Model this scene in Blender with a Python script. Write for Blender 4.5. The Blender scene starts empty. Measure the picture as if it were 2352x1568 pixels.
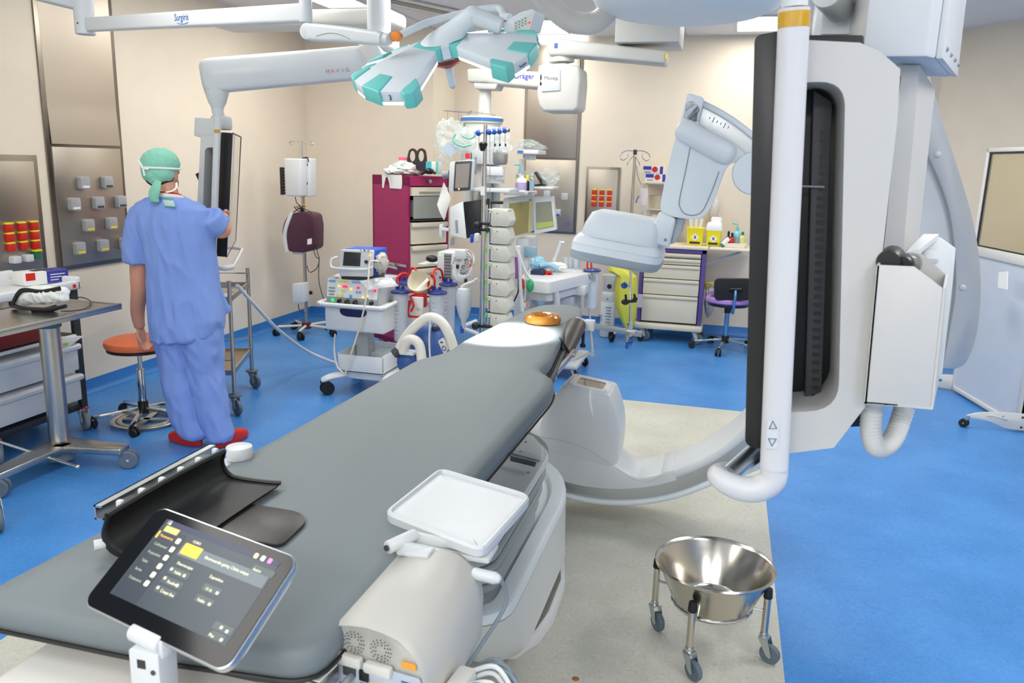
import bpy, bmesh, math, random
from mathutils import Vector, Matrix, Quaternion
random.seed(7)
S = bpy.context.scene; COL = S.collection
PI = math.pi

# ---------------------------------------------------------------- camera
FPX, CX, CY, CH = 1850.0, 1176.0, 784.0, 1.70      # focal length in pixels of a 2352x1568 frame, eye height
RX = Vector((0.96592753, 0.08174839, -0.24556304))
RY = Vector((0.25736672, -0.203238, 0.94469926))
RZ = Vector((0.0273199, -0.97571077, -0.2173525))
cam_d = bpy.data.cameras.new('camera'); cam = bpy.data.objects.new('camera', cam_d); COL.objects.link(cam)
cam_d.sensor_width = 36.0; cam_d.lens = FPX / 2352 * 36.0; cam_d.clip_start = 0.05
cam.matrix_world = Matrix(((RX.x, -RX.y, -RX.z, 0), (RY.x, -RY.y, -RY.z, 0), (RZ.x, -RZ.y, -RZ.z, CH), (0, 0, 0, 1)))
cam_d.dof.use_dof = True; cam_d.dof.focus_distance = 3.0; cam_d.dof.aperture_fstop = 7.0
S.camera = cam
S.view_settings.view_transform = 'Standard'; S.view_settings.look = 'None'
S.view_settings.exposure = 0.0; S.view_settings.gamma = 1.0; S.view_settings.use_curve_mapping = False
S.cycles.use_denoising = True; S.cycles.max_bounces = 8; S.cycles.diffuse_bounces = 5; S.cycles.glossy_bounces = 4; S.cycles.transparent_max_bounces = 12

def P(x, y, X=None, Y=None, Z=None):
    """the point of the room seen at photograph position (x, y) on the plane X=, Y= or Z="""
    c = Vector((x - CX, y - CY, FPX)); r = Vector((RX.dot(c), RY.dot(c), RZ.dot(c)))
    t = (Z - CH) / r.z if Z is not None else (X / r.x if X is not None else Y / r.y)
    return Vector((0, 0, CH)) + r * t
def PP(x, y, c, n):
    q = Vector((x - CX, y - CY, FPX)); r = Vector((RX.dot(q), RY.dot(q), RZ.dot(q)))
    o = Vector((0, 0, CH)); return o + r * ((Vector(c) - o).dot(n) / r.dot(n))

# ---------------------------------------------------------------- world and lights
W = bpy.data.worlds.new('world'); S.world = W; W.use_nodes = True
W.node_tree.nodes['Background'].inputs[0].default_value = (0.9, 0.95, 1, 1)
W.node_tree.nodes['Background'].inputs[1].default_value = 0.3
CEIL = 2.956
def area(x, y, sx, sy, watt, z=CEIL - 0.03, col=(1, 0.97, 0.93)):
    d = bpy.data.lights.new('ceiling_panel_light', 'AREA'); d.shape = 'RECTANGLE'; d.size = sx; d.size_y = sy
    d.energy = watt; d.color = col
    o = bpy.data.objects.new('ceiling_panel_light', d); COL.objects.link(o); o.location = (x, y, z)
    return o
LIGHTS = [(-1.85, 7.85, .36, .75, .85), (0.13, 7.85, .36, .75, .85), (-3.25, 6.45, .38, .5, 1.3),
          (-3.0, 4.9, .6, 1.2, .5), (-2.4, 2.4, .6, 1.2, .5), (-2.4, .4, .6, 1.2, .35), (-1.6, 5.3, .6, 1.2, .9), (1.0, 5.6, .6, 1.2, 1),
          (1.9, 3.4, .6, 1.2, 1), (1.3, 1.2, .6, 1.2, .6), (-.4, -1.8, 1.2, .6, 1.9), (-2.4, -1.8, 1.2, .6, 1.2), (1.8, -1.8, 1.2, .6, 1.5)]  # out-of-view panels are added; those behind the camera serve as soft fill
WATT = 30
for (lx, ly, sx, sy, fac) in LIGHTS:
    area(lx, ly, sx, sy, WATT * fac * (sx * sy / .72) ** .7)

# ---------------------------------------------------------------- materials
def lin(c): return c / 12.92 if c <= .04045 else ((c + .055) / 1.055) ** 2.4
def rgb(h):
    if isinstance(h, str): return tuple(lin(int(h[i:i + 2], 16) / 255) for i in (0, 2, 4)) + (1,)
    return tuple(h) + (1,)
MATS = {}
def mat(name, col, rough=.45, metal=0, spec=.5, bump=0, bscale=60, var=0, vscale=8, trans=0, alpha=1, emit=0, coat=0, aniso=None):
    if name in MATS: return MATS[name]
    m = bpy.data.materials.new(name); m.use_nodes = True; nt = m.node_tree; b = nt.nodes['Principled BSDF']
    c = rgb(col); i = b.inputs
    i['Base Color'].default_value = c; i['Roughness'].default_value = rough; i['Metallic'].default_value = metal
    i['Specular IOR Level'].default_value = spec; i['Transmission Weight'].default_value = trans; i['Alpha'].default_value = alpha
    i['Coat Weight'].default_value = coat
    if emit: i['Emission Color'].default_value = c; i['Emission Strength'].default_value = emit
    tc = nt.nodes.new('ShaderNodeTexCoord')
    nz = nt.nodes.new('ShaderNodeTexNoise'); nz.inputs['Scale'].default_value = vscale; nz.inputs['Detail'].default_value = 4
    mp = nt.nodes.new('ShaderNodeMapping'); nt.links.new(tc.outputs['Object'], mp.inputs[0]); nt.links.new(mp.outputs[0], nz.inputs['Vector'])
    if aniso: mp.inputs['Scale'].default_value = aniso
    if not var: var = .04
    mx = nt.nodes.new('ShaderNodeMix'); mx.data_type = 'RGBA'
    mx.inputs[6].default_value = tuple(v * (1 - var) for v in c[:3]) + (1,); mx.inputs[7].default_value = tuple(min(1, v * (1 + var)) for v in c[:3]) + (1,)
    nt.links.new(nz.outputs['Fac'], mx.inputs[0]); nt.links.new(mx.outputs[2], i['Base Color'])
    if metal or aniso:
        mr = nt.nodes.new('ShaderNodeMapRange'); mr.inputs[3].default_value = max(0, rough - .07); mr.inputs[4].default_value = rough + .07
        nt.links.new(nz.outputs['Fac'], mr.inputs[0]); nt.links.new(mr.outputs[0], i['Roughness'])
    if bump:
        bz = nt.nodes.new('ShaderNodeTexNoise'); bz.inputs['Scale'].default_value = bscale; bz.inputs['Detail'].default_value = 3
        nt.links.new(mp.outputs[0], bz.inputs['Vector'])
        bp = nt.nodes.new('ShaderNodeBump'); bp.inputs['Strength'].default_value = bump; bp.inputs['Distance'].default_value = .01
        nt.links.new(bz.outputs['Fac'], bp.inputs['Height']); nt.links.new(bp.outputs[0], i['Normal'])
    MATS[name] = m; return m
white = mat('white_paint', 'D6D9DA', .35)
cool = mat('cool_white_plastic', 'E0E7EB', .38)
warm = mat('warm_white_plastic', 'D6D4CD', .4)
lgrey = mat('light_grey_plastic', 'C3C7C9', .45)
mgrey = mat('mid_grey_plastic', '8E9396', .5)
dgrey = mat('dark_grey_plastic', '3F4346', .5)
black = mat('black_plastic', '111214', .42)
rubber = mat('black_rubber', '17181A', .6)
greyrub = mat('grey_rubber_tyre', '5E6C78', .55)
steel = mat('brushed_steel', 'BFBBB4', .3, 1, var=.04, vscale=20)
panelsteel = mat('satin_steel_sheet', 'BDB4A6', .38, 1, var=.02, vscale=3, aniso=(1, 1, .3))
chrome = mat('polished_chrome', 'D2D2D0', .1, 1)
alu = mat('brushed_aluminium', 'C6CACC', .32, 1)
teal = mat('teal_plastic', '6CCEC7', .45)
orange = mat('orange_plastic', 'FF8A1E', .4)
red = mat('red_plastic', 'CE2217', .4)
yellow = mat('yellow_plastic', 'F3DC28', .45)
blue = mat('blue_plastic', '1E4FA8', .4)
navy = mat('navy_blue_plastic', '22357C', .38)
cream = mat('cream_laminate', 'E3D9C3', .45)
skin = mat('skin', 'C98F76', .5, var=.1, vscale=14)
clear = mat('clear_plastic', 'EEF2F4', .12, trans=.85, spec=.4)
film = mat('crumpled_clear_film', 'E0EEEC', .15, alpha=.24, spec=1.0, bump=.6, bscale=40)
paper = mat('white_paper', 'F0F0EC', .6)
ink = mat('dark_ink', '2A2C30', .5)
greyink = mat('grey_ink', '6B7076', .5)
blueink = mat('blue_ink', '2C5FA0', .5)

# ---------------------------------------------------------------- mesh builder
def frame(z, x=None):
    z = Vector(z).normalized()
    x = Vector(x) if x is not None else (Vector((1, 0, 0)) if abs(z.x) < .9 else Vector((0, 1, 0)))
    x = (x - z * x.dot(z)).normalized(); y = z.cross(x)
    return Matrix(((x.x, y.x, z.x), (x.y, y.y, z.y), (x.z, y.z, z.z)))
def TM(loc=(0, 0, 0), rz=0, rx=0, ry=0):
    return Matrix.Translation(loc) @ Matrix.Rotation(rz, 4, 'Z') @ Matrix.Rotation(ry, 4, 'Y') @ Matrix.Rotation(rx, 4, 'X')
def catmull(p, res=6, closed=False):
    p = [Vector(q) for q in p]; n = len(p)
    if n < 3: return p
    out = []
    for i in range(n if closed else n - 1):
        g = (lambda k: p[k % n]) if closed else (lambda k: p[max(0, min(n - 1, k))])
        a, b, c, d = g(i - 1), g(i), g(i + 1), g(i + 2)
        for s in range(res):
            t = s / res
            out.append(.5 * (2 * b + (c - a) * t + (2 * a - 5 * b + 4 * c - d) * t * t + (3 * b - a - 3 * c + d) * t ** 3))
    if not closed: out.append(p[-1])
    return out
MW = {}
class MB:
    def __init__(s): s.bm = bmesh.new()
    def _in(s, b, M=None):
        if M is not None: b.transform(M)
        me = bpy.data.meshes.new('x'); b.to_mesh(me); b.free(); s.bm.from_mesh(me); bpy.data.meshes.remove(me); return s
    def box(s, c, d, bev=0, seg=2, M=None):
        b = bmesh.new(); bmesh.ops.create_cube(b, size=1); b.transform(Matrix.Translation(c) @ Matrix.Diagonal((*d, 1)))
        if bev: bmesh.ops.bevel(b, geom=b.edges[:], offset=min(bev, min(d) * .49), segments=seg, profile=.5, affect='EDGES')
        return s._in(b, M)
    def lohi(s, a, b, bev=0, seg=2, M=None):
        a, b = Vector(a), Vector(b); return s.box((a + b) / 2, [abs(v) for v in (b - a)], bev, seg, M)
    def loft(s, rings, cap=True, closed=False, M=None):
        b = bmesh.new(); R = [[b.verts.new(Vector(p)) for p in r] for r in rings]; n = len(R[0])
        for i in range(len(R) if closed else len(R) - 1):
            A, B = R[i], R[(i + 1) % len(R)]
            for k in range(n): b.faces.new((A[k], A[(k + 1) % n], B[(k + 1) % n], B[k]))
        if cap and not closed:
            b.faces.new(R[0][::-1]); b.faces.new(R[-1])
        bmesh.ops.recalc_face_normals(b, faces=b.faces); return s._in(b, M)
    def lathe(s, prof, c=(0, 0, 0), z=(0, 0, 1), n=28, M=None):
        F = frame(z); c = Vector(c)
        return s.loft([[c + F @ Vector((max(r, 1e-4) * math.cos(2 * PI * k / n), max(r, 1e-4) * math.sin(2 * PI * k / n), h)) for k in range(n)] for r, h in prof], M=M)
    def cyl(s, a, b, r, r2=None, n=20, bev=0):
        a, b = Vector(a), Vector(b); L = (b - a).length; r2 = r if r2 is None else r2
        pr = [(r, 0), (r2, L)] if not bev else [(r - bev, 0), (r - bev * .3, bev * .3), (r, bev), (r2, L - bev), (r2 - bev * .3, L - bev * .3), (r2 - bev, L)]
        return s.lathe(pr, a, b - a, n)
    def tube(s, pts, r, n=10, res=6, closed=False, sm=True, ribs=0, flat=1):
        p = catmull(pts, res, closed) if sm else [Vector(q) for q in pts]
        N = len(p); R = []; t0 = None; F = None
        for i in range(N):
            t = (p[(i + 1) % N] - p[i - 1]) if closed else (p[min(N - 1, i + 1)] - p[max(0, i - 1)])
            if t.length < 1e-9: t = t0 or Vector((0, 0, 1))
            t.normalize()
            if F is None: F = frame(t)
            else: F = t0.rotation_difference(t).to_matrix() @ F
            t0 = t; rr = r
            if isinstance(r, (list, tuple)):
                q_ = i / max(1, N - 1) * (len(r) - 1); k_ = min(len(r) - 2, int(q_)); rr = r[k_] + (r[k_ + 1] - r[k_]) * (q_ - k_)
            if ribs: rr *= 1 + ribs * (i % 2)
            R.append([p[i] + F @ Vector((rr * math.cos(2 * PI * k / n), flat * rr * math.sin(2 * PI * k / n), 0)) for k in range(n)])
        return s.loft(R, closed=closed)
    def hose(s, pts, r, n=14, pitch=.012, amp=.08):
        p = catmull(pts, 24); L = [0]
        for i in range(1, len(p)): L.append(L[-1] + (p[i] - p[i - 1]).length)
        m = max(8, int(L[-1] / (pitch / 2))); q = []; j = 0
        for k in range(m + 1):
            d = L[-1] * k / m
            while j < len(L) - 2 and L[j + 1] < d: j += 1
            q.append(p[j].lerp(p[j + 1], (d - L[j]) / max(1e-9, L[j + 1] - L[j])))
        return s.tube(q, r, n, sm=False, ribs=amp)
    def prism(s, pts, h, M=None, bev=0, seg=2):
        b = bmesh.new(); V = [b.verts.new((*Vector(q).to_2d(), 0)) for q in pts]; f = b.faces.new(V)
        if f.normal.z > 0 or f.calc_area() == 0: pass
        f.normal_update()
        if f.normal.z > 0: f.normal_flip()
        ex = bmesh.ops.extrude_face_region(b, geom=[f]); bmesh.ops.translate(b, vec=(0, 0, h), verts=[v for v in ex['geom'] if isinstance(v, bmesh.types.BMVert)])
        bmesh.ops.recalc_face_normals(b, faces=b.faces)
        if bev: bmesh.ops.bevel(b, geom=b.edges[:], offset=bev, segments=seg, profile=.5, affect='EDGES', clamp_overlap=True)
        return s._in(b, M)
    def slab(s, pts, vec, bev=0, seg=2):
        """closed outline of 3-D points in one plane, given thickness along vec"""
        pts = [Vector(p) for p in pts]; vec = Vector(vec); b = bmesh.new()
        f = b.faces.new([b.verts.new(p) for p in pts]); ex = bmesh.ops.extrude_face_region(b, geom=[f])
        bmesh.ops.translate(b, vec=vec, verts=[v for v in ex['geom'] if isinstance(v, bmesh.types.BMVert)])
        bmesh.ops.recalc_face_normals(b, faces=b.faces)
        if bev: bmesh.ops.bevel(b, geom=b.edges[:], offset=bev, segments=seg, profile=.5, affect='EDGES', clamp_overlap=True)
        return s._in(b)
    def sph(s, c, r, M=None, seg=20):
        b = bmesh.new(); bmesh.ops.create_uvsphere(b, u_segments=seg, v_segments=max(8, seg // 2), radius=1)
        if not isinstance(r, (tuple, list)): r = (r, r, r)
        b.transform((M or Matrix.Identity(4)) @ Matrix.Translation(c) @ Matrix.Diagonal((*r, 1))); return s._in(b)
    def blob(s, c, r, seed=0, amp=.25, sub=3, fr=3, M=None):
        """a crumpled soft lump"""
        from mathutils import noise
        b = bmesh.new(); bmesh.ops.create_icosphere(b, subdivisions=sub, radius=1); o = Vector((seed * 7.3, seed * 3.1, seed))
        for v in b.verts:
            d = v.co.normalized(); k = 1 + amp * (noise.noise(d * fr + o) + .6 * noise.noise(d * fr * 2.7 + o))
            v.co = Vector((d.x * r[0], d.y * r[1], d.z * r[2])) * k + (Vector(c) if M is None else Vector(c))
        return s._in(b, M)
    def sheet(s, o, u, v, nu=10, nv=10, fn=None, th=.001):
        o, u, v = Vector(o), Vector(u), Vector(v); n = u.cross(v).normalized(); b = bmesh.new()
        g = [[o + u * (i / nu) + v * (j / nv) + n * (fn(i / nu, j / nv) if fn else 0) for j in range(nv + 1)] for i in range(nu + 1)]
        A = [[b.verts.new(p + n * th / 2) for p in r] for r in g]; B = [[b.verts.new(p - n * th / 2) for p in r] for r in g]
        for i in range(nu):
            for j in range(nv):
                b.faces.new((A[i][j], A[i + 1][j], A[i + 1][j + 1], A[i][j + 1])); b.faces.new((B[i][j], B[i][j + 1], B[i + 1][j + 1], B[i + 1][j]))
        for i in range(nu):
            b.faces.new((A[i][0], B[i][0], B[i + 1][0], A[i + 1][0])); b.faces.new((A[i][nv], A[i + 1][nv], B[i + 1][nv], B[i][nv]))
        for j in range(nv):
            b.faces.new((A[0][j], A[0][j + 1], B[0][j + 1], B[0][j])); b.faces.new((A[nu][j], B[nu][j], B[nu][j + 1], A[nu][j + 1]))
        bmesh.ops.recalc_face_normals(b, faces=b.faces); return s._in(b)
    def build(s, name, m, parent=None, w=True, sharp=38):
        """w: the coordinates are the room's; otherwise they are the parent thing's own"""
        me = bpy.data.meshes.new(name)
        if parent is not None and w: s.bm.transform(MW[parent.name].inverted())
        s.bm.to_mesh(me); s.bm.free(); o = bpy.data.objects.new(name, me); COL.objects.link(o)
        me.materials.append(m)
        for p in me.polygons: p.use_smooth = True
        me.set_sharp_from_angle(angle=math.radians(sharp))
        if parent is not None: o.parent = parent; MW[o.name] = MW[parent.name]
        else: MW[o.name] = Matrix.Identity(4)
        return o
def thing(name, label, cat, loc=(0, 0, 0), rz=0, group=None):
    o = bpy.data.objects.new(name, None); COL.objects.link(o); o.location = loc; o.rotation_euler = (0, 0, rz)
    o.empty_display_size = .05; o['label'] = label; o['category'] = cat
    if group: o['group'] = group
    MW[o.name] = Matrix.Translation(loc) @ Matrix.Rotation(rz, 4, 'Z'); return o
def tag(o, label, cat, group=None):
    o['label'] = label; o['category'] = cat
    if group: o['group'] = group
    return o
def lab(o, l): o['label'] = l; return o
def struct(o): o['kind'] = 'structure'; return o
def dup(root, loc, rz, label=None, group=None):
    r = root.copy(); COL.objects.link(r); r.location = loc; r.rotation_euler = (0, 0, rz); MW[r.name] = Matrix.Translation(loc) @ Matrix.Rotation(rz, 4, 'Z')
    if label: r['label'] = label
    if group: r['group'] = group
    for ch in list(root.children):
        c = ch.copy(); COL.objects.link(c); c.parent = r; MW[c.name] = MW[r.name]
        for g in list(ch.children):
            d = g.copy(); COL.objects.link(d); d.parent = c; MW[d.name] = MW[r.name]
    return r
def text(name, body, origin, xdir, up, size, m, parent=None, align='CENTER', ext=.0006, shear=0):
    """lettering on a surface: baseline origin, reading direction, up direction"""
    d = bpy.data.curves.new(name, 'FONT'); d.body = body; d.size = size; d.extrude = ext; d.align_x = align; d.shear = shear
    q = bpy.data.objects.new('x', d); me = bpy.data.meshes.new_from_object(q); bpy.data.objects.remove(q); bpy.data.curves.remove(d)
    me.name = name; me.materials.clear(); me.materials.append(m); o = bpy.data.objects.new(name, me); COL.objects.link(o)
    x = Vector(xdir).normalized(); y = Vector(up); y = (y - x * y.dot(x)).normalized(); z = x.cross(y); p = Vector(origin)
    M = Matrix(((x.x, y.x, z.x, p.x), (x.y, y.y, z.y, p.y), (x.z, y.z, z.z, p.z), (0, 0, 0, 1)))
    if parent is not None: o.parent = parent; M = MW[parent.name].inverted() @ M
    o.matrix_local = M; return o
def rrect(w, h, r, n=5, cx=0, cy=0):
    out = []
    for qx, qy, a0 in ((1, 1, 0), (-1, 1, 90), (-1, -1, 180), (1, -1, 270)):
        for k in range(n + 1):
            a = math.radians(a0 + 90 * k / n); out.append((cx + qx * (w / 2 - r) + r * math.cos(a), cy + qy * (h / 2 - r) + r * math.sin(a)))
    return out
def rpoly(pts, r, n=4):
    """round the corners of a polygon of 2-D or 3-D points"""
    pts = [Vector(p) for p in pts]; out = []; N = len(pts)
    for i in range(N):
        a, b, c = pts[i - 1], pts[i], pts[(i + 1) % N]; u, v = a - b, c - b
        rr = r[i] if isinstance(r, (list, tuple)) else r
        if rr <= 0: out.append(b); continue
        q = min(rr, u.length * .48, v.length * .48); p0, p1 = b + u.normalized() * q, b + v.normalized() * q
        for k in range(n + 1):
            t = k / n; out.append(p0 * (1 - t) ** 2 + b * 2 * t * (1 - t) + p1 * t * t)
    return out
def caster(parent, top, r=.04, ang=0, forkm=None, wheelm=None, twin=False, w=.022, brake=None, lean=.6, hubm=None):
    """swivel caster under point top (room coordinates); its wheel touches the floor r below the axle"""
    forkm = forkm or lgrey; wheelm = wheelm or greyrub; top = Vector(top); d = Vector((math.cos(ang), math.sin(ang), 0)); s = Vector((-d.y, d.x, 0))
    ax = Vector((top.x, top.y, 0)) + d * r * lean; ax.z = r; b = MB()
    b.cyl(top - Vector((0, 0, .005)), top + Vector((0, 0, .012)), r * .42); zt = top.z - .006
    gap = w * .62 + .003
    for k in (-1, 1):
        o = s * (k * gap); q = Vector((top.x, top.y, zt)) + o
        b.slab([q - d * r * .4, q + d * r * .55, ax + o + d * r * .3, ax + o + d * r * .1 - Vector((0, 0, r * .25)), ax + o - d * r * .25], s * .003 * k)
    b.slab([Vector((top.x, top.y, zt)) + d * r * a + s * k * gap for a, k in ((-.4, -1), (.55, -1), (.55, 1), (-.4, 1))], (0, 0, .005))
    f = b.build('caster_fork', forkm, parent)
    offs = (-w * .6 - .004, w * .6 + .004) if twin else (0,)
    wb = MB(); hb = MB()
    for k in offs:
        c = ax + s * k; h = w / 2 * (.8 if twin else 1)
        wb.lathe([(r * .55, -h), (r * .9, -h), (r, -h * .6), (r, h * .6), (r * .9, h), (r * .55, h)], c, s, 24)
        hb.lathe([(.001, -h * .9), (r * .56, -h * .9), (r * .56, h * .9), (.001, h * .9)], c, s, 18); hb.cyl(c - s * h * 1.15, c + s * h * 1.15, r * .14)
    wb.build('wheel', wheelm, f); hb.build('wheel_hub', hubm or lgrey, f)
    if brake:
        q = Vector((top.x, top.y, zt)) + d * r * .7
        MB().box((0, 0, 0), (r * 1.1, r * .7, .01), .003, M=TM(q, ang, 0, -.25)).build('brake_pedal', brake, f)
    return f

def fuse(mb, voxel, smooth=4, wr=0, wf=(16, 16, 4), seed=0):
    """one continuous surface grown round overlapping pieces, with optional cloth folds"""
    from mathutils import noise
    me = bpy.data.meshes.new('x'); mb.bm.to_mesh(me); mb.bm.free(); o = bpy.data.objects.new('x', me); COL.objects.link(o)
    r = o.modifiers.new('r', 'REMESH'); r.mode = 'VOXEL'; r.voxel_size = voxel
    q = o.modifiers.new('s', 'SMOOTH'); q.factor = .5; q.iterations = smooth
    bpy.context.view_layer.update(); out = bpy.data.meshes.new_from_object(o.evaluated_get(bpy.context.evaluated_depsgraph_get()))
    bpy.data.objects.remove(o); bpy.data.meshes.remove(me)
    n = MB(); n.bm.from_mesh(out); bpy.data.meshes.remove(out)
    if wr:
        n.bm.normal_update()
        for v in n.bm.verts:
            c = v.co; p = Vector((c.x * wf[0] + seed, c.y * wf[1] + c.z * 3, c.z * wf[2] + c.x * 5)); k = noise.noise(p); k2 = noise.noise(p * 2.3)
            v.co += v.normal * wr * (1 - 2.2 * abs(k) + .5 * k2)
    return n

# ---------------------------------------------------------------- the room
def wallmat():
    m = mat('beige_wall_vinyl', 'E6DAC6', .6, spec=.25, var=.05, vscale=5); nt = m.node_tree
    b = nt.nodes['Principled BSDF']; tc = nt.nodes['Texture Coordinate']
    mp = nt.nodes.new('ShaderNodeMapping'); mp.inputs['Scale'].default_value = (260, 260, 9); nt.links.new(tc.outputs['Object'], mp.inputs[0])
    n = nt.nodes.new('ShaderNodeTexNoise'); n.inputs['Scale'].default_value = 1; nt.links.new(mp.outputs[0], n.inputs['Vector'])
    bp = nt.nodes.new('ShaderNodeBump'); bp.inputs['Strength'].default_value = .12; bp.inputs['Distance'].default_value = .004
    nt.links.new(n.outputs['Fac'], bp.inputs['Height']); nt.links.new(bp.outputs[0], b.inputs['Normal']); return m
def vinyl(name, a, c, rough, streak):
    m = mat(name, a, rough, spec=.4); nt = m.node_tree; b = nt.nodes['Principled BSDF']; tc = nt.nodes['Texture Coordinate']
    n1 = nt.nodes.new('ShaderNodeTexNoise'); n1.inputs['Scale'].default_value = 2.5; n1.inputs['Detail'].default_value = 6
    n2 = nt.nodes.new('ShaderNodeTexNoise'); n2.inputs['Scale'].default_value = 34; n2.inputs['Detail'].default_value = 5; n2.inputs['Distortion'].default_value = 2.5
    for n in (n1, n2): nt.links.new(tc.outputs['Object'], n.inputs['Vector'])
    ad = nt.nodes.new('ShaderNodeMath'); ad.operation = 'ADD'; ml = nt.nodes.new('ShaderNodeMath'); ml.operation = 'MULTIPLY'; ml.inputs[1].default_value = .5
    nt.links.new(n1.outputs['Fac'], ad.inputs[0]); nt.links.new(n2.outputs['Fac'], ad.inputs[1]); nt.links.new(ad.outputs[0], ml.inputs[0])
    cr = nt.nodes.new('ShaderNodeValToRGB'); e = cr.color_ramp.elements; e[0].position = .35; e[1].position = .65; e[0].color = rgb(a); e[1].color = rgb(c)
    nt.links.new(ml.outputs[0], cr.inputs[0])
    # thin meandering scuff lines
    w = nt.nodes.new('ShaderNodeTexNoise'); w.inputs['Scale'].default_value = 7; w.inputs['Detail'].default_value = 1; w.inputs['Distortion'].default_value = 5
    nt.links.new(tc.outputs['Object'], w.inputs['Vector'])
    sb = nt.nodes.new('ShaderNodeMath'); sb.operation = 'SUBTRACT'; sb.inputs[1].default_value = .5; nt.links.new(w.outputs['Fac'], sb.inputs[0])
    ab = nt.nodes.new('ShaderNodeMath'); ab.operation = 'ABSOLUTE'; nt.links.new(sb.outputs[0], ab.inputs[0])
    lt = nt.nodes.new('ShaderNodeMath'); lt.operation = 'LESS_THAN'; lt.inputs[1].default_value = .004; nt.links.new(ab.outputs[0], lt.inputs[0])
    mk = nt.nodes.new('ShaderNodeMath'); mk.operation = 'MULTIPLY'; mk.inputs[1].default_value = streak[1]; nt.links.new(lt.outputs[0], mk.inputs[0])
    mx = nt.nodes.new('ShaderNodeMix'); mx.data_type = 'RGBA'; mx.inputs[7].default_value = rgb(streak[0])
    nt.links.new(mk.outputs[0], mx.inputs[0]); nt.links.new(cr.outputs[0], mx.inputs[6]); nt.links.new(mx.outputs[2], b.inputs['Base Color']); return m
wallm = wallmat()
bluefloor = vinyl('blue_marbled_vinyl', '3578BC', '4C90D2', .36, ('2C66A8', .3))
greyfloor = vinyl('grey_marbled_vinyl', 'B0B0A4', 'C8C7BC', .4, ('7A6E5C', .45))
coving = mat('blue_coved_vinyl', '3479BE', .4)
ceilm = mat('white_ceiling_paint', 'E4E4E4', .6)
LX, YB1, YB2, XS = -4.32, 7.85, 8.5, -2.92
A0, A1 = Vector((1.8, 8.5, 0)), Vector((4.0, 5.36, 0))
def wall(name, a, b, th=.12):
    a, b = Vector((*a, 0)), Vector((*b, 0)); d = (b - a).normalized(); n = Vector((d.y, -d.x, 0))   # thickness goes to the outside
    return struct(MB().slab([a, b, b + Vector((0, 0, CEIL)), a + Vector((0, 0, CEIL))], n * -th).build(name, wallm))
struct(MB().lohi((LX - .2, -2.7, -.1), (4.2, 8.7, 0)).build('floor', bluefloor))
struct(MB().lohi((-2.36, -2.4, -.02), (.318, 5.772, .002)).build('floor_inlay', greyfloor))
struct(MB().lohi((LX - .2, -2.7, CEIL), (4.2, 8.7, CEIL + .1)).build('ceiling', ceilm))
wall('wall_left', (LX, -2.5), (LX, YB1))
wall('wall_back_left', (LX, YB1), (XS, YB1))
wall('wall_back_step', (XS, YB1 + .12), (XS, YB2))
wall('wall_back', (XS, YB2), (A0.x, YB2))
wall('wall_back_right', A0.to_2d(), A1.to_2d())
wall('wall_right', A1.to_2d(), (4.0, -2.5))
wall('wall_front', (4.0, -2.5), (LX, -2.5)).data.materials[0] = white
def skirting(name, a, b):
    a, b = Vector((*a, 0)), Vector((*b, 0)); d = (b - a).normalized(); n = Vector((d.y, -d.x, 0)); m = MB()
    prof = [(0, 0), (.045, 0), (.028, .004), (.014, .016), (.007, .034), (.005, .1), (0, .1)]
    m.loft([[q + n * u + Vector((0, 0, v + .001)) for u, v in prof] for q in (a, b)]); return struct(m.build(name, coving))
skirting('baseboard_left', (LX, -2.5), (LX, YB1)); skirting('baseboard_back_left', (LX, YB1), (XS, YB1)); skirting('baseboard_back_step', (XS, YB1), (XS, YB2))
skirting('baseboard_back', (XS, YB2), (A0.x, YB2)); skirting('baseboard_back_right', A0.to_2d(), A1.to_2d()); skirting('baseboard_right', A1.to_2d(), (4.0, -2.5))
# ceiling seams
for k, x in enumerate((-2.95, -.55, .75, 2.6)):
    struct(MB().lohi((x, -2.5, CEIL - .004), (x + .03, 8.5, CEIL + .01)).build('trim_%d' % (k + 1), lgrey))
lampglow = mat('lit_light_panel', 'FFFDF8', .5, emit=4.5)
where = ['beyond the surgical lamp', 'behind the large monitor frame', 'above the upper lamp arm']
for k, (lx, ly, sx, sy, fac) in enumerate(LIGHTS):
    vis = k < 3
    t = thing('ceiling_light', ('lit white recessed ceiling light panel ' + where[k]) if vis else 'white ceiling light panel added out of the picture to light the room', 'ceiling light', (lx, ly, CEIL), group=None if vis else 'added ceiling lights out of the picture')
    f = MB()
    for a, b_, c, d in ((-1, 0, 0, 1), (1, 0, 0, 1), (0, -1, 1, 0), (0, 1, 1, 0)):
        f.box((lx + a * (sx / 2 + .012), ly + b_ * (sy / 2 + .012), CEIL - .006), (.024 if d else sx + .048, .024 if c else sy + .048, .016), .003)
    f.build('frame', white, t); MB().box((lx, ly, CEIL - .004), (sx, sy, .006)).build('diffuser', lampglow, t)
# aluminium rails on the ceiling
t = thing('ceiling_rail', 'grey metal ceiling rail running diagonally above the surgical lamp', 'rail', (-2.55, 6.8, CEIL))
a, b_ = Vector((-2.95, 6.05, CEIL - .02)), Vector((-2.2, 7.6, CEIL - .02)); d = (b_ - a).normalized(); n = Vector((d.y, -d.x, 0))
for k, nm in ((-.11, 'rail'), (0, 'rail'), (.11, 'rail')):
    MB().slab([a + n * (k - .04), a + n * (k + .04), b_ + n * (k + .04), b_ + n * (k - .04)], (0, 0, .02), .004).build(nm, alu if k else mgrey, t)

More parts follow.
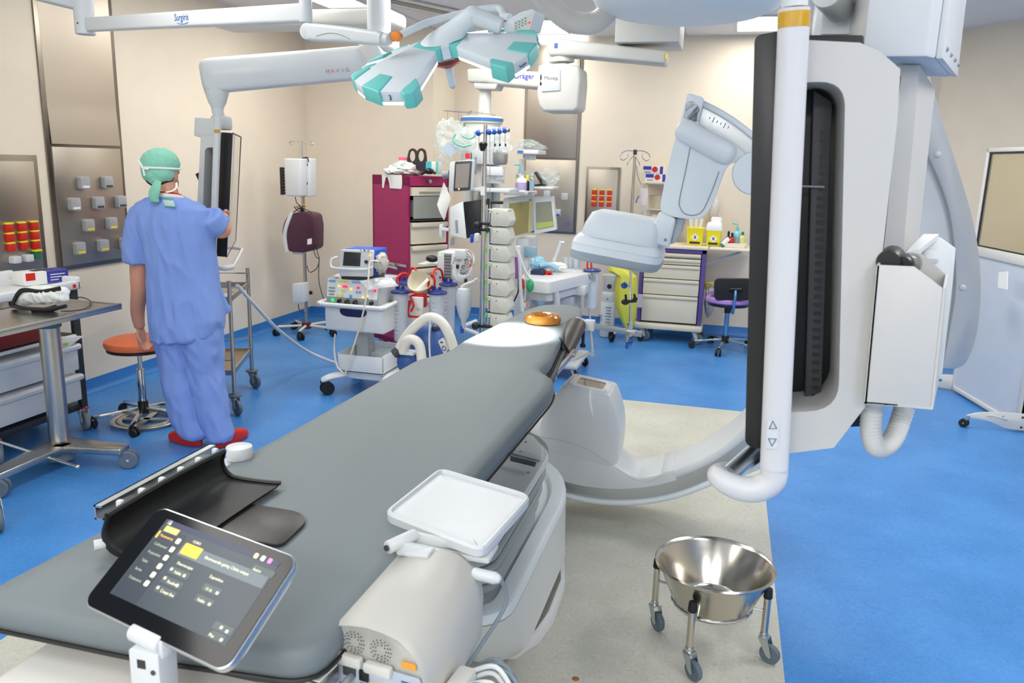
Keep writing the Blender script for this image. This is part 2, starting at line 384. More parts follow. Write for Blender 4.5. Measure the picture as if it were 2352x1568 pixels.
# ---------------------------------------------------------------- the operating table
def inset(poly, d):
    n = len(poly); out = []
    for i in range(n):
        a, b, c = Vector(poly[i - 1]), Vector(poly[i]), Vector(poly[(i + 1) % n]); u = (b - a).normalized(); v = (c - b).normalized()
        t = (u + v); t = t.normalized() if t.length > 1e-6 else u
        out.append(b + Vector((-t.y, t.x)) * d)
    return out
def stack(poly, prof):
    """rings of one plan outline (counter-clockwise) inset by prof[i][0] at height prof[i][1]"""
    return [[(q.x, q.y, z) for q in inset(poly, d)] for d, z in prof]
leather = mat('grey_leatherette', '747D80', .55, bump=.12, bscale=9, var=.03)
blackleather = mat('black_leatherette', '141414', .5, bump=.15, bscale=14)
brownboard = mat('dark_brown_laminate', '332C2A', .4)
table = thing('operating_table', 'long operating table with white pedestal and grey leatherette mattress', 'operating table', (-.9, 2.7, 0))
mo = [(-1.205, .975), (-.865, .975), (-.562, 1.0), (-.545, 1.8), (-.53, 2.6), (-.55, 2.75), (-.635, 2.85), (-.62, 2.98), (-.7, 3.75), (-.675, 4.0), (-.72, 4.25), (-.84, 4.3), (-.95, 4.22), (-.985, 4.05), (-1.058, 3.22), (-1.055, 2.98), (-1.12, 2.83), (-1.145, 1.9)]
mo = [q.to_2d() for q in rpoly([(*p, 0) for p in mo], .06, 5)]
MB().loft(stack(mo, [(.03, .892), (.006, .893), (0, .905), (0, .925), (.004, .938), (.014, .946), (.04, .95)])).build('mattress', leather, table)
m = MB(); m.tube([(*p, .896) for p in inset(mo, -.002)], .004, 6, sm=False, closed=True); m.build('piping', blackleather, table)
m = MB(); m.loft(stack([q.to_2d() for q in rpoly([(-1.1, 1.02, 0), (-.6, 1.02, 0), (-.6, 3.0, 0), (-.72, 4.15, 0), (-.93, 4.15, 0), (-1.09, 3.0, 0)], .08)], [(0, .862), (0, .891)])); m.build('tabletop', dgrey, table)
MB().lohi((-1.1, .87, .79), (-.585, 1.25, .862), .03, 4).build('end_cover', warm, table)
m = MB(); m.lohi((-1.15, .86, .742), (-.57, 1.3, .775), .006); m.build('end_rail', alu, table)
for x in (-.585, -1.135):
    m = MB(); m.lohi((x - .009, 1.1, .855), (x + .009, 2.5, .885), .003)
    for y in (1.3, 1.9, 2.4): m.lohi((x - .03, y - .02, .862), (x + .01, y + .02, .878))
    m.build('accessory_rail', dgrey if x > -.7 else alu, table)
m = MB(); m.lohi((-.625, 2.95, .862), (-.61, 3.5, .885), .003); m.lohi((-.66, 3.0, .868), (-.6, 3.03, .88)); m.lohi((-.69, 3.4, .868), (-.6, 3.43, .88)); m.build('accessory_rail', steel, table)
# pedestal: shell, bellows, carriage, steel floor plate
def plan(x0, x1, y0, y1, rf, ye):
    """counter-clockwise outline, rounded corners at the front, half ellipse at the far end"""
    out = [(x0 + rf - rf * math.cos(a), y0 + rf - rf * math.sin(a)) for a in [PI / 2 * k / 7 for k in range(8)]]
    out += [(x1 - rf + rf * math.cos(a), y0 + rf + rf * math.sin(a)) for a in [-PI / 2 + PI / 2 * k / 7 for k in range(8)]]
    cx, hw = (x0 + x1) / 2, (x1 - x0) / 2
    out += [(cx + hw * math.cos(PI * k / 16), ye + (y1 - ye) * math.sin(PI * k / 16)) for k in range(17)]
    return out
sh = [plan(-1.2, -.54, 2.27, 3.5, .16, 3.0), plan(-1.2, -.545, 2.22, 3.52, .16, 3.0), plan(-1.2, -.55, 2.1, 3.55, .15, 3.0)]
R = [[(x, y, .07) for x, y in inset(sh[0], .02)], [(x, y, .085) for x, y in sh[0]], [(x, y, .16) for x, y in sh[1]], [(x, y, .312) for x, y in sh[2]]]
MB().loft(R).build('pedestal_shell', white, table)
pl = sh[2]; R = [[(x, y, .316) for x, y in pl], [(x, y, .33) for x, y in pl], [(x, y, .345) for x, y in inset(pl, .006)], [(x, y, .35) for x, y in inset(pl, .018)], [(x, y, .347) for x, y in inset(pl, .062)], [(x, y, .325) for x, y in inset(pl, .07)]]
MB().loft(R).build('pedestal_rim', cool, table)
bel = mat('grey_bellows', '9AA3A4', .5)
m = MB(); zz = [(.325, 2.19), (.385, 2.14), (.445, 2.08), (.51, 2.02), (.575, 1.95)]
for k, (z, y) in enumerate(zz):
    p = plan(-1.12, -.615 + .012 * k, y, 3.08, .12, 2.75); h = .055
    m.loft([[(a, b, z - .04) for a, b in inset(p, .06)], [(a, b, z + h * .1) for a, b in inset(p, .055)], [(a, b, z + h * .35) for a, b in inset(p, .03)], [(a, b, z + h * .7) for a, b in p], [(a, b, z + h) for a, b in p], [(a, b, z + h * 1.1) for a, b in inset(p, .006)], [(a, b, z + h * 1.05) for a, b in inset(p, .07)]])
m.build('bellows', bel, table)
p = plan(-1.13, -.555, 1.92, 2.95, .1, 2.68)
m = MB(); m.loft([[(a, b, .635) for a, b in p], [(a, b, .655) for a, b in p], [(a, b, .66) for a, b in inset(p, .006)]]).build('carriage_plate', white, table)
m = MB(); m.slab([(-.7, 1.95, .66), (-.7, 2.72, .66), (-.7, 2.72, .86), (-.7, 1.95, .82)], (-.25, 0, 0), .006); m.lohi((-1.0, 1.4, .76), (-.69, 3.2, .845), .01)
m.slab([P(1180, 1000, Z=.665), P(1225, 1012, Z=.665), P(1247, 1040, Z=.665), P(1245, 1060, Z=.665), P(1180, 1043, Z=.665), P(1150, 1030, Z=.665)], (0, 0, .022), .005)
cs = m.build('carriage', white, table)
m = MB(); q = [P(1172, 1049, Z=.689), P(1232, 1064, Z=.689), P(1228, 1072, Z=.689), P(1172, 1058, Z=.689)]; m.slab(q, (0, 0, .004)); m.build('slot', dgrey, cs)
for px in ((1208, 1015), (1196, 1037), (1213, 1085)):
    c = P(*px, Z=.688 if px[1] < 1050 else .661); MB().cyl(c, c + Vector((0, 0, .002)), .005, n=10).build('screw', mgrey, cs)
fp = [(-1.25, 2.42), (-.66, 2.42), (-.59, 2.44), (-.53, 2.56), (-.51, 2.7), (-.515, 2.95), (-.56, 3.15), (-.7, 3.3), (-1.25, 3.3)]
MB().loft(stack(fp, [(0, .003), (0, .04), (.004, .048), (.014, .05)])).build('base_skirt', white, table)
MB().loft(stack(inset(fp, .018), [(0, .04), (0, .053)])).build('base_plate', steel, table)
# white arm support knob and accessory clamp beyond the arm trough
k = thing('rail_clamp', 'white rail clamp with round knob on the table edge beyond the black arm trough', 'clamp', (-1.15, 1.68, .86))
MB().cyl((-1.15, 1.7, .945), (-1.15, 1.7, .978), .033, bev=.004, n=28).build('knob', white, k)
m = MB(); m.lohi((-1.2, 1.6, .9), (-1.12, 1.74, .94), .012); m.lohi((-1.16, 1.62, .862), (-1.135, 1.72, .91), .004); m.lohi((-1.165, 1.6, .945), (-1.145, 1.625, .972), .006); m.build('clamp_body', white, k)
# arm trough: curved black pad, clips, steel rail, flat board
t = thing('arm_trough', 'curved black padded arm trough with white clips and steel rail on the mattress', 'arm support', (-1.05, 1.33, .95))
pr = catmull([(-1.052, 1.038), (-1.062, 1.006), (-1.05, .976), (-1.015, .963), (-.94, .957)], 5); pr = [Vector(q) for q in pr]
m = MB(); R = []
for y in [1.14 + .36 * k / 12 for k in range(13)]:
    e = .006 * math.sin(PI * (y - 1.14) / .36)
    top = [(q.x - e, y + .045 * (i / (len(pr) - 1)) ** 2 * (1 if y > 1.4 else .2), q.y + .008) for i, q in enumerate(pr)]
    bot = [(q.x - e - .01, y + .045 * (i / (len(pr) - 1)) ** 2 * (1 if y > 1.4 else .2), q.y - .003) for i, q in enumerate(pr)]
    R.append(top + bot[::-1])
m.loft(R); m.build('pad', blackleather, t, sharp=60)
m = MB(); m.tube([(a[0], a[1], a[2] + .002) for a in R[-1][:len(pr)]], .005, 6, sm=False); m.tube([(a[0], a[1], a[2]) for a in R[0][:len(pr)]], .005, 6, sm=False)
m.tube([(r[0][0] - .003, r[0][1], r[0][2]) for r in R], .006, 6, sm=False); m.build('edge_binding', black, t)
for k in range(6):
    y = 1.2 + .06 * k; MB().lohi((-1.084, y - .006, 1.02), (-1.07, y + .006, 1.05), .004).build('clip', white, t)
MB().cyl((-1.085, 1.135, .985), (-1.07, 1.15, .985), .01, n=14).build('end_knob', white, t)
m = MB(); m.lohi((-1.13, 1.19, 1.006), (-1.126, 1.55, 1.036)); m.lohi((-1.13, 1.19, 1.032), (-1.112, 1.55, 1.036)); m.lohi((-1.13, 1.19, 1.006), (-1.112, 1.55, 1.01))
for y in (1.25, 1.45): m.lohi((-1.13, y, .88), (-1.12, y + .04, 1.015)); m.lohi((-1.16, y, .872), (-1.1, y + .04, .886))
m.build('side_rail', alu, t)
bp = [P(*q, Z=.958) for q in ((480, 1215), (570, 1155), (688, 1174), (706, 1195), (645, 1252), (500, 1225))]; bp = rpoly(bp, [0, .01, .03, .03, .02, 0])
MB().slab(bp, (0, 0, -.007), .001).build('arm_board', brownboard, t)
# gel ring
m = MB(); c = Vector((-.815, 3.71, .952)); amber = mat('amber_gel', 'E59A35', .12, trans=.55, spec=.6, var=.15, vscale=30, bump=.25, bscale=30)
m.lathe([(.03, .012), (.034, .002), (.06, 0), (.084, .003), (.089, .014), (.086, .032), (.076, .041), (.062, .04), (.046, .03), (.036, .02), (.001, .016)], c, n=40)
tag(m.build('gel_head_ring', amber), 'amber gel head ring lying at the lit end of the mattress', 'gel ring')
# head end side support
t = thing('side_bolster', 'dark brown leather side bolster clamped beside the lit end of the mattress', 'side support', (-.66, 3.6, .86))
brownl = mat('brown_leatherette', '3C342F', .4, var=.15, vscale=5)
a, b = P(1322, 748, Y=3.8), P(1288, 812, Y=3.5); d = (b - a).normalized()
m = MB(); F = frame(d, (1, 0, 0)); R = []
for s_, k in ((-.04, .5), (-.034, .8), (-.02, .95), (0, 1), (.5, 1.05), (1, 1.02), (1.05, .9), (1.08, .5)):
    c = a + (b - a) * s_ if 0 <= s_ <= 1 else (a if s_ < 0 else b) + d * (s_ if s_ < 0 else s_ - 1)
    R.append([c + F @ Vector((.05 * k * math.cos(2 * PI * i / 24), .036 * k * math.sin(2 * PI * i / 24), 0)) for i in range(24)])
m.loft(R); m.build('bolster', brownl, t)
q = [P(*v, Y=3.42) for v in ((1292, 790), (1304, 812), (1300, 826), (1270, 836), (1263, 832), (1284, 812))]
MB().slab(rpoly(q, .01), (-.012, .05, .01), .004).build('flap', black, t)
m = MB(); m.tube([P(*v, Y=3.44) for v in ((1284, 776), (1302, 800), (1306, 815), (1290, 832), (1266, 837))], .005, 6); m.build('edge_binding', black, t)
m = MB(); c = P(1340, 748, Y=3.84); m.cyl(c - Vector((.04, .02, -.01)), c + Vector((.02, 0, 0)), .036, .03, 20, .006); m.build('grey_boss', lgrey, t)
c = P(1354, 746, Y=3.84); MB().box(c, (.05, .05, .05), .004).build('white_block', white, t)
m = MB(); c = P(1339, 783, Y=3.8); m.cyl(c - Vector((0, 0, .02)), c + Vector((0, 0, .05)), .008, n=12); m.cyl(c - Vector((0, 0, .03)), c - Vector((0, 0, .014)), .014, n=12); m.build('clamp_foot', black, t)
a, b = P(1362, 748, Y=3.84), P(1474, 768, Y=3.95); d = (b - a)
MB().slab([a + Vector((0, 0, .014)), b + Vector((0, 0, .014)), b - Vector((0, 0, .014)), a - Vector((0, 0, .014))], (0, .007, 0), .001).build('flat_bar', steel, t)
m = MB(); m.tube([P(x, y, Y=3.75) for x, y in ((1262, 838), (1230, 852), (1205, 872))], .007, 8); m.build('under_rail', steel, t)
# vertical rod with clamps on the flat bar
y0 = 3.93; t = thing('clamp_rod', 'thin steel rod with black clamps and blue knobs standing on the flat bar', 'rod', P(1447, 768, Y=y0))
f = lambda x, y: P(x, y, Y=y0)
m = MB(); m.cyl(f(1447, 765), f(1449, 600), .006, n=12); m.cyl(f(1447, 772), f(1447, 745), .011, n=12); m.cyl(f(1447, 750), f(1447, 740), .014, n=12); m.build('rod', chrome, t)
MB().box(f(1447, 762), (.06, .03, .022), .002).build('bar_clamp', steel, t)
MB().sph(f(1434, 655), .017).build('knob', blue, t); m = MB(); m.cyl(f(1440, 657), f(1449, 659), .004, n=8); m.build('pin', chrome, t)
m = MB(); m.sph(f(1436, 693), (.02, .016, .016)); m.cyl(f(1436, 693), f(1462, 690), .009, n=10); m.sph(f(1459, 686), (.012, .012, .012)); m.cyl(f(1437, 676), f(1438, 690), .006, n=8); m.cyl(f(1457, 675), f(1458, 690), .006, n=8); m.build('cross_clamp', black, t)
m = MB(); m.cyl(f(1442, 771), f(1441, 784), .012, .01, 12); m.build('socket', steel, t)
m = MB(); m.sph(f(1448, 783), .015); m.cyl(f(1441, 786), f(1439, 800), .008, .007, 12); m.build('lower_knob', blue, t)
# white cable from the side support down to the floor
tag(MB().tube([P(1356, 757, Y=3.86), P(1362, 790, Y=3.8) - Vector((0, 0, .05)), P(1352, 812, Y=4.1), P(1320, 826, Y=4.2), P(1290, 824, Y=4.3)], .006, 8).build('white_cable', white), 'white cable looping off the table beside the brown bolster', 'cable')
# white tray on a bracket
t = thing('accessory_tray', 'square white plastic tray on a swing bracket beside the mattress', 'tray', (-.54, 1.55, .88))
q = [P(*v, Z=.965) for v in ((878, 1180), (1010, 1076), (1224, 1140), (1108, 1270))]; nrm = Vector((0, 0, 1))
q = rpoly(q, .035, 5); pw = [v.to_2d() for v in q]
if sum(pw[i - 1].cross(pw[i]) for i in range(len(pw))) < 0: pw = pw[::-1]
tc_ = sum(pw, Vector((0, 0))) / len(pw)
MB().loft(stack(pw, [(.01, .945), (.001, .95), (0, .966), (.004, .97), (.009, .97), (.012, .964), (.02, .962)]) + [[(tc_.x + (q.x - tc_.x) * k, tc_.y + (q.y - tc_.y) * k, .962) for q in pw] for k in (.7, .4, .02)]).build('tray_top', mat('tray_white', 'D2D6D8', .4), t, sharp=20)
m = MB(); h = P(914, 1248, Z=.972); m.cyl(h + Vector((-.012, -.022, 0)), h + Vector((.02, .038, .004)), .013, n=18, bev=.002)
for o in ((-.006, -.012, 0), (.016, .03, 0)):
    a = h + Vector(o); m.slab([a + Vector((0, 0, .012)), a + Vector((.12, .06, -.03)), a + Vector((.12, .06, -.042)), a + Vector((0, 0, -.012))], Vector((-.004, .011, 0)), .002)
m.lohi(h + Vector((.1, .05, -.042)), h + Vector((.17, .12, -.03)), .003); m.build('swing_arm', white, t)
MB().cyl(h + Vector((-.014, -.026, 0)), h + Vector((-.0125, -.0225, 0)), .006, n=12).build('pivot_screw', dgrey, t)
m = MB(); m.lohi((-.555, h.y - .02, .86), (-.5, h.y + .05, .945), .006); m.lohi((h.x, h.y - .01, .952), (-.5, h.y + .03, .962), .003); m.lohi((-.6, h.y - .02, .862), (-.52, h.y + .04, .88), .003); m.sph((-.485, h.y, .93), .014); m.cyl((-.5, h.y, .93), (-.47, h.y + .01, .94), .007, n=10); m.build('rail_mount', white, t)
# patient monitor module
t = thing('monitor_module', 'rounded off-white module with vents and cables clamped beside the mattress', 'monitor module', (-.5, 1.25, .8))
C0, C1 = Vector((-.505, 1.085, 0)), Vector((-.5, 1.375, 0)); X = Vector((1, -.12, 0)).normalized()
prof = [(-.098, .78), (-.1, .885)] + [(-.1 + .06 * (1 - math.cos(a)), .885 + .068 * math.sin(a)) for a in (PI / 8, PI / 4, PI * 3 / 8, PI / 2)] + [(-.01, .957), (.02, .955)] + [(.02 + .08 * math.sin(a), .955 - .085 * (1 - math.cos(a))) for a in (PI / 8, PI / 4, PI * 3 / 8, PI / 2)] + [(.098, .78)]
def bodyring(c, k, dz=0): return [c + X * (u * k) + Vector((0, 0, .78 + (v - .78) * k + dz)) for u, v in prof]
Dy = Vector((.12, 1, 0)).normalized()
m = MB(); m.loft([bodyring(C0 + Dy * .004, .95), bodyring(C0 + Dy * .0, .97), bodyring(C0 + Dy * .012, 1), bodyring(C1, 1), bodyring(C1 + Dy * .018, .96), bodyring(C1 + Dy * .026, .86)])
body = m.build('housing', mat('module_off_white', 'C4C2BA', .42), t, sharp=50)
N = -Dy; O = C0 - Dy * .001
fp_ = lambda u, v: O + X * u + Vector((0, 0, v))
m = MB()
for cx, cz in ((-.032, .92), (.018, .918)):
    for rr, nn in ((.01, 9), (.0145, 13), (.019, 16)):
        for k in range(nn):
            a = 2 * PI * k / nn; c = fp_(cx + rr * math.cos(a), cz + rr * math.sin(a)); m.cyl(c, c + N * .0012, .0012, n=6)
m.build('vent_holes', dgrey, body)
m = MB(); m.slab([fp_(*v) for v in rrect(.184, .1, .008, 3, 0, .838)], N * .003); pan = m.build('connector_panel', mat('blue_grey_panel', 'B9C3D2', .45), t)
for u, v, w, h, mm in ((-.04, .889, .05, .018, warm), (.016, .887, .05, .018, warm), (.022, .855, .045, .014, cream)):
    MB().slab([fp_(*q) for q in rrect(w, h, .004, 2, u, v)], N * .012, .001).build('port_cover', mm, pan)
for u, v, w, h, mm in ((-.012, .866, .018, .02, black), (-.012, .84, .018, .022, black), (-.04, .868, .024, .02, dgrey), (.05, .838, .026, .03, rubber)):
    MB().slab([fp_(*q) for q in rrect(w, h, .002, 2, u, v)], N * .006, .001).build('socket', mm, pan)
MB().slab([fp_(*q) for q in rrect(.006, .003, .001, 2, -.012, .836)], N * .008).build('power_light', mat('lit_green_led', '7CFF20', .5, emit=2), pan)
for u, v, w, h in ((-.06, .815, .03, .003), (.02, .82, .03, .003), (.07, .86, .03, .003), (.07, .875, .026, .003), (-.08, .88, .014, .002), (-.045, .84, .03, .003)):
    MB().slab([fp_(*q) for q in rrect(w, h, .001, 1, u, v)], N * .0036).build('caption', blueink, pan)
text('lettering', 'CE', fp_(-.035, .82) + N * .0036, X, (0, 0, 1), .01, ink, pan)
MB().slab([fp_(*q) for q in rrect(.026, .011, .001, 1, .07, .905)], N * .0022).build('warning_label', mat('amber_label', 'EBA43A', .5), t)
tx = C1 - Dy * .035; text('lettering', 'PHILIPS', tx + X * -.005 + Vector((0, 0, .9528)), -X, -Dy, .009, ink, t)
m = MB(); a = fp_(-.07, .865); m.box((0, 0, 0), (.03, .06, .03), .004, M=TM(a + N * .04, -.12)); pg = m.build('metal_plug', steel, t)
m = MB(); m.box((0, 0, .016), (.028, .05, .002), 0, M=TM(a + N * .04, -.12)); lbl = m.build('plug_label', paper, pg)
m = MB()
for k in range(5): m.box((-.008 + .004 * k, .0, .0175), (.0015, .034 - .004 * (k % 3), .0006), M=TM(a + N * .04, -.12))
m.build('printed_lines', greyink, pg)
m = MB(); m.tube([a + N * .07, a + N * .1 - Vector((0, 0, .01)), a + N * .13 - Vector((0, 0, .06)), a + N * .13 - Vector((0, 0, .16))], .007, 8); m.build('cable', warm, t)
a = fp_(-.035, .86); m = MB(); m.hose([a + N * .006, a + N * .03 - Vector((0, 0, .003)), a + N * .055 - Vector((0, 0, .03)), a + N * .055 - Vector((0, 0, .1))], .006, 8, .004); m.build('cable', mgrey, t)
a = fp_(.05, .838); m = MB(); m.box((0, 0, 0), (.024, .03, .024), .003, M=TM(a + N * .015, -.12)); m.tube([a + N * .03, a + N * .05 - Vector((0, 0, .03)), a + N * .05 - Vector((0, 0, .12))], .005, 8); m.build('mains_plug', rubber, t)
rng = random.Random(3); sx = C0 + Dy * .12 + X * .1
m = MB()
m.box((.012, -.03, .81), (.035, .1, .04), .008, M=TM(sx - Vector((0, 0, 0)), -.12))
m.build('side_connector', warm, t)
for k in range(9):
    a = sx + X * .02 + Dy * (.05 - .12 * rng.random()) + Vector((0, 0, .79 + .03 * rng.random())); l = .05 + .05 * rng.random()
    pts = [a, a + X * l * .7 + Vector((0, 0, .015)), a + X * (l + .03) - Dy * .02 - Vector((0, 0, .07)), a + X * (l + .01) - Dy * .04 - Vector((0, 0, .2)), a + X * .02 - Dy * .05 - Vector((0, 0, .34))]
    MB().tube(pts, .0045, 8).build('cable', white if k % 3 == 0 else mat('slate_cable', '74828A', .5), t)
a = C1 + X * .1 + Vector((0, 0, .92)); m = MB(); m.cyl(a - X * .02, a + X * .03, .012, n=14, bev=.003); m.sph(a + X * .03, .01); m.build('probe_connector', white, t)
MB().tube([a + X * .04, a + X * .05 - Vector((0, 0, .05)), a + X * .02 - Dy * .06 - Vector((0, 0, .12)), a - Dy * .1 - Vector((0, 0, .16))], .004, 8).build('cable', mat('slate_cable', '74828A', .5), t)
m = MB(); m.lohi((-.56, 1.2, .76), (-.45, 1.34, .785), .004); m.lohi((-.58, 1.22, .77), (-.535, 1.32, .886), .004); m.build('rail_mount', lgrey, t)
# touch screen tablet
O = Vector((-.897, 1.087, 1.112)); U = Vector((.3106, -.0766, -.0091)); V = Vector((-.0446, -.144, -.1115)); V -= U * (V.dot(U) / U.dot(U)); N = -U.cross(V).normalized()
if N.z < 0: N = -N
t = thing('touch_screen', 'tilted black touch screen console in the foreground above the mattress', 'touch screen', (-.74, .86, .86))
def sp(u, v, h=0): return O + U * u + V * v + N * h
aw, ah = U.length, V.length
def srect(cx, cy, w, h, r=.004, n=4, z=0): return [sp(a / aw, b / ah, z) for a, b in rrect(w, h, r, n, cx * aw, cy * ah)]
MB().slab(srect(.5, .5, aw, ah, .022, 6), N * -.014, .003).build('casing', alu, t)
MB().slab(srect(.5, .5, aw - .006, ah - .006, .02, 6, .0002), N * .0012).build('glass', mat('black_glass', '0B0D11', .1, spec=.22, var=.02), t)
MB().slab(srect(.53, .5, aw * .9, ah * .9, .03, 5, -.014), N * -.012, .004).build('back_shell', white, t)
def scr(cx, cy, w, h, m, z=.0016, nm='screen_area', r=.001, par=None): return MB().slab(srect(cx, cy, w * aw, h * ah, r, 2, z), N * .0003).build(nm, m, par)
lit = lambda nm, c, e=.8: mat(nm, c, .3, emit=e)
sc = scr(.52, .46, .8, .74, lit('lit_screen_slate', '27343E', .35), .0014, 'display', par=t)
scr(.52, .115, .8, .05, lit('lit_screen_navy', '15203F', .5), par=sc, nm='top_bar')
scr(.22, .5, .18, .66, lit('lit_screen_dark', '1C2634', .45), par=sc, nm='menu_panel')
scr(.62, .285, .58, .11, lit('lit_screen_grey', '58646A', .5), par=sc, nm='tab_bar')
scr(.40, .27, .12, .1, lit('lit_screen_amber', 'F0B52A', .9), .0018, 'tab', par=sc)
scr(.2, .17, .1, .055, lit('lit_screen_khaki', 'B9AF62', .9), .0018, 'button', par=sc)
scr(.137, .24, .012, .07, lit('lit_screen_amber', 'F0B52A', .9), .0018, 'marker', par=sc)
icon = lit('lit_screen_icon', 'D9D6B8', .8)
for k in range(6): scr(.285, .235 + .082 * k, .028, .05, icon, .0018, 'icon', .002, par=sc)
wds = ['Parametres', 'Collimateur', 'Projections', 'Table', 'Series', 'Traitement']
for k, w_ in enumerate(wds): text('caption', w_, sp(.155, .25 + .082 * k, .0018), U, -V, .0065, lit('lit_screen_amber', 'F0B52A', .9) if k == 0 else lit('lit_screen_text', '9DA88F', .8), sc, 'LEFT', .0002)
text('caption', 'CORO', sp(.37, .2, .0018), U, -V, .006, icon, sc, 'LEFT', .0002)
for k, (u, v, w_) in enumerate(((.37, .4, 'Fluoroscopie'), (.60, .4, 'Exposition'), (.39, .475, 'Faible'), (.39, .565, 'Roadmap'), (.39, .65, 'Coupe fixe'), (.62, .5, '15 i/s'), (.62, .6, 'Faible'), (.5, .275, 'Electrocardio gating'), (.68, .275, 'Cliche unique'), (.8, .22, 'Autre'), (.8, .8, 'Plus'))):
    text('caption', w_, sp(u, v + .012, .0021), U, -V, .0068, icon, sc, 'LEFT', .0002)
dk = lit('lit_screen_button', '414B4C', .5)
for u, v, w_ in ((.42, .47, .14), (.42, .56, .14), (.42, .645, .14), (.66, .49, .12), (.66, .59, .12), (.85, .72, .12), (.85, .79, .09), (.86, .21, .14)): scr(u, v, w_, .06, dk, .0017, 'button', .002, par=sc)
for u, v in ((.365, .465), (.365, .55), (.365, .64), (.46, .475), (.46, .565), (.7, .5), (.7, .6), (.84, .72), (.88, .73), (.88, .8)): scr(u, v, .016, .025, icon, .002, 'icon', .0015, par=sc)
for k, c in enumerate(('D9D38A', 'E8E0C0', 'E070A0')): scr(.77 + .045 * k, .115, .024, .045, lit('lit_icon_%s' % 'abc'[k], c, .9), .0019, 'icon', .002, par=sc)
for k, c in enumerate(('E03A30', '3AA0E0', '40B040', 'E0E0D0')): scr(.148 + .014 * (k % 2), .10 + .022 * (k // 2), .012, .02, lit('lit_logo_%s' % 'abcd'[k], c, .8), .0019, 'icon', .0005, par=sc)
a = sp(.48, 1.0, -.01); m = MB(); F = U.normalized()
m.cyl(a - F * .035, a + F * .03, .014, n=18, bev=.003); m.box((0, 0, 0), (.05, .02, .03), .004, M=TM(a + Vector((.012, .0, -.005)), -.24)); m.build('hinge', white, t)
m = MB(); m.lohi((a.x - .022, a.y - .02, .8), (a.x + .03, a.y + .022, a.z - .01), .003); m.lohi((a.x - .03, a.y - .03, .76), (a.x + .04, a.y + .12, .8), .004); st = m.build('mount_post', white, t)
m = MB(); m.box((a.x + .0, a.y - .02, a.z - .03), (.014, .002, .014)); m.build('slot', brownboard, st)
for k in range(2): MB().cyl((a.x + .02, a.y - .0205, a.z - .04 - .03 * k), (a.x + .02, a.y - .022, a.z - .04 - .03 * k), .004, n=10).build('screw', dgrey, st)

# ---------------------------------------------------------------- C-arm X-ray unit
carm = thing('c_arm', 'large white C shaped X-ray arm beside the far half of the operating table', 'X-ray machine', (-.5, 3.75, 0))
ISO = Vector((-.52, 0, 1.07)); RO = .985; YN, YF = 3.64, 3.94
TH = math.radians(7.5); Wv = Vector((math.sin(TH), 0, math.cos(TH))); Uv = Vector((math.cos(TH), 0, -math.sin(TH)))
def arc(r0, r1, y0, y1, a0, a1, n=64, rd=.012):
    R = []
    for k in range(n + 1):
        a = math.radians(a0 + (a1 - a0) * k / n); d = Vector((math.cos(a), 0, math.sin(a)))
        cs = rpoly([(r0, y0, 0), (r1, y0, 0), (r1, y1, 0), (r0, y1, 0)], rd, 3)
        R.append([ISO + d * q.x + Vector((0, q.y, 0)) for q in cs])
    return MB().loft(R)
arc(.958, RO, YN, YF, -128, 71).build('arc_lip', cool, carm)
arc(.885, .965, YN + .02, YF - .02, -128, 69, rd=.004).build('arc_rail', alu, carm)
arc(.848, .892, YN, YF, -100, 66, rd=.02).build('arc_inner', white, carm)
f = lambda x, y, Y=YN: P(x, y, Y=Y)
# lower cover: filled between the rail and a wavy top edge, then the tube hump
top = [(1190, 985), (1232, 998), (1293, 1009), (1351, 1030), (1404, 1064), (1443, 1090), (1475, 1101), (1500, 1099)]
top3 = [f(*q) for q in top] + [ISO + Vector((math.cos(math.radians(a)), 0, math.sin(math.radians(a)))) * .843 + Vector((0, YN, 0)) for a in (-67, -64)]; topc = catmull(top3, 5)
low = []
for k in range(len(topc)):
    v = topc[k] - ISO; v.y = 0; d = v.normalized(); low.append(ISO + d * .893 + Vector((0, YN, 0)))
def shell(Y0, Y1, tp, lw, rd):
    R = []
    for a, b in zip(tp, lw):
        a = Vector((a.x, 0, a.z)); b = Vector((b.x, 0, b.z)); d = a - b
        if d.length < .012: a = b + (ISO * 1 - b).normalized() * .012; a.y = 0; d = a - b
        L = d.length; u = d / L; q = min(rd, L * .4); pts = [(0, Y0), (L - q, Y0), (L - q * .3, Y0 + q * .3), (L, Y0 + q), (L, Y1 - q), (L - q * .3, Y1 - q * .3), (L - q, Y1), (0, Y1)]
        R.append([Vector((b.x, y, b.z)) + u * s for s, y in pts])
    return MB().loft(R)
shell(YN - .004, YF, topc, low, .03).build('lower_cover', white, carm, sharp=50)
MB().tube([p + Vector((0, -.006, -.004)) for p in topc[5:-6]], .0018, 5, sm=False).build('cover_seam', lgrey, carm)
hump = []
C = Vector((-.02, 3.77, 0))
def sq(w, hu, hy, n=32, e=5.0, du=0, dy=0, c=None):
    out = []
    for k in range(n):
        t = 2 * PI * k / n; ct, st = math.cos(t), math.sin(t)
        u = math.copysign(abs(ct) ** (2 / e), ct) * hu; y = math.copysign(abs(st) ** (2 / e), st) * hy
        out.append(ISO + Uv * (u + du) + Wv * w + Vector((0, 3.77 + y + dy, 0)))
    return out
def sr(w, hu, hy, r, du=0): return [ISO + Uv * (u + du) + Wv * w + Vector((0, 3.78 + y, 0)) for u, y in rrect(2 * hu, 2 * hy, r, 5)]
MB().loft([sr(-.76, .205, .145, .05), sr(-.66, .2, .145, .05), sr(-.6, .192, .144, .05), sr(-.54, .176, .142, .045), sr(-.48, .148, .138, .04), sr(-.45, .13, .132, .03), sr(-.428, .116, .124, .025), sr(-.421, .108, .117, .02)]).build('tube_housing', white, carm, sharp=40)
fr = MB(); o_ = sq(-.421, .1, .1, e=9); i_ = sq(-.421, .066, .064, e=9)
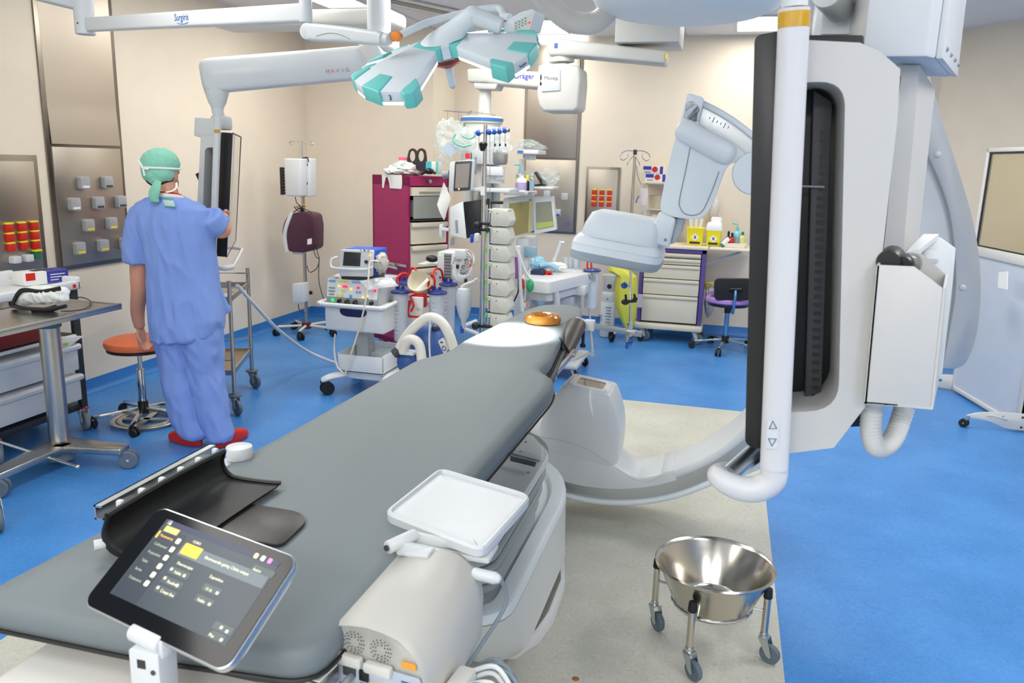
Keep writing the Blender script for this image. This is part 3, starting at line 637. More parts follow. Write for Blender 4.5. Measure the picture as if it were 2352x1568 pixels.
up = Wv * .006
fr.loft([o_, [p + up for p in sq(-.421, .096, .096, e=9)], [p + up for p in i_], [p - up for p in i_]], cap=False); tf = fr.build('window_frame', white, carm)
MB().slab([p - up * .2 for p in sq(-.42, .066, .064, e=9)], Wv * .002).build('tube_window', mat('tube_window_glass', '8A7668', .12, spec=.7, var=.5, vscale=14), tf)
for su in (-1, 1):
    for sy in (-1, 1):
        c = ISO + Uv * su * .082 + Wv * -.4155 + Vector((0, 3.77 + sy * .08, 0)); MB().cyl(c, c + Wv * .003, .003, n=8).build('screw', mgrey, tf)
# upper housing
hs = [(935, 100), (1065, 140), (1065, 400), (1260, 560), (1290, 590)]
Z_ = lambda q: f(1280 + q[0] / 3.1354, 180 + q[1] / 3.1354, 3.6)
out = [Z_(q) for q in ((925, 150), (1040, 190), (1000, 330), (1150, 380), (1300, 490), (1405, 590), (1405, 640), (1330, 590), (1240, 610), (1195, 680), (1160, 790), (1105, 930), (1065, 985), (1010, 1015), (910, 1010), (820, 995), (735, 950), (770, 760), (825, 520), (885, 320))]
out = rpoly(out, .03, 3)
MB().slab(out, (0, .32, 0), .018, 3).build('upper_housing', cool, carm, sharp=50)
q = [Z_(v) for v in ((935, 102), (1062, 140), (1008, 330), (900, 290))]
MB().slab(rpoly(q, .015, 3), (0, .33, 0), .01).build('end_cap', cool, carm, sharp=50)
m = MB(); a, b = Z_((945, 390)), Z_((1190, 525)); d = (b - a).normalized(); F = frame(d, (0, 1, 0)); R = []
for s_, k in [(-.055, .35), (-.045, .75), (-.025, .95), (0, 1)] + [((b - a).length * j / 6, 1) for j in range(1, 7)] + [((b - a).length + e, k) for e, k in ((.025, .95), (.045, .75), (.055, .35))]:
    R.append([a + d * s_ + F @ Vector((.04 * k * math.cos(2 * PI * i / 20), .05 * k * math.sin(2 * PI * i / 20), 0)) for i in range(20)])
m.loft(R); m.build('bulge', cool, carm)
pn = [Z_(v) for v in ((960, 475), (925, 660), (880, 870), (885, 930), (920, 975), (985, 985), (1040, 960), (1080, 890), (1130, 770), (1165, 670))]
MB().tube([p + Vector((0, -.001, 0)) for p in pn], .0022, 5, 5).build('panel_seam', mgrey, carm)
m = MB(); c = Z_((1310, 680)); m.lathe([(.07, 0), (.085, .0), (.09, .008), (.09, .3), (.08, .31), (.001, .31)], (c.x + .06, 3.58, c.z), (0, 1, 0), 36); m.build('round_boss', cool, carm)
c = Z_((1130, 290)); m = MB()
for k in range(6): m.box((0, 0, 0), (.0035, .003, .01 + .012 * (k % 3 == 1)), M=TM((c.x - .02 + .016 * k, YN + .019, c.z + .006 - .0075 * k), 0, 0, .4))
m.build('rail_marking', greyink, carm)
# detector
def dq(w, u0, u1, y0, y1, e=6, n=40):
    cu, cy, hu, hy = (u0 + u1) / 2, (y0 + y1) / 2, (u1 - u0) / 2, (y1 - y0) / 2; out = []
    for k in range(n):
        t = 2 * PI * k / n; ct, st = math.cos(t), math.sin(t)
        out.append(ISO + Uv * (cu + math.copysign(abs(ct) ** (2 / e), ct) * hu) + Wv * w + Vector((0, cy + math.copysign(abs(st) ** (2 / e), st) * hy, 0)))
    return out
D = (-.185, .222, 3.52, 3.92)
def dr(w, i, e=6): return dq(w, D[0] + i, D[1] - i, D[2] + i, D[3] - i, e)
MB().loft([dr(.196, .02), dr(.202, .008), dr(.214, .0), dr(.238, .0)]).build('detector_face', mat('pale_grey_blue_plastic', '98A4AB', .45), carm)
MB().loft([dr(.238, 0), dr(.268, .001), dr(.2685, .003), dr(.271, .003), dr(.2715, .001), dr(.292, .008), dr(.31, .022), dr(.316, .05)]).build('detector_body', cool, carm)
MB().loft([dq(.308, -.15, .2, 3.535, 3.88, 5), dq(.318, -.152, .2, 3.533, 3.88, 5), dq(.36, -.145, .2, 3.54, 3.875, 5), dq(.408, -.125, .19, 3.56, 3.86, 5), dq(.418, -.105, .17, 3.58, 3.84, 5)]).build('detector_collar', cool, carm)
br = [Z_(v) for v in ((735, 955), (715, 1015), (690, 1050), (600, 1040), (600, 1150), (700, 1185), (805, 1222), (855, 1010))]
MB().slab([p + Vector((0, -.02, 0)) for p in br], (0, .3, 0), .012, 3).build('detector_bracket', cool, carm, sharp=50)
br = [Z_(v) for v in ((850, 1008), (915, 1010), (880, 1130), (840, 1195), (812, 1200))]
MB().slab([p + Vector((0, .04, 0)) for p in br], (0, .2, 0), .01).build('bracket_guide', lgrey, carm)
c = Z_((781, 1160)); MB().cyl(c + Vector((0, -.024, 0)), c, .007, n=12).build('bolt', mgrey, carm)
# curved support arm hanging from the ceiling (behind the monitor frame)
g = lambda x, y: P(x, y, Y=3.4)
oc = catmull([g(*q) for q in ((2105, 40), (2150, 228), (2205, 400), (2238, 520), (2253, 640), (2246, 755), (2222, 828), (2195, 847))], 6)
ic = catmull([g(*q) for q in ((2165, 846), (2184, 745), (2196, 650), (2190, 540), (2172, 455), (2138, 370), (2080, 250), (2020, 60))], 6)
lb = MB().slab(oc + ic, (0, .3, 0), .006); la = lb.build('support_arm', mat('silver_paint', 'B4B7BA', .38, .35), carm, sharp=30)
h = lambda x, y: P(x, y, Y=3.43)
dc = catmull([h(*q) for q in ((2163, 846), (2184, 745), (2197, 650), (2191, 540), (2172, 455), (2138, 370))], 6) + [h(2050, 250), h(1960, 300), h(1900, 600), h(1960, 880), h(2100, 893), h(2148, 880)]
MB().slab(dc, (0, .26, 0), .02, 3).build('pivot_drum', white, carm, sharp=50)
for q in ((2153, 355), (2211, 660)): MB().sph(g(*q) + Vector((0, -.002, 0)), (.012, .006, .012)).build('dome_screw', lgrey, la)
m = MB(); a = g(2060, 50); m.lohi((.3, 3.3, a.z + .0), (.75, 3.85, CEIL - .002), .03, 3); m.build('ceiling_carriage', white, carm)
m = MB(); m.lohi((.3, 3.5, .9), (.62, 3.8, 1.25), .05, 3); m.build('arc_sleeve', white, carm)

# ---------------------------------------------------------------- large monitor in its handle frame
YM = 1.5; n_ = lambda x, y, Y=YM: P(x, y, Y=Y)
mon = thing('large_monitor', 'large monitor seen edge-on in a white handle frame hanging from the ceiling', 'monitor', (.12, 1.9, 1.1))
dv = Vector((.045, 1, 0)).normalized()
q = rpoly([n_(*v) for v in ((1733, 82), (1795, 70), (1768, 1034), (1711, 1024))], [.012, .002, .004, .016], 4)
MB().slab(q, dv * 1.3, .003).build('screen_casing', mat('satin_black', '16171A', .38), mon)
def bring(outer, inner, vec, n=72):
    c = sum(inner, Vector()) / len(inner)
    angs = [2 * PI * k / n for k in range(n)]
    for poly in (outer, inner):
        for p in poly: angs.append(math.atan2(p.z - c.z, p.x - c.x) % (2 * PI))
    angs = sorted(angs); angs = [a for k, a in enumerate(angs) if k == 0 or a - angs[k - 1] > 1e-4]
    def samp(poly):
        out = []
        for a in angs:
            d = Vector((math.cos(a), 0, math.sin(a))); best = None
            for i in range(len(poly)):
                p, s = poly[i - 1] - c, poly[i] - poly[i - 1]; den = d.x * s.z - d.z * s.x
                if abs(den) < 1e-12: continue
                t = (p.x * s.z - p.z * s.x) / den; w_ = (p.x * d.z - p.z * d.x) / den
                if t > 0 and -1e-6 <= w_ <= 1 + 1e-6 and (best is None or t > best): best = t
            out.append(c + d * best)
        return out
    o, i = samp(outer), samp(inner); vec = Vector(vec)
    return MB().loft([o, i, [p + vec for p in i], [p + vec for p in o]], closed=True)
outer = [n_(*v) for v in ((1800, 88), (1858, 92), (1975, 98), (2020, 117), (2068, 158), (2063, 260), (1987, 935), (1915, 1028), (1810, 1041), (1778, 1042))]
inner = rpoly([n_(*v) for v in ((1815, 190), (1942, 186), (1926, 942), (1780, 948))], [.01, .075, .06, .01], 6)
bring(outer, inner, (0, .16, 0), 120).build('rear_frame', mat('pearl_white_paint', 'C6C5C2', .4), mon, sharp=30)
MB().slab([n_(1800, 80, 1.64), n_(1985, 80, 1.64), n_(1985, 980, 1.64), n_(1770, 990, 1.64)], dv * 1.1, .004).build('electronics_box', black, mon)
vp = MB().slab([n_(1868, 205, 1.6), n_(1912, 235, 1.6), n_(1885, 955, 1.6), n_(1848, 945, 1.6)], (0, .03, 0), .003).build('vent_panel', dgrey, mon)
m = MB()
for k in range(34):
    yy = 262 + 19 * k; xx = 1890 - .028 * (yy - 262)
    if k < 8: c = n_(xx, yy * 1.0 + 40, 1.598); m.box(c, (.006, .004, .006))
    else: c = n_(xx - 1, yy + 40, 1.598); m.box(c, (.013, .004, .006))
m.build('vents', black, vp)
m = MB(); m.lohi(n_(1830, 425, 1.59), n_(1892, 431, 1.6)); m.build('bracket_edges', mgrey, vp)
# handle bar
YB = 1.44; b_ = lambda x, y: P(x, y, Y=YB)
def bar(x0, y0, x1, y1, w, d=.05):
    a, b = b_(x0, y0), b_(x1, y1); F = frame(b - a, (1, 0, 0)); sc = w * YB * 1.0 / FPX
    return [[p + F @ Vector((u, v, 0)) for u, v in rrect(sc, d, .018, 5)] for p in (a, b)]
h_ = MB().loft(bar(1824, 22, 1778, 1072, 62)).build('handle_bar', mat('white_handle_plastic', 'D0D0D3', .38), mon)
MB().loft([[p for p in r] for r in bar(1827, -60, 1825, 18, 52, .042)]).build('bar_extension', white, mon)
a, b = b_(1823, 30), b_(1822, 66); F = frame(b - a, (1, 0, 0)); sc = 63.5 * YB / FPX
MB().loft([[p + F @ Vector((u, v, 0)) for u, v in rrect(sc, .052, .019, 5)] for p in (a, b)]).build('amber_lens', mat('amber_lens', 'C99A1E', .3, var=.2, vscale=90), h_)
def onbar(x, y, dy=-.0262): return P(x, y, Y=YB + dy)
pad = [onbar(*v) for v in ((1763, 962), (1791, 958), (1786, 1030), (1758, 1030))]
MB().slab(rpoly(pad, .008, 4), (0, -.0012, 0)).build('button_pad', mat('pale_grey_pad', 'CDD2DA', .5), h_)
for tri in (((1775, 966), (1784, 984), (1767, 984)), ((1773, 1024), (1783, 1008), (1765, 1007))):
    MB().tube([onbar(*v, -.0276) for v in tri], .0011, 6, sm=False, closed=True).build('arrow_symbol', ink, h_)
pts = [b_(1778, 1068), b_(1775, 1100), b_(1745, 1121), b_(1705, 1122), b_(1668, 1108), P(1648, 1092, Y=1.46), P(1655, 1082, Y=1.52), P(1680, 1078, Y=1.6)]
MB().tube(pts, [.024, .024, .024, .023, .021, .019, .017, .016], 18, 8).build('grip', mat('white_handle_plastic', '', .4), mon)
m = MB(); a, b = P(1672, 1090, Y=1.5), P(1772, 1000, Y=1.66); m.cyl(a, b, .017, n=20); m.slab([n_(1690, 1100, 1.56), n_(1790, 1060, 1.56), n_(1790, 1030, 1.56)], (0, .04, 0)); m.build('lower_rail', alu, mon)
# suspension column, ceiling box
YC = 1.85; c_ = lambda x, y, Y=YC: P(x, y, Y=Y)
A = [c_(2064, 150), c_(2112, 150), c_(2148, 205, 2.05), c_(2100, 205, 2.05)]; B_ = [c_(2020, 720), c_(2062, 720), c_(2092, 720, 2.05), c_(2050, 720, 2.05)]
MB().loft([A, B_]).build('column', mat('pearl_white_paint', '', .4), mon, sharp=20)
z0 = P(2040, 131, Y=1.75).z
bx = [P(1980, 131, Y=1.75), P(2128, 131, Y=1.75), P(2148, 140, Y=1.78), P(2180, 214, Y=2.1)]; bx = [Vector((p.x, p.y, z0)) for p in bx]; bx.append(Vector((bx[0].x, bx[3].y, z0)))
bz = MB().slab(bx, (0, 0, CEIL - z0 - .001), .006).build('ceiling_box', white, mon)
a = Vector((bx[3].x, bx[3].y, z0)); b = Vector((bx[2].x, bx[2].y, z0)); s_ = Vector((.012, -.004, 0))
MB().slab([b + Vector((0, 0, .0)), a, a + Vector((.0, .06, .16)), a + Vector((0, .03, .26)), b + Vector((0, 0, .34))], s_, .002).build('side_plate', white, mon)
for k in range(4):
    p = b.lerp(a, .12 + .26 * k) + s_ + Vector((0, 0, .022)); MB().sph(p, .005, seg=10).build('bolt', mgrey, bz)
q0, q1 = P(1884, 80, Y=2.0), P(1967, 66, Y=2.0)
MB().lohi((q0.x, 2.0, q0.z), (q1.x + .02, 2.25, CEIL - .001), .004).build('side_box', cool, mon)
MB().cyl(P(1900, -20, Y=1.9), P(1930, 22, Y=1.98), .034, .03, 24, .004).build('cable_boss', white, mon)
MB().tube([c_(2066, 175), c_(2030, 540), c_(1987, 936)], .003, 6, sm=False).build('panel_gap', dgrey, mon)
# open holder pocket with rolled cuffs
YH = 1.47; k_ = lambda x, y, Y=YH: P(x, y, Y=Y)
pk = thing('holder_pocket', 'white open pocket with black rolled cables fixed to the back of the monitor frame', 'holder', (.3, 1.5, 1.29))
fr_ = [k_(*v) for v in ((2014, 608), (2100, 612), (2166, 662), (2137, 940), (1985, 927))]
m = MB(); m.slab(fr_, (0, .004, 0), .001)
bk = [k_(*v, YH + .16) for v in ((2030, 580), (2118, 582), (2172, 630), (2150, 880), (2000, 880))]
m.slab(bk, (0, .004, 0)); m.slab([fr_[2], fr_[3], bk[3], bk[2]], (.004, 0, 0)); m.slab([fr_[1], fr_[2], bk[2], bk[1]][0:0] or [fr_[3], fr_[4], bk[4], bk[3]], (0, 0, .004)); m.slab([fr_[0], fr_[4], bk[4], bk[0]], (.004, 0, 0))
m.build('pocket', mat('pearl_white_paint', '', .4), pk)
m = MB(); c = k_(2046, 596, YH + .07); m.lathe([(.008, -.05), (.019, -.05), (.022, -.04), (.02, 0), (.022, .04), (.019, .05), (.008, .05)], c, (.25, 1, 0), 24); m.build('rolled_cable', black, pk)
m = MB(); c = k_(2082, 606, YH + .06); m.lathe([(.006, -.04), (.016, -.04), (.018, -.03), (.018, .03), (.016, .04), (.006, .04)], c, (.4, 1, 0), 20); m.build('rolled_cable', black, pk)
m = MB(); c = k_(2089, 606, YH + .045); m.lathe([(.015, -.01), (.019, -.008), (.019, .008), (.015, .01)], c, (.4, 1, 0), 20); m.build('clear_sleeve', clear, pk)
m = MB(); b1 = lambda x, y: P(x, y, Y=1.9)
m.slab([b1(2085, 600), b1(2120, 545), b1(2160, 545), b1(2196, 570), b1(2190, 640), b1(2165, 860), b1(2140, 860)], (0, .02, 0), .003); m.slab([b1(2120, 548), b1(2155, 548), P(2110, 585, Y=1.7), P(2080, 590, Y=1.7)], (0, 0, .01))
m.build('wall_bracket', white, pk)
m = MB(); b2 = lambda x, y: P(x, y, Y=1.85); m.slab(rpoly([b2(*v) for v in ((2120, 575), (2180, 575), (2188, 590), (2166, 780), (2140, 780))], .01), (0, .02, 0), .003); hb = m.build('hanging_tray', white, pk)
m = MB(); m.slab(rpoly([P(*v, Y=1.848) for v in ((2128, 593), (2156, 595), (2156, 604), (2140, 604))], .004), (0, .004, 0)); m.build('slot', lgrey, hb)
MB().hose([k_(2005, 920, 1.55), k_(2000, 985, 1.55), k_(2010, 1022, 1.55), k_(2030, 1026, 1.57), k_(2055, 1000, 1.6), k_(2078, 935, 1.62)], .018, 20, .007, .07).build('corrugated_hose', mat('grey_white_hose', 'CFCDC8', .5), pk)

# ---------------------------------------------------------------- wheeled steel bowl
bw = thing('kick_bowl', 'round stainless steel bowl in a low frame on four grey wheels', 'bowl stand', (.06, 2.72, 0))
cx, cy, zr = .058, 2.705, .345
bowlm = mat('polished_steel', 'CFC8BC', .2, 1, var=.04, vscale=40)
m = MB(); m.lathe([(.001, zr - .165), (.118, zr - .165), (.128, zr - .16), (.134, zr - .15), (.19, zr - .01), (.198, zr - .002), (.204, zr + .002), (.209, zr - .003), (.207, zr - .009), (.199, zr - .009), (.192, zr - .02), (.137, zr - .153), (.13, zr - .164), (.12, zr - .169), (.001, zr - .169)], (cx, cy, 0), n=72); m.build('bowl', bowlm, bw, sharp=60)
legs = [(-.145, 2.8), (-.005, 2.53), (.245, 2.7), (.12, 2.97)]
m = MB(); m.tube([(cx + .14 * math.cos(a), cy + .14 * math.sin(a), .195) for a in [2 * PI * k / 24 for k in range(24)]], .0045, 8, closed=True, sm=False)
for lx, ly in legs:
    d = (Vector((cx, cy)) - Vector((lx, ly))).normalized(); m.cyl((lx, ly, .192), (lx + d.x * .07, ly + d.y * .07, .195), .0045, n=8)
m.build('ring_frame', chrome, bw)
for (lx, ly), ang in zip(legs, (-.9, -.75, -.4, .5)):
    MB().cyl((lx, ly, .1), (lx, ly, .255), .0125, n=20).build('leg', bowlm, bw)
    MB().cyl((lx, ly, .242), (lx, ly, .28), .016, .014, 20, .004).build('rubber_cap', rubber, bw)
    caster(bw, (lx, ly, .098), .036, ang, alu, greyrub, w=.02, lean=.75)
# lead screen on castors
SA, SB = Vector((1.86, 6.95, 0)), Vector((2.04, 5.96, 0)); sd = (SB - SA).normalized(); sn = Vector((-1, 0, 0))
ls = thing('lead_screen', 'tall white mobile lead screen with tinted window by the right wall', 'screen', (1.95, 6.45, 0))
def sq4(a0, a1, z0, z1, off=0): return [SA + sd * a0 + Vector((off, 0, z0)), SA + sd * a1 + Vector((off, 0, z0)), SA + sd * a1 + Vector((off, 0, z1)), SA + sd * a0 + Vector((off, 0, z1))]
LN = (SB - SA).length
MB().slab(sq4(0, LN, .03, 1.14), (.02, 0, 0)).build('panel', mat('pale_blue_panel', 'C3CBD4', .5), ls)
m = MB()
for a0, a1, z0, z1 in ((0, .03, .02, 1.9), (LN - .05, LN, .02, 1.9), (0, LN, 1.87, 1.9), (0, LN, 1.1, 1.17), (0, LN, .02, .05)): m.slab(sq4(a0, a1, z0, z1, -.012), (.045, 0, 0), .003)
m.build('frame', warm, ls)
MB().slab(sq4(.03, LN - .05, 1.17, 1.87, .005), (.01, 0, 0)).build('window', mat('tinted_lead_glass', 'E6DCC0', .08, trans=.85, spec=.5), ls)
m = MB()
for a0, a1, z0, z1 in ((.03, .045, 1.17, 1.87), (LN - .06, LN - .05, 1.17, 1.87), (.03, LN - .05, 1.855, 1.87), (.03, LN - .05, 1.17, 1.18)): m.slab(sq4(a0, a1, z0, z1, -.002), (.02, 0, 0))
m.build('gasket', black, ls)
for Q_, dy in ((SA, .0), (SB, -.02)):
    y = Q_.y + dy; prof = [(-.34, .075), (-.3, .105), (-.2, .125), (0, .135), (.2, .125), (.3, .105), (.34, .075), (.2, .05), (.1, .025), (0, .018), (-.1, .025), (-.2, .06)]
    pts = catmull([(Q_.x + u, y, v) for u, v in prof], 4, closed=True)
    ft = MB().slab(pts, (0, -.012, 0), .002).build('foot', warm, ls)
    for s_ in (-1, 1):
        m = MB(); m.tube([(Q_.x + s_ * .22, y - .0125, .1), (Q_.x + s_ * .17, y - .0125, .1), (Q_.x + s_ * .1, y - .0125, .085)], .006, 6, flat=.5); m.sph((Q_.x + s_ * .1, y - .0125, .085), (.015, .004, .011)); m.sph((Q_.x + s_ * .12, y - .0125, .108), (.009, .004, .009)); m.build('cut_out', mat('blue_cutout', '2F7CC8', .5) if Q_ is SA else lgrey, ft)
        caster(ls, (Q_.x + s_ * .33, y - .006, .075), .03, 2.6, alu, rubber, twin=True, w=.016)
    for u, v in ((0, .11), (0, .04)): MB().cyl((Q_.x + u, y - .012, v), (Q_.x + u, y - .016, v), .008, n=10).build('bolt', dgrey, ft)
MB().slab([P(*v, X=1.86) for v in ((2295, 625), (2316, 623), (2314, 665), (2293, 660))], (-.004, 0, 0)).build('taped_note', paper, ls)

# ---------------------------------------------------------------- surgical lamp on its arms
LC = P(1025, 112, Y=2.8); LN_ = Vector((-.079, -.447, .891)).normalized()
def lp(x, y, h=0): return PP(780 + x / 4.704, y / 4.704, LC + LN_ * h, LN_)
lamp = thing('surgical_lamp', 'white and teal four-armed surgical lamp hanging lit over the table end', 'lamp', LC)
pet1 = [(785, 505), (1040, 552), (840, 860), (780, 960), (640, 990), (420, 990), (235, 930), (150, 860), (330, 722)]
pet2 = [(1255, 505), (1395, 355), (1905, 350), (2125, 378), (2135, 470), (2030, 590), (1880, 685), (1760, 672), (1625, 640)]
c0 = lp(1095, 520)
ledm = mat('lit_lamp_led_face', 'FFFFFF', .4, emit=3)
def petal(pts3, flip):
    MB().slab(pts3, -LN_ * .036, .003).build('petal', cool, lamp)
    c = sum(pts3, Vector()) / len(pts3)
    MB().slab([c + (p - c) * .985 - LN_ * .036 for p in pts3], -LN_ * .01, .002).build('led_face', ledm, lamp)
P1 = [lp(*q) for q in pet1]; P2 = [lp(*q) for q in pet2]
petal(P1, 0); petal(P2, 0)
def opp(pts): return [LC * 2 - p + (LC - LC) for p in pts]
hubc = lp(1105, 430)
droop = lambda p: p - LN_ * .3 * max(0, (p - hubc).length - .07)
P4 = [droop(hubc * 2 - p) for p in P1]; P3 = [droop(hubc * 2 - p) for p in P2]
petal(P3, 0); petal(P4, 0)
def block(pts, d=.05, up=.004): return MB().slab([p + LN_ * up for p in pts], -LN_ * d, .005, 3)
b1 = [[(655, 990), (825, 845), (872, 930), (800, 1010), (690, 1030)], [(235, 935), (440, 800), (575, 830), (425, 1005)], [(120, 830), (160, 788), (325, 722), (340, 735), (155, 872)]]
b2 = [[(1620, 650), (1665, 640), (1880, 685), (1800, 750), (1625, 700)], [(1800, 540), (1880, 455), (2135, 470), (2045, 590)], [(1900, 348), (1960, 330), (2110, 338), (2140, 385), (2120, 385)]]
for k, q in enumerate(b1 + b2):
    t3 = [lp(*v) for v in q]; block(t3).build('bumper', teal, lamp); block([droop(hubc * 2 - p) for p in t3]).build('bumper', teal, lamp)
hp = [(785, 505), (870, 440), (1000, 372), (1330, 355), (1400, 355), (1255, 505), (1180, 498), (1095, 520), (1040, 552)]
MB().slab([lp(*q, .001) for q in hp], -LN_ * .04, .002).build('hub', teal, lamp)
m = MB(); m.slab([lp(*q, .002) for q in ((1095, 520), (1180, 498), (1185, 480), (1095, 480))], -LN_ * .042); m.build('hub_insert', cool, lamp)
ap = LC + LN_ * .075 + Vector((.02, .02, 0))
m = MB(); bend = P(780 + 1440 / 4.704, 165 / 4.704, Y=2.88); jn = P(780 + 1745 / 4.704, 285 / 4.704, Y=2.9)
m.loft([[hubc + (frame(LN_) @ Vector((.078 * math.cos(2 * PI * k / 28), .078 * math.sin(2 * PI * k / 28), 0))) + LN_ * .002 for k in range(28)]] +
       [[(hubc + LN_ * .002).lerp(bend, s) + ((bend - hubc) * 0) + (frame(LN_.lerp((bend - hubc).normalized(), s)) @ Vector((r * math.cos(2 * PI * k / 28), r * math.sin(2 * PI * k / 28), 0))) for k in range(28)] for s, r in ((.15, .07), (.35, .05), (.6, .036))])
m.build('dome', cool, lamp)
m = MB(); m.tube([hubc.lerp(bend, .5), hubc.lerp(bend, .85), bend, bend.lerp(jn, .2), jn], [.036, .033, .031, .03, .028], 18, 6); m.build('neck', cool, lamp)
qb = lambda x, y, Y=2.9: P(780 + x / 4.704, y / 4.704, Y=Y)
cb = MB().slab([qb(*v) for v in ((1770, 250), (1835, 195), (1950, 130), (2080, 92), (2118, 130), (2065, 330), (1870, 352), (1778, 345))], (.02, .07, 0), .004).build('control_box', cool, lamp)
m = MB().slab([qb(*v, 2.897) for v in ((1885, 230), (2105, 140), (2058, 320), (1880, 340))], (0, .003, 0)); kp = m.build('keypad', mat('pale_green_pad', 'D5DDD6', .5), cb)
for i in range(4):
    for j in range(3):
        c = qb(1905 + 34 * i, 250 - 18 * i + 30 * j, 2.896); MB().box(c, (.006, .002, .004)).build('key', mgrey, kp)
MB().sph(qb(2050, 245, 2.895), .004, seg=10).build('red_led', mat('lit_red_led', 'FF3040', .5, emit=1.5), kp)
yk = [(665, 375, 2.78), (800, 310, 2.82), (950, 245, 2.88), (1200, 175, 2.95), (1500, 105, 3.0), (1690, 88, 3.02), (1752, 112, 3.0), (1768, 165, 2.97), (1840, 190, 2.93)]
MB().tube([qb(*v) for v in yk], .0125, 12, 6).build('yoke', cool, lamp)
kn = qb(615, 388, 2.76); MB().cyl(kn + Vector((-.004, .022, 0)), kn + Vector((.0, -.012, -.002)), .0165, n=28, bev=.002).build('orange_cap', orange, lamp)
MB().cyl(kn + Vector((-.03, .02, 0)), kn + Vector((.0, .01, 0)), .016, n=20).build('pivot_ring', mgrey, lamp)
h0 = lp(1150, 600, -.04); 
MB().lathe([(.05, 0), (.052, .004), (.04, .01), (.02, .02)], h0 - LN_ * .02, -LN_, 24).build('red_collar', mat('dark_red_plastic', '7E1E1C', .4), lamp)
MB().cyl(hubc - LN_ * .036, h0 - LN_ * .01, .03, n=24).build('handle_mount', lgrey, lamp)
m = MB(); m.hose([h0 - LN_ * .03, h0 - LN_ * .07, h0 - LN_ * .108], .0135, 18, .006, .05); m.sph(h0 - LN_ * .108, .0133); m.build('handle', mat('ribbed_grey_sleeve', 'AAB4BE', .3), lamp)
e2 = [lp(*q, -.0) for q in ((1890, 682), (2026, 594))]
dx = (e2[1] - e2[0]); up_ = LN_; out_ = dx.cross(up_).normalized()
text('lettering', 'Surgiris', (e2[0] + e2[1]) / 2 - LN_ * .029 + out_ * .005 + LN_ * .006, dx, up_, .014, blueink, lamp)
e1 = [lp(*q) for q in ((450, 990), (620, 990))]; dx = e1[1] - e1[0]; out_ = dx.cross(LN_).normalized()
text('lettering', '3', (e1[0] + e1[1]) / 2 - LN_ * .027 + out_ * .003, dx, LN_, .024, ink, lamp)
# the lamp's own light
sp_ = bpy.data.lights.new('surgical_lamp_light', 'SPOT'); so = bpy.data.objects.new('surgical_lamp_light', sp_); COL.objects.link(so)
so.parent = lamp; so.location = -LN_ * .07; aim = Vector((-.92, 3.4, .95)) - (LC - LN_ * .07); so.rotation_euler = aim.to_track_quat('-Z', 'Y').to_euler()
sp_.energy = 1050; sp_.spot_size = math.radians(23); sp_.spot_blend = .55; sp_.shadow_soft_size = .05; sp_.color = (1, .985, .95)
# arms
am = thing('lamp_boom', 'long white ceiling lamp arm with blue lettering above the person', 'lamp arm', P(190, 40, Y=3.75))
YA, YB_ = 3.75, 2.9
a, b = P(200, 57, Y=YA), P(705, 30, Y=YB_); d = (b - a).normalized(); F = frame(d, (0, 0, 1))
MB().loft([[p + F @ Vector((u, v, 0)) for u, v in rrect(.068, .05, .012, 4)] for p in (a, b)]).build('upper_arm', white, am)
s_ = F @ Vector((0, 1, 0)); s_ = s_ if s_.y < 0 else -s_
tx = P(433, 41, Y=3.3); mid = a + d * ((tx - a).dot(d))
text('lettering', 'Surgiris', mid + s_ * .0255 + Vector((0, 0, -.008)), d, (0, 0, 1), .042, blueink, am)
m = MB(); 
cu = [mid + s_ * .0262 + d * (-.04 + .1 * k / 8) + Vector((0, 0, -.016 - .006 * math.sin(PI * k / 8))) for k in range(9)]
m.tube(cu, .0016, 6, sm=False); m.build('swoosh', mat('sky_blue_ink', '6FA8DC', .5), am)
pb = P(197, 80, Y=YA); MB().cyl(pb, Vector((pb.x, pb.y, CEIL - .05)), .05, .05, 28, .006).build('pivot_post', white, am)
q1, q2 = P(180, 15, Y=YA), P(60, -25, Y=3.5); q1.z += .02; F2 = frame(q2 - q1, (0, 0, 1))
MB().loft([[p + F2 @ Vector((u, v, 0)) for u, v in rrect(.08, .06, .015, 4)] for p in (q1, q2 + (q2 - q1) * 2)]).build('ceiling_arm', white, am)
MB().cyl(pb + Vector((.0, -.051, .05)), pb + Vector((0, -.045, .05)), .005, n=10).build('screw', dgrey, am)
e = P(703, 52, Y=YB_); MB().cyl(e + Vector((0, 0, -.0)), e + Vector((0, 0, .085)), .024, n=24, bev=.004).build('elbow', white, am)
# spring arm: joint, body, end
j0 = P(712, 74, Y=2.86); j1 = P(872, 88, Y=2.76); d = (j1 - j0).normalized(); F = frame(d, (0, 0, 1))
MB().cyl(j0 + Vector((0, -.026, 0)), j0 + Vector((0, .03, 0)), .03, n=28, bev=.005).build('spring_joint', white, am)
MB().loft([[j0 + d * L + F @ Vector((u + o, v, 0)) for u, v in rrect(hh, .05, .014, 4)] for L, hh, o in ((0, .06, 0), (.05, .062, 0), (.17, .056, .002), ((j1 - j0).length, .048, 0), ((j1 - j0).length + .02, .036, -.002))]).build('spring_arm', white, am)
m = MB(); m.tube([j0 + d * (.05 + .17 * k / 8) + F @ Vector((-.015 + .016 * math.sin(PI * k / 8), 0, 0)) + Vector((0, -.027, 0)) for k in range(9)], .0012, 5, sm=False); m.build('seam', mgrey, am)
m = MB(); m.cyl(j1 + d * .0, j1 + d * .045, .019, n=24); m.build('end_tube', white, am); MB().cyl(j1 + d * .012, j1 + d * .02, .0195, n=24).build('amber_band', mat('amber_lens', '', .3), am)

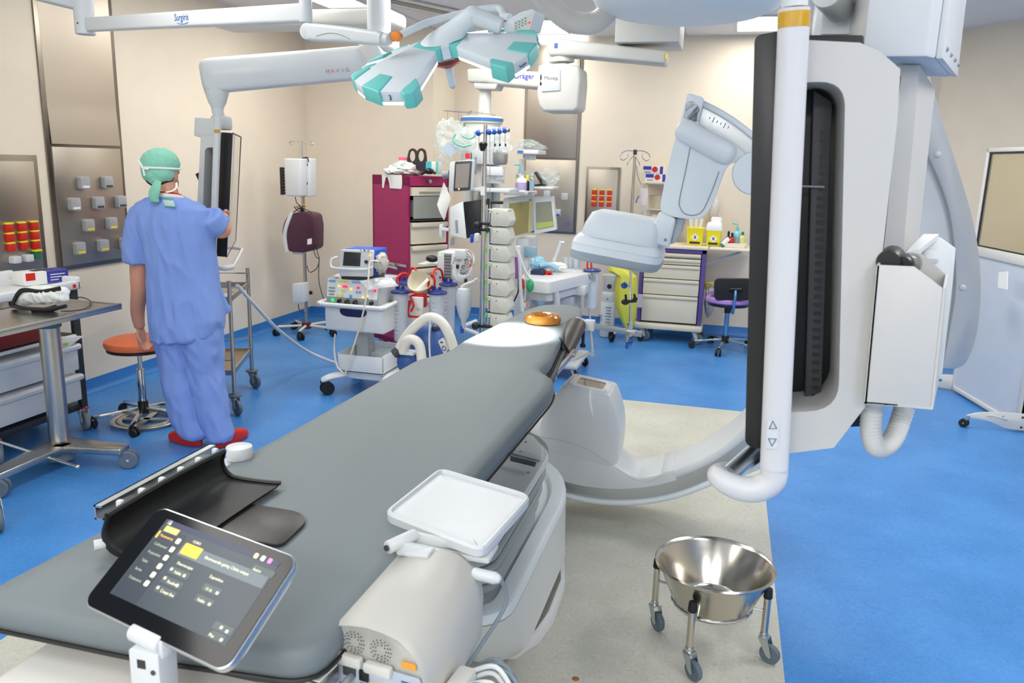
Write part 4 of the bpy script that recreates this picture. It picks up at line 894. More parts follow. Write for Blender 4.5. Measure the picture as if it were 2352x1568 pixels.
# ---------------------------------------------------------------- monitor on the spring arm beside the person
mv = thing('ceiling_monitor', 'thin black screen in white handle frame that the person touches', 'monitor', P(505, 590, Y=4.3))
K = lambda x, y, Y=4.3: P(420 + x / 3.267, 180 + y / 3.267, Y=Y)
n0, n1 = K(370, 410), K(325, 1340); f0 = K(440, 515, 5.25); hd = Vector((f0.x - n0.x, f0.y - n0.y, 0)); hd.normalize()
Wd = 1.0
MB().slab(rpoly([K(290, 403), K(372, 410), K(325, 1340), K(240, 1333)], .008, 3), hd * Wd, .003).build('screen_casing', mat('satin_black', '', .38), mv)
nn = Vector((hd.y, -hd.x, 0)); m = MB()
for a_, b_q in ((K(373, 412), K(373, 412) + hd * Wd), (K(326, 1338), K(326, 1338) + hd * Wd), (K(373, 412) + hd * Wd, K(326, 1338) + hd * Wd)): m.tube([a_ + nn * .002, b_q + nn * .002], .005, 6, sm=False)
m.build('bezel', dgrey, mv)
MB().slab([K(373, 416), K(328, 1334), K(328, 1334) + hd * Wd, K(373, 416) + hd * Wd], nn * .0025).build('screen_glass', mat('mirror_black_glass', '0C0C0D', .06, spec=1.0, coat=1.0), mv)
fm = white
MB().slab([K(*v) for v in ((90, 292), (238, 302), (238, 432), (132, 440), (110, 438), (82, 428))], hd * .25, .006).build('top_box', fm, mv)
bring([K(*v) for v in ((134, 430), (282, 405), (238, 1335), (150, 1345), (88, 1330))], rpoly([K(*v) for v in ((165, 535), (185, 518), (262, 518), (230, 1240), (140, 1240))], .02, 3), (0, .15, 0), 80).build('rear_frame', fm, mv, sharp=30)
MB().slab([K(190, 515, 4.42), K(280, 515, 4.42), K(240, 1250, 4.42), K(150, 1250, 4.42)], hd * .8).build('electronics_box', black, mv)
a, b = K(262, 290, 4.25), K(226, 1335, 4.25); hbm = white; F = frame(b - a, (1, 0, 0))
MB().loft([[p + F @ Vector((u, v, 0)) for u, v in rrect(.034, .04, .012, 4)] for p in (a, b)]).build('handle_bar', white, mv)
a2 = K(256, 396, 4.228); MB().box(a2, (.036, .004, .018)).build('amber_lens', mat('amber_lens', '', .3), mv)
m = MB(); m.tube([K(225, 1330, 4.25), K(228, 1375, 4.25), K(260, 1408, 4.26), K(310, 1420, 4.3), K(370, 1412, 4.4)], .019, 14, 6); m.build('grip', mat('white_handle_plastic', '', .4), mv)
m = MB(); m.tube([K(375, 1408, 4.42), K(440, 1292, 4.8), K(432, 1280, 5.0), K(370, 1272, 5.1)], .011, 10, 3); m.build('grip_rail', white, mv)
for yy, s_ in ((1228, 1), (1270, -1)):
    c = K(212, yy, 4.228); MB().tube([c + Vector((-.007, 0, -.006 * s_)), c + Vector((.007, 0, -.006 * s_)), c + Vector((0, 0, .008 * s_))], .001, 5, closed=True, sm=False).build('arrow_symbol', ink, mv)
m = MB(); m.tube([K(255, 175, 4.35), K(262, 250, 4.35), K(285, 320, 4.36)], [.036, .034, .03], 18, 6); m.build('neck', white, mv)
m = MB(); m.lathe([(.036, -.13), (.04, -.115), (.05, -.1), (.062, -.06), (.072, -.03), (.075, 0)], K(252, 55, 4.35), (0, 0, 1), 30); m.build('bell_collar', white, mv)
m = MB(); m.box(K(290, 335, 4.38), (.09, .1, .08), .012); m.build('neck_block', white, mv)
m = MB(); m.slab([K(93, 718, 4.45), K(118, 705, 4.45), K(118, 770, 4.45)], (0, .02, 0)); m.build('side_tab', black, mv)
# the heavy arm
ma = thing('monitor_boom', 'thick white rounded ceiling arm carrying the monitor by the left wall', 'monitor arm', P(500, 170, Y=4.35))
ya, yb = 4.35, 4.75
a, b = P(497, 172, Y=ya), P(868, 140, Y=yb); d = (b - a).normalized(); F = frame(d, (0, 0, 1)); R = []
for s_, k, hz in ((-.085, .45, .7), (-.075, .75, .85), (-.045, .95, .97), (0, 1, 1), (.12, 1, 1), (.55, 1, .98), ((b - a).length - .05, 1, .98), ((b - a).length, .9, .9)):
    sec = rpoly([(-.1 * hz, -.07 * k, 0), (-.055 * hz, -.095 * k, 0), (.04 * hz, -.08 * k, 0), (.095 * hz, -.045 * k, 0), (.095 * hz, .05 * k, 0), (0, .085 * k, 0), (-.1 * hz, .07 * k, 0)], .03, 3)
    R.append([a + d * s_ + F @ Vector((q.x, q.y, 0)) for q in sec])
MB().loft(R).build('arm', white, ma, sharp=50)
MB().cyl(b + Vector((-.02, -.1, 0)), b + Vector((.0, .1, 0)), .1, n=40, bev=.02).build('arm_joint', white, ma)
MB().cyl(b + Vector((-.02, -.102, 0)), b + Vector((-.02, -.099, 0)), .085, n=40, bev=.001).build('joint_cover', warm, ma)
s_ = d.cross(Vector((0, 0, 1))); tx = P(778, 166, Y=4.6); mid = a + d * ((tx - a).dot(d)) + s_ * .0985 + Vector((0, 0, -.055))
for k, (ch, mm) in enumerate(zip('MAVIG', (greyink, mat('orange_ink', 'E0603A', .5), greyink, greyink, greyink))):
    text('lettering', ch, mid + d * (-.055 + .029 * k), d, (0, 0, 1), .03, mm, ma)
hk = P(870, 60, Y=4.9)
m = MB(); m.lohi((b.x - .1, b.y - .08, b.z + .05), (b.x + .1, b.y + .12, b.z + .16), .03, 3); m.cyl((b.x, b.y + .02, b.z + .1), (b.x, b.y + .02, CEIL - .02), .07, n=28); m.build('arm_riser', white, ma)
bx0, bx1 = P(488, 5, Y=4.9), P(905, 66, Y=4.9)
MB().lohi((bx0.x, 4.82, bx1.z + .02), (bx1.x, 5.12, P(800, 20, Y=4.85).z), .03, 3).build('ceiling_beam', warm, ma)

# ---------------------------------------------------------------- ceiling supply pendant over the back table
pdn = thing('ceiling_pendant', 'grey two-section ceiling pendant arm hanging over the anaesthesia tower', 'pendant', P(1115, 250, Y=6.3))
D_ = lambda x, y, Y=6.3: P(1000 + x / 3.92, 80 + y / 3.92, Y=Y)
pg_ = mat('pendant_grey', 'C2C2BC', .45)
MB().slab([D_(280, 303), D_(445, 300), D_(560, 305), D_(1125, 345), D_(1125, 495), D_(560, 447), D_(440, 430), D_(285, 428)], (0, .24, 0), .02, 3).build('lower_arm', pg_, pdn, sharp=50)
MB().slab([D_(925, 268), D_(1160, 250), D_(1300, 285), D_(1305, 420), D_(1285, 660), D_(1240, 690), D_(970, 690), D_(930, 640), D_(910, 545)], (0, .34, 0), .03, 3).build('elbow_housing', pg_, pdn, sharp=50)
MB().slab([D_(955, 325, 6.29), D_(1123, 312, 6.29), D_(1123, 500, 6.29), D_(955, 512, 6.29)], (0, .012, 0), .003).build('joint_plate', lgrey, pdn)
MB().slab([D_(985, 60), D_(1085, 25), D_(1330, 55), D_(2085, 140), D_(2072, 262), D_(1250, 185), D_(1015, 185)], (0, .24, 0), .02, 3).build('upper_arm', pg_, pdn, sharp=50)
c = D_(1135, 185, 6.42); c2 = D_(1135, 250, 6.42); MB().cyl(c2, c, .1, n=30, bev=.006).build('pivot', warm, pdn)
a, b = D_(1625, 0, 6.3), D_(2230, 150, 6.3)
MB().lohi((a.x, 6.25, b.z + .06), (b.x - .03, 6.75, CEIL - .003), .012).build('ceiling_box', pg_, pdn)
MB().box(D_(1086, 96, 6.298), (.025, .006, .035)).build('blue_mark', blue, pdn)
m = MB(); m.box(D_(2078, 195, 6.31), (.012, .03, .04)); m.build('yellow_mark', yellow, pdn)
q = D_(798, 392, 6.296); text('lettering', 'Dräger', q, (1, 0, -.03), (0, 0, 1), .055, mat('violet_ink', '3E49C8', .5), pdn)
q = D_(1040, 405, 6.288); text('lettering', 'Movita', q, (1, 0, -.03), (0, 0, 1), .04, greyink, pdn)
m = MB(); m.slab([D_(340, 430), D_(560, 440), D_(540, 490), D_(350, 485)], (0, .2, 0), .01); m.build('arm_socket', pg_, pdn)
c = D_(447, 460, 6.4); zt = P(1112, 285, Y=6.4).z
MB().cyl((c.x, c.y, zt), c, .05, n=28).build('column', warm, pdn)
# hanging corrugated hose and ceiling canopy in front
hs_ = thing('ceiling_hose', 'thick white corrugated hose hanging from the ceiling beside the lamp', 'hose', P(1320, 20, Y=4.5))
MB().hose([P(1225, -40, Y=4.6), P(1262, 10, Y=4.6), P(1310, 48, Y=4.6), P(1365, 52, Y=4.62), P(1400, 20, Y=4.65), P(1415, -30, Y=4.7)], .056, 24, .018, .05).build('hose', mat('grey_white_hose', '', .5), hs_)
m = MB(); c = P(1580, -30, Y=4.6); m.lathe([(.001, -.15), (.3, -.15), (.4, -.13), (.48, -.09), (.5, -.05), (.5, CEIL - c.z - .002), (.001, CEIL - c.z - .002)], c, (0, 0, 1), 48)
tag(m.build('ceiling_canopy', mat('pale_canopy', 'E4EAEE', .5)), 'round pale ceiling canopy at the top edge beside the corrugated hose', 'ceiling canopy')
m = MB(); a, b = P(1238, 92, Y=8.45), P(1342, 96, Y=8.45); m.lohi((a.x, 8.44, a.z - .02), (b.x, 8.498, a.z + .02), .004); tag(m.build('wall_light_strip', lampglow), 'lit white light strip on the wall behind the pendant', 'light')

# ---------------------------------------------------------------- wall panels
def wpanel(name, label, X=None, Y=None, y0=0, y1=0, z0=0, z1=0, zj=None):
    """flat steel panel on the wall X= (facing +X) or Y= (facing -Y)"""
    if X is not None: pt = lambda s, z, h=0: Vector((X + h, s, z)); loc = (X, (y0 + y1) / 2, z0)
    else: pt = lambda s, z, h=0: Vector((s, Y - h, z)); loc = ((y0 + y1) / 2, Y, z0)
    t = thing(name, label, 'wall panel', loc)
    def plate(s0, s1, a, b, h, d, nm, m, bev=0, par=None):
        p = [pt(s0, a, h), pt(s1, a, h), pt(s1, b, h), pt(s0, b, h)]; n = pt(0, 0, 1) - pt(0, 0, 0); return MB().slab(p, n * d, bev).build(nm, m, par or t)
    plate(y0, y1, z0, z1, .001, .012, 'back_plate', mat('dark_steel_edge', '8E867B', .35, 1), .002)
    return t, pt, plate
t, pt, plate = wpanel('service_panel', 'tall brushed steel service panel with ten grey sockets left of the person', X=LX, y0=4.42, y1=5.11, z0=.9, z1=2.94)
fl = plate(4.455, 5.075, .93, 1.715, .013, .01, 'front_plate', panelsteel, .002)
m = MB(); R = []
for k in range(25):
    z = 1.735 + (2.93 - 1.735) * k / 24; h = .014 + (.012 * (1 - (k / 5)) if k < 5 else 0)
    R.append([pt(4.455, z, h), pt(5.075, z, h), pt(5.075, z, h - .006), pt(4.455, z, h - .006)])
m.loft(R); m.build('upper_plate', panelsteel, t, sharp=60)
sock = mat('grey_socket', 'A7A9AA', .4)
for k, (s, z) in enumerate(((4.68, 1.48), (4.9, 1.48), (4.58, 1.34), (4.8, 1.34), (5.02, 1.34), (4.69, 1.19), (4.91, 1.19), (4.59, 1.04), (4.81, 1.04), (5.03, 1.035))):
    p = [pt(s + u, z + v, .023) for u, v in rrect(.085, .085, .012, 3)]
    so_ = MB().slab(p, Vector((.035, 0, 0)), .006).build('socket', sock, t)
    MB().slab([pt(s + u, z + v, .058) for u, v in rrect(.06, .014, .002, 1, 0, -.026)], (.003, 0, 0)).build('label', paper if k in (0, 2) else (dgrey if k in (1, 3, 4) else yellow), so_)
def redpanel(t, pt, plate, cols, rows, zs, h=.023, green=None):
    n = pt(0, 0, 1) - pt(0, 0, 0)
    for ci, s in enumerate(cols):
        for ri, z in enumerate(zs):
            o = MB().slab([pt(s + u, z + v, h) for u, v in rrect(.05, .046, .004, 2)], n * .02, .002).build('red_socket', red, t)
            MB().slab([pt(s + u, z + v, h) for u, v in rrect(.052, .011, .002, 1, 0, .029)], n * .022, .001).build('yellow_flap', yellow, o)
t, pt, plate = wpanel('outlet_panel', 'steel panel with red outlets behind the left trolley', X=LX, y0=3.7, y1=4.335, z0=.84, z1=1.66)
plate(3.74, 4.295, .87, 1.62, .013, .01, 'front_plate', panelsteel, .002)
redpanel(t, pt, plate, (4.05, 4.145, 4.24), 3, (1.215, 1.155, 1.095))
o = MB().slab([pt(4.24 + u, 1.03 + v, .023) for u, v in rrect(.05, .046, .004, 2)], (.02, 0, 0), .002).build('green_socket', mat('green_plastic', '1F7A55', .4), t)
MB().slab([pt(4.24 + u, 1.06 + v, .023) for u, v in rrect(.056, .013, .002, 1)], (.028, 0, 0)).build('yellow_flap', yellow, o)
for s in (4.06, 4.155): MB().slab([pt(s + u, 1.02 + v, .023) for u, v in rrect(.06, .045, .006, 2)], (.04, 0, 0), .004).build('white_socket', white, t)
t, pt, plate = wpanel('service_panel', 'tall brushed steel service panel on the back wall behind the anaesthesia machine', Y=YB2, y0=-2.14, y1=-1.54, z0=.97, z1=2.94)
plate(-2.11, -1.57, .99, 1.735, .013, .01, 'front_plate', panelsteel, .002); plate(-2.11, -1.57, 1.75, 2.93, .013, .014, 'upper_plate', panelsteel, .004)
for s, z, lb in ((-1.67, 1.36, None), (-1.74, 1.19, blue), (-1.86, 1.38, None), (-1.95, 1.22, None)):
    so_ = MB().slab([pt(s + u, z + v, .023) for u, v in rrect(.07, .07, .01, 3)], (0, -.035, 0), .006).build('socket', lgrey, t)
    if lb: MB().slab([pt(s + u, z + v, .058) for u, v in rrect(.055, .018, .002, 1, 0, -.022)], (0, -.003, 0)).build('label', lb, so_)
m = MB(); m.tube([pt(-1.635 + .02 * math.cos(2 * PI * k / 16), 1.08 + .02 * math.sin(2 * PI * k / 16), .03) for k in range(16)], .006, 8, closed=True, sm=False); m.build('purple_ring', mat('purple_plastic', '8A5AA8', .4), t)
t, pt, plate = wpanel('outlet_panel', 'small steel panel with nine red outlets on the back wall', Y=YB2, y0=-1.455, y1=-1.1, z0=.84, z1=1.675)
plate(-1.43, -1.125, .86, 1.65, .013, .01, 'front_plate', panelsteel, .002)
redpanel(t, pt, plate, (-1.36, -1.28, -1.2), 3, (1.415, 1.355, 1.295))

# ---------------------------------------------------------------- the person in blue scrubs
per = thing('person', 'person in blue scrubs and green cap seen from behind, reaching to a screen', 'person', (-3.0, 3.95, 0))
YP = 3.93
J = lambda x, y, d=0: P(x, y, Y=YP + d)
b = MB()
hc = J(371, 395, .02)
b.sph(hc + Vector((0, .0, .02)), (.078, .096, .098)); b.sph(hc + Vector((.005, .035, -.055)), (.058, .07, .062)); b.sph(hc + Vector((.005, .1, -.01)), (.014, .02, .022)); b.sph(hc + Vector((.005, .075, -.1)), (.026, .025, .02))
for s_ in (-1, 1): b.sph(hc + Vector((s_ * .08, .012, -.015)), (.012, .02, .034)); b.sph(hc + Vector((.005 + s_ * .032, .085, .0)), (.018, .01, .014))
b.tube([hc + Vector((.004, -.0, -.05)), J(388, 445, .0), J(388, 475, -.01)], [.055, .052, .058], 16)
b.tube([J(388, 480), J(420, 560), J(425, 680), J(432, 775)], [.1, .15, .14, .14], 20, flat=.7)
b.tube([J(335, 500), J(388, 486), J(465, 497)], [.045, .055, .045], 14)
# left arm hanging, hand slightly curled
b.tube([J(320, 500, -.01), J(318, 560, -.015), J(320, 640, -.01), J(320, 668, -.005), J(316, 715, .02), J(321, 752, .03)], [.055, .052, .05, .047, .04, .029], 16)
hw, hk = J(322, 752, .03), J(326, 779, .035)
b.loft([[p + Vector((.014 * k * math.cos(2 * PI * i / 14), .037 * k * math.sin(2 * PI * i / 14), 0)) for i in range(14)] for p, k in ((hw, .75), (hw.lerp(hk, .5), 1.05), (hk, 1.05), (hk + Vector((.002, 0, -.008)), .8))])
for i, (dy, L) in enumerate(((-.028, .07), (-.009, .08), (.01, .076), (.028, .06))):
    a = hk + Vector((0, dy, .004)); b.tube([a, a + Vector((.006, 0, -L * .45)), a + Vector((.022, .002, -L * .72)), a + Vector((.044, .004, -L * .86))], [.0095, .009, .0082, .007], 10, 4)
a = hw.lerp(hk, .3) + Vector((.004, -.034, 0)); b.tube([a, a + Vector((.014, -.016, -.026)), a + Vector((.03, -.014, -.052)), a + Vector((.036, -.008, -.068))], [.012, .011, .0095, .008], 10, 4)
# right arm reaching forward to the screen
sh, el, wr_ = J(480, 512, .0), P(511, 528, Y=4.0), P(513, 503, Y=4.15)
b.tube([sh, sh.lerp(el, .6) + Vector((.0, 0, -.01)), el, el.lerp(wr_, .5) + Vector((.008, 0, 0)), wr_], [.045, .047, .047, .04, .029], 16)
hd_ = P(510, 491, Y=4.21); b.sph((wr_ + hd_) / 2, (.03, .045, .022)); kn_ = hd_
for i, (dx, L) in enumerate(((-.026, .05), (-.009, .055), (.009, .052), (.025, .042))):
    a = kn_ + Vector((dx * .6, 0, dx * .5)); b.tube([a, a + Vector((0, L * .45, .008)), a + Vector((.006, L * .8, -.004)), a + Vector((.008, L * .9, -.02))], [.0095, .009, .008, .007], 10, 4)
a = wr_ + Vector((-.02, .02, -.004)); b.tube([a, a + Vector((-.016, .03, .004)), a + Vector((-.012, .056, .006))], [.011, .01, .008], 10, 4)
# legs and feet inside the clothes
FL, FR = J(448, 1012), J(512, 1008, .04); FL.z = FR.z = .055
for hx_, kx, F_ in ((J(412, 770), J(413, 870), FL), (J(462, 765), J(474, 870), FR)): b.tube([hx_, kx, kx.lerp(F_, .5), F_], [.07, .055, .045, .032], 14, sm=False)
b.sph(FL + Vector((-.08, .02, -.015)), (.1, .04, .034)); b.sph(FR + Vector((.01, .07, -.015)), (.04, .1, .034))
fuse(b, .0055, 3).build('body', skin, per, sharp=180)
scrub = mat('blue_scrub_cotton', '7E99D8', .8, spec=.2, bump=.15, bscale=70, var=.05, vscale=6)
# shirt
s = MB()
rows = [(452, 352, 410, .075), (465, 325, 440, .085), (482, 305, 478, .1), (510, 318, 482, .12), (560, 343, 486, .125), (620, 347, 490, .122), (680, 350, 498, .125), (735, 355, 508, .135), (770, 358, 500, .14), (779, 360, 478, .14)]
R = []
for y, x0, x1, d in rows:
    a, c_0 = J(x0, y), J(x1, y); c = (a + c_0) / 2; hw_ = (c_0.x - a.x) / 2; r = []
    for k in range(40):
        t = 2 * PI * k / 40; ct, st = math.cos(t), math.sin(t)
        r.append(Vector((c.x + math.copysign(abs(ct) ** .8, ct) * hw_, YP + math.copysign(abs(st) ** .8, st) * d, c.z + (c_0.z - a.z) * .5 * ct - (.03 if y > 775 else 0) * 0)))
    R.append(r)
s.loft(R)
s.tube([J(332, 492, -.01), J(318, 540, -.015), J(316, 602, -.012)], [.075, .08, .078], 20)
s.tube([J(480, 497, .0), J(492, 512, .03), P(505, 523, Y=3.99)], [.072, .07, .066], 20)
s.slab([J(500, 660, .02), J(512, 680, .06), J(526, 715, .1), J(505, 728, .06), J(495, 740, .02)], (0, .03, 0))
fuse(s, .008, 5, .0085, (15, 13, 3.5), 3).build('scrub_shirt', scrub, per, sharp=180)
# trousers
s = MB()
def leg(pts, seed):
    R = []
    for y, x0, x1, d, dy in pts:
        a, c_0 = J(x0, y, dy), J(x1, y, dy); c = (a + c_0) / 2; hw_ = (c_0.x - a.x) / 2
        R.append([Vector((c.x + hw_ * math.cos(2 * PI * k / 28), c.y + d * math.sin(2 * PI * k / 28), c.z)) for k in range(28)])
    s.loft(R)
leg([(730, 360, 455, .11, 0), (775, 362, 452, .11, 0), (850, 374, 442, .1, 0), (900, 384, 455, .095, .0), (960, 398, 465, .09, .0), (992, 414, 478, .088, .0), (1003, 424, 472, .08, .0)], 1)
leg([(730, 420, 502, .11, 0), (775, 425, 504, .11, 0), (850, 438, 506, .1, .02), (900, 450, 512, .095, .02), (960, 463, 522, .09, .03), (995, 480, 535, .085, .04), (1007, 490, 530, .08, .04)], 2)
fuse(s, .008, 5, .0095, (13, 13, 6), 9).build('scrub_trousers', scrub, per, sharp=180)
# shoes
for F0, d in ((FL, Vector((-.98, .2, 0))), (FR, Vector((.12, 1, 0)))):
    d = d.normalized(); n = Vector((-d.y, d.x, 0)); o = Vector((F0.x, F0.y, .004)) - d * .02; R = []
    for z, l0, l1, w in ((.0, -.03, .225, .042), (.012, -.035, .235, .046), (.035, -.034, .23, .046), (.055, -.03, .2, .044), (.075, -.028, .13, .042), (.09, -.02, .1, .036)):
        c, h = (l0 + l1) / 2, (l1 - l0) / 2
        R.append([o + d * (c + h * math.cos(2 * PI * k / 32)) + n * (w * math.sin(2 * PI * k / 32) * (1 + .12 * math.cos(2 * PI * k / 32))) + Vector((0, 0, z)) for k in range(32)])
    MB().loft(R).build('clog', mat('red_clog_rubber', 'C8241B', .45), per)
# cap, ties, tail
capm = mat('green_nonwoven_cap', '8CCBB4', .75, spec=.2, bump=.35, bscale=60, var=.08, vscale=20)
s = MB(); s.sph(hc + Vector((.0, -.006, .046)), (.101, .108, .086)); s.sph(hc + Vector((.0, -.03, .0)), (.092, .08, .076)); s.sph(hc + Vector((.012, -.07, -.035)), (.046, .03, .034))
fuse(s, .006, 4, .0025, (40, 40, 30), 5).build('surgical_cap', capm, per, sharp=180)
s = MB(); q = J(364, 415, -.105); s.tube([q, J(359, 430, -.115), J(353, 448, -.115), J(356, 463, -.105)], [.018, .03, .036, .03], 14, flat=.35)
fuse(s, .005, 3, .003, (60, 60, 8), 2).build('cap_tail', capm, per, sharp=180)
wr = mat('white_tie_tape', 'EEF2EE', .6)
s = MB(); s.tube([hc + Vector((.0, -.006, .02)) + Vector((.099 * math.cos(t), .108 * math.sin(t), -.004 * math.sin(t))) for t in [2 * PI * k / 40 for k in range(40)]], .006, 6, closed=True, sm=False); s.build('cap_tie', wr, per)
s = MB(); t0 = hc + Vector((-.03, -.112, .022)); s.tube([t0 + Vector((-.034, .012, .036)), t0, t0 + Vector((.008, .0, -.042))], .006, 6); s.tube([t0, t0 + Vector((.03, -.006, -.006)), t0 + Vector((.038, 0, .0)), t0 + Vector((.02, -.004, .004)), t0], .005, 6); s.build('tie_bow', wr, per)
s = MB(); s.tube([J(405, 420, .0), J(404, 432, -.035), J(390, 440, -.062), J(375, 440, -.058), J(362, 432, -.03)], .0065, 6, flat=.5); s.build('mask_strap', wr, per)
nb = J(386, 452, -.005)
s = MB(); s.tube([nb + Vector((.073 * math.cos(t), .07 * math.sin(t), -.012 * math.sin(t))) for t in [2 * PI * k / 30 for k in range(30)]], .013, 8, closed=True, sm=False); s.build('undershirt_collar', mat('off_white_cotton', 'DDE2DC', .8), per)
s = MB(); s.tube([nb + Vector((.066 * math.cos(t), .063 * math.sin(t), .014 - .012 * math.sin(t))) for t in [2 * PI * k / 30 for k in range(30)]], .009, 8, closed=True, sm=False); s.build('red_lanyard', red, per)
t0 = J(388, 466, -.113); s = MB(); s.box((0, 0, 0), (.066, .004, .036), .001, M=TM(t0, -.05, .35)); tg = s.build('size_tag', mat('mint_tag', 'D6ECE6', .6), per)
for z in (-.02, .02): MB().box((0, 0, z), (.066, .005, .005), M=TM(t0, -.05, .35)).build('tag_edge', mat('green_edge', '4FB98A', .6), tg)
hair = mat('dark_hair', '2E221C', .7, bump=.4, bscale=120)
s = MB(); s.sph(hc + Vector((0, -.02, -.035)), (.078, .075, .05)); s.build('hair', hair, per)
for s_ in (-1, 1): MB().sph(hc + Vector((.005 + s_ * .031, .088, .005)), .0115).build('eye', mat('eye_white', 'EDEBE6', .3), per)
MB().tube([hc + Vector((.005 + u, .1 - abs(u) * .3, -.055)) for u in (-.022, -.01, 0, .01, .022)], .005, 8).build('mouth', mat('lip', 'A8605A', .5), per)

# ---------------------------------------------------------------- left trolley with drawers
ct = thing('drawer_trolley', 'white drawer trolley with dark posts against the left wall', 'trolley', (-4.0, 3.65, 0))
mw = mat('white_moulded_plastic', 'E3E6E8', .4)
post = mat('charcoal_post', '2E3438', .45)
x0, x1, y0, y1 = -4.27, -3.77, 3.28, 3.97
m = MB(); m.lohi((x0, y0, .89), (x1 + .03, y1 + .03, .915), .012); 
for a, c in (((x0, y0, .905), (x0 + .04, y1 + .03, .965)), ((x0, y0, .905), (x1, y0 + .03, .955)), ((x1 - .005, y0, .88), (x1 + .03, y1 + .03, .935)), ((x0, y1, .88), (x1 + .03, y1 + .035, .955))): m.lohi(a, c, .012, 3)
m.build('top_tray', mw, ct)
MB().lohi((x1 + .03, y1 - .035, .895), (x1 + .034, y1 - .015, .915)).build('red_dot', red, ct)
for y in (y0 + .03, y1):
    for x in (x0 + .05, x1): MB().lohi((x - .02, y - .03, .13), (x + .012, y + .02, .88), .006).build('post', post, ct)
m = MB(); m.lohi((x0 + .03, y0, .13), (x1, y1, .17), .004); m.build('base_frame', post, ct)
for k, (z0, z1) in enumerate(((.2, .37), (.39, .56))):
    m = MB(); m.lohi((x0 + .05, y0 + .02, z0), (x1 + .02, y1 - .03, z1 - .02), .008); m.loft([[(x1 + .02 + u, y, z1 - .03 + v) for u, v in ((-.06, -.02), (.0, -.018), (.022, -.004), (.024, .014), (.01, .024), (-.06, .024))] for y in (y0 + .015, y1 - .025)]); m.build('drawer', mw, ct)
m = MB(); m.lohi((x0 + .05, y0 + .02, .6), (x1 + .0, y1 - .03, .615)); m.build('shelf', post, ct)
MB().lohi((x0 + .05, y0 + .02, .595), (x1 + .02, y1 - .03, .61), .003).build('shelf_lip', mw, ct)
for (x, y, ang, br) in ((x1 - .02, y1, -.5, red), (x1 - .02, y0 + .06, -.5, red), (x0 + .08, y1, -.4, None), (x0 + .08, y0 + .06, .4, None)): caster(ct, (x, y, .145), .06, ang, mw, mgrey, w=.03, brake=br, hubm=lgrey)
m = MB(); m.lohi((x0 + .08, y0 + .06, .618), (x1 - .01, y1 - .16, .626))
for a, c in (((x1 - .025, y0 + .06, .618), (x1 - .005, y1 - .16, .695)), ((x0 + .08, y0 + .06, .618), (x0 + .1, y1 - .16, .695)), ((x0 + .08, y1 - .18, .618), (x1 - .01, y1 - .16, .695)), ((x0 + .08, y0 + .06, .618), (x1 - .01, y0 + .08, .695))): m.lohi(a, c, .004)
tag(m.build('red_tray', mat('dark_red_plastic', '', .4)), 'dark red tray on the open shelf of the left drawer trolley', 'tray')
tag(MB().blob((-3.92, 3.5, .7), (.12, .14, .055), 3, .25).build('plastic_bag', film), 'crumpled clear bag in the red tray of the left trolley', 'bag')
bt = mat('blue_grey_textile', '5E8499', .8, bump=.2)
for k in range(3): tag(MB().box((-3.93, 3.71, .652 + .027 * k), (.16, .12, .025), .01, 3).build('folded_cloth', bt), ('lowest', 'middle', 'top')[k] + ' of three folded blue cloths in the red tray', 'cloth', 'folded blue cloths')
q = [P(*v, X=-3.73) for v in ((143, 775), (192, 772), (178, 782), (152, 803), (143, 796))]
pk_ = thing('paper_packet', 'white and green paper packet sticking out of the left trolley', 'packet', q[2]); MB().slab(q, (-.12, 0, .004), .001).build('sleeve', paper, pk_)
MB().slab([P(*v, X=-3.727) for v in ((145, 788), (158, 786), (156, 793), (145, 795))], (-.001, 0, 0)).build('green_print', mat('lime_ink', 'A8D24E', .6), pk_)
# glove box on the trolley
gb = thing('glove_box', 'blue and white box of gloves with red badge on the left trolley', 'glove box', (-3.93, 3.95, .918))
c = Vector((-3.935, 3.9, .918)); M_ = TM(c, math.radians(-14))
def gbox(nm, a, b_, m, par, bev=0): return MB().lohi(a, b_, bev, M=M_).build(nm, m, par)
bd = gbox('carton', (-.065, -.13, 0), (.065, .13, .075), paper, gb, .002)
pb_ = mat('violet_blue_print', '3C3C9E', .5)
gbox('blue_print', (-.02, -.132, .004), (.066, .0, .0), pb_, bd) if 0 else None
gbox('blue_side', (.0645, -.0, .002), (.0665, .131, .073), pb_, bd); gbox('blue_end', (-.063, .1285, .002), (.0665, .1315, .073), pb_, bd); gbox('blue_top', (-.05, .0, .0745), (.066, .131, .0765), pb_, bd)
gbox('red_badge', (.0645, -.125, .03), (.067, -.07, .073), red, bd); gbox('opening', (-.025, -.05, .0755), (.025, .07, .078), ink, bd)
for k in range(3): gbox('printed_line', (.066, .02, .05 - .016 * k), (.0672, .11 - .02 * k, .055 - .016 * k), paper, bd)
# steel instrument table
it = thing('instrument_table', 'stainless steel instrument table on a single column at left', 'table', (-3.46, 3.45, 0))
tx0, tx1, ty0, ty1, tz = -3.66, -3.2, 2.9, 3.7, .875
m = MB(); m.lohi((tx0, ty0, tz - .012), (tx1, ty1, tz - .004))
for a, c in (((tx0, ty0, tz - .03), (tx0 + .012, ty1, tz + .004)), ((tx1 - .012, ty0, tz - .03), (tx1, ty1, tz + .004)), ((tx0, ty0, tz - .03), (tx1, ty0 + .012, tz + .004)), ((tx0, ty1 - .012, tz - .03), (tx1, ty1, tz + .004))): m.lohi(a, c, .003)
m.build('top', steel, it)
MB().cyl((-3.46, 3.45, .09), (-3.46, 3.45, .79), .052, n=36).build('column', steel, it)
m = MB(); m.cyl((-3.46, 3.45, .77), (-3.46, 3.45, .845), .062, n=30, bev=.006); m.lohi((-3.52, 3.36, .82), (-3.36, 3.56, .862), .006); m.build('head', mat('slate_blue_plastic', '54707C', .5), it)
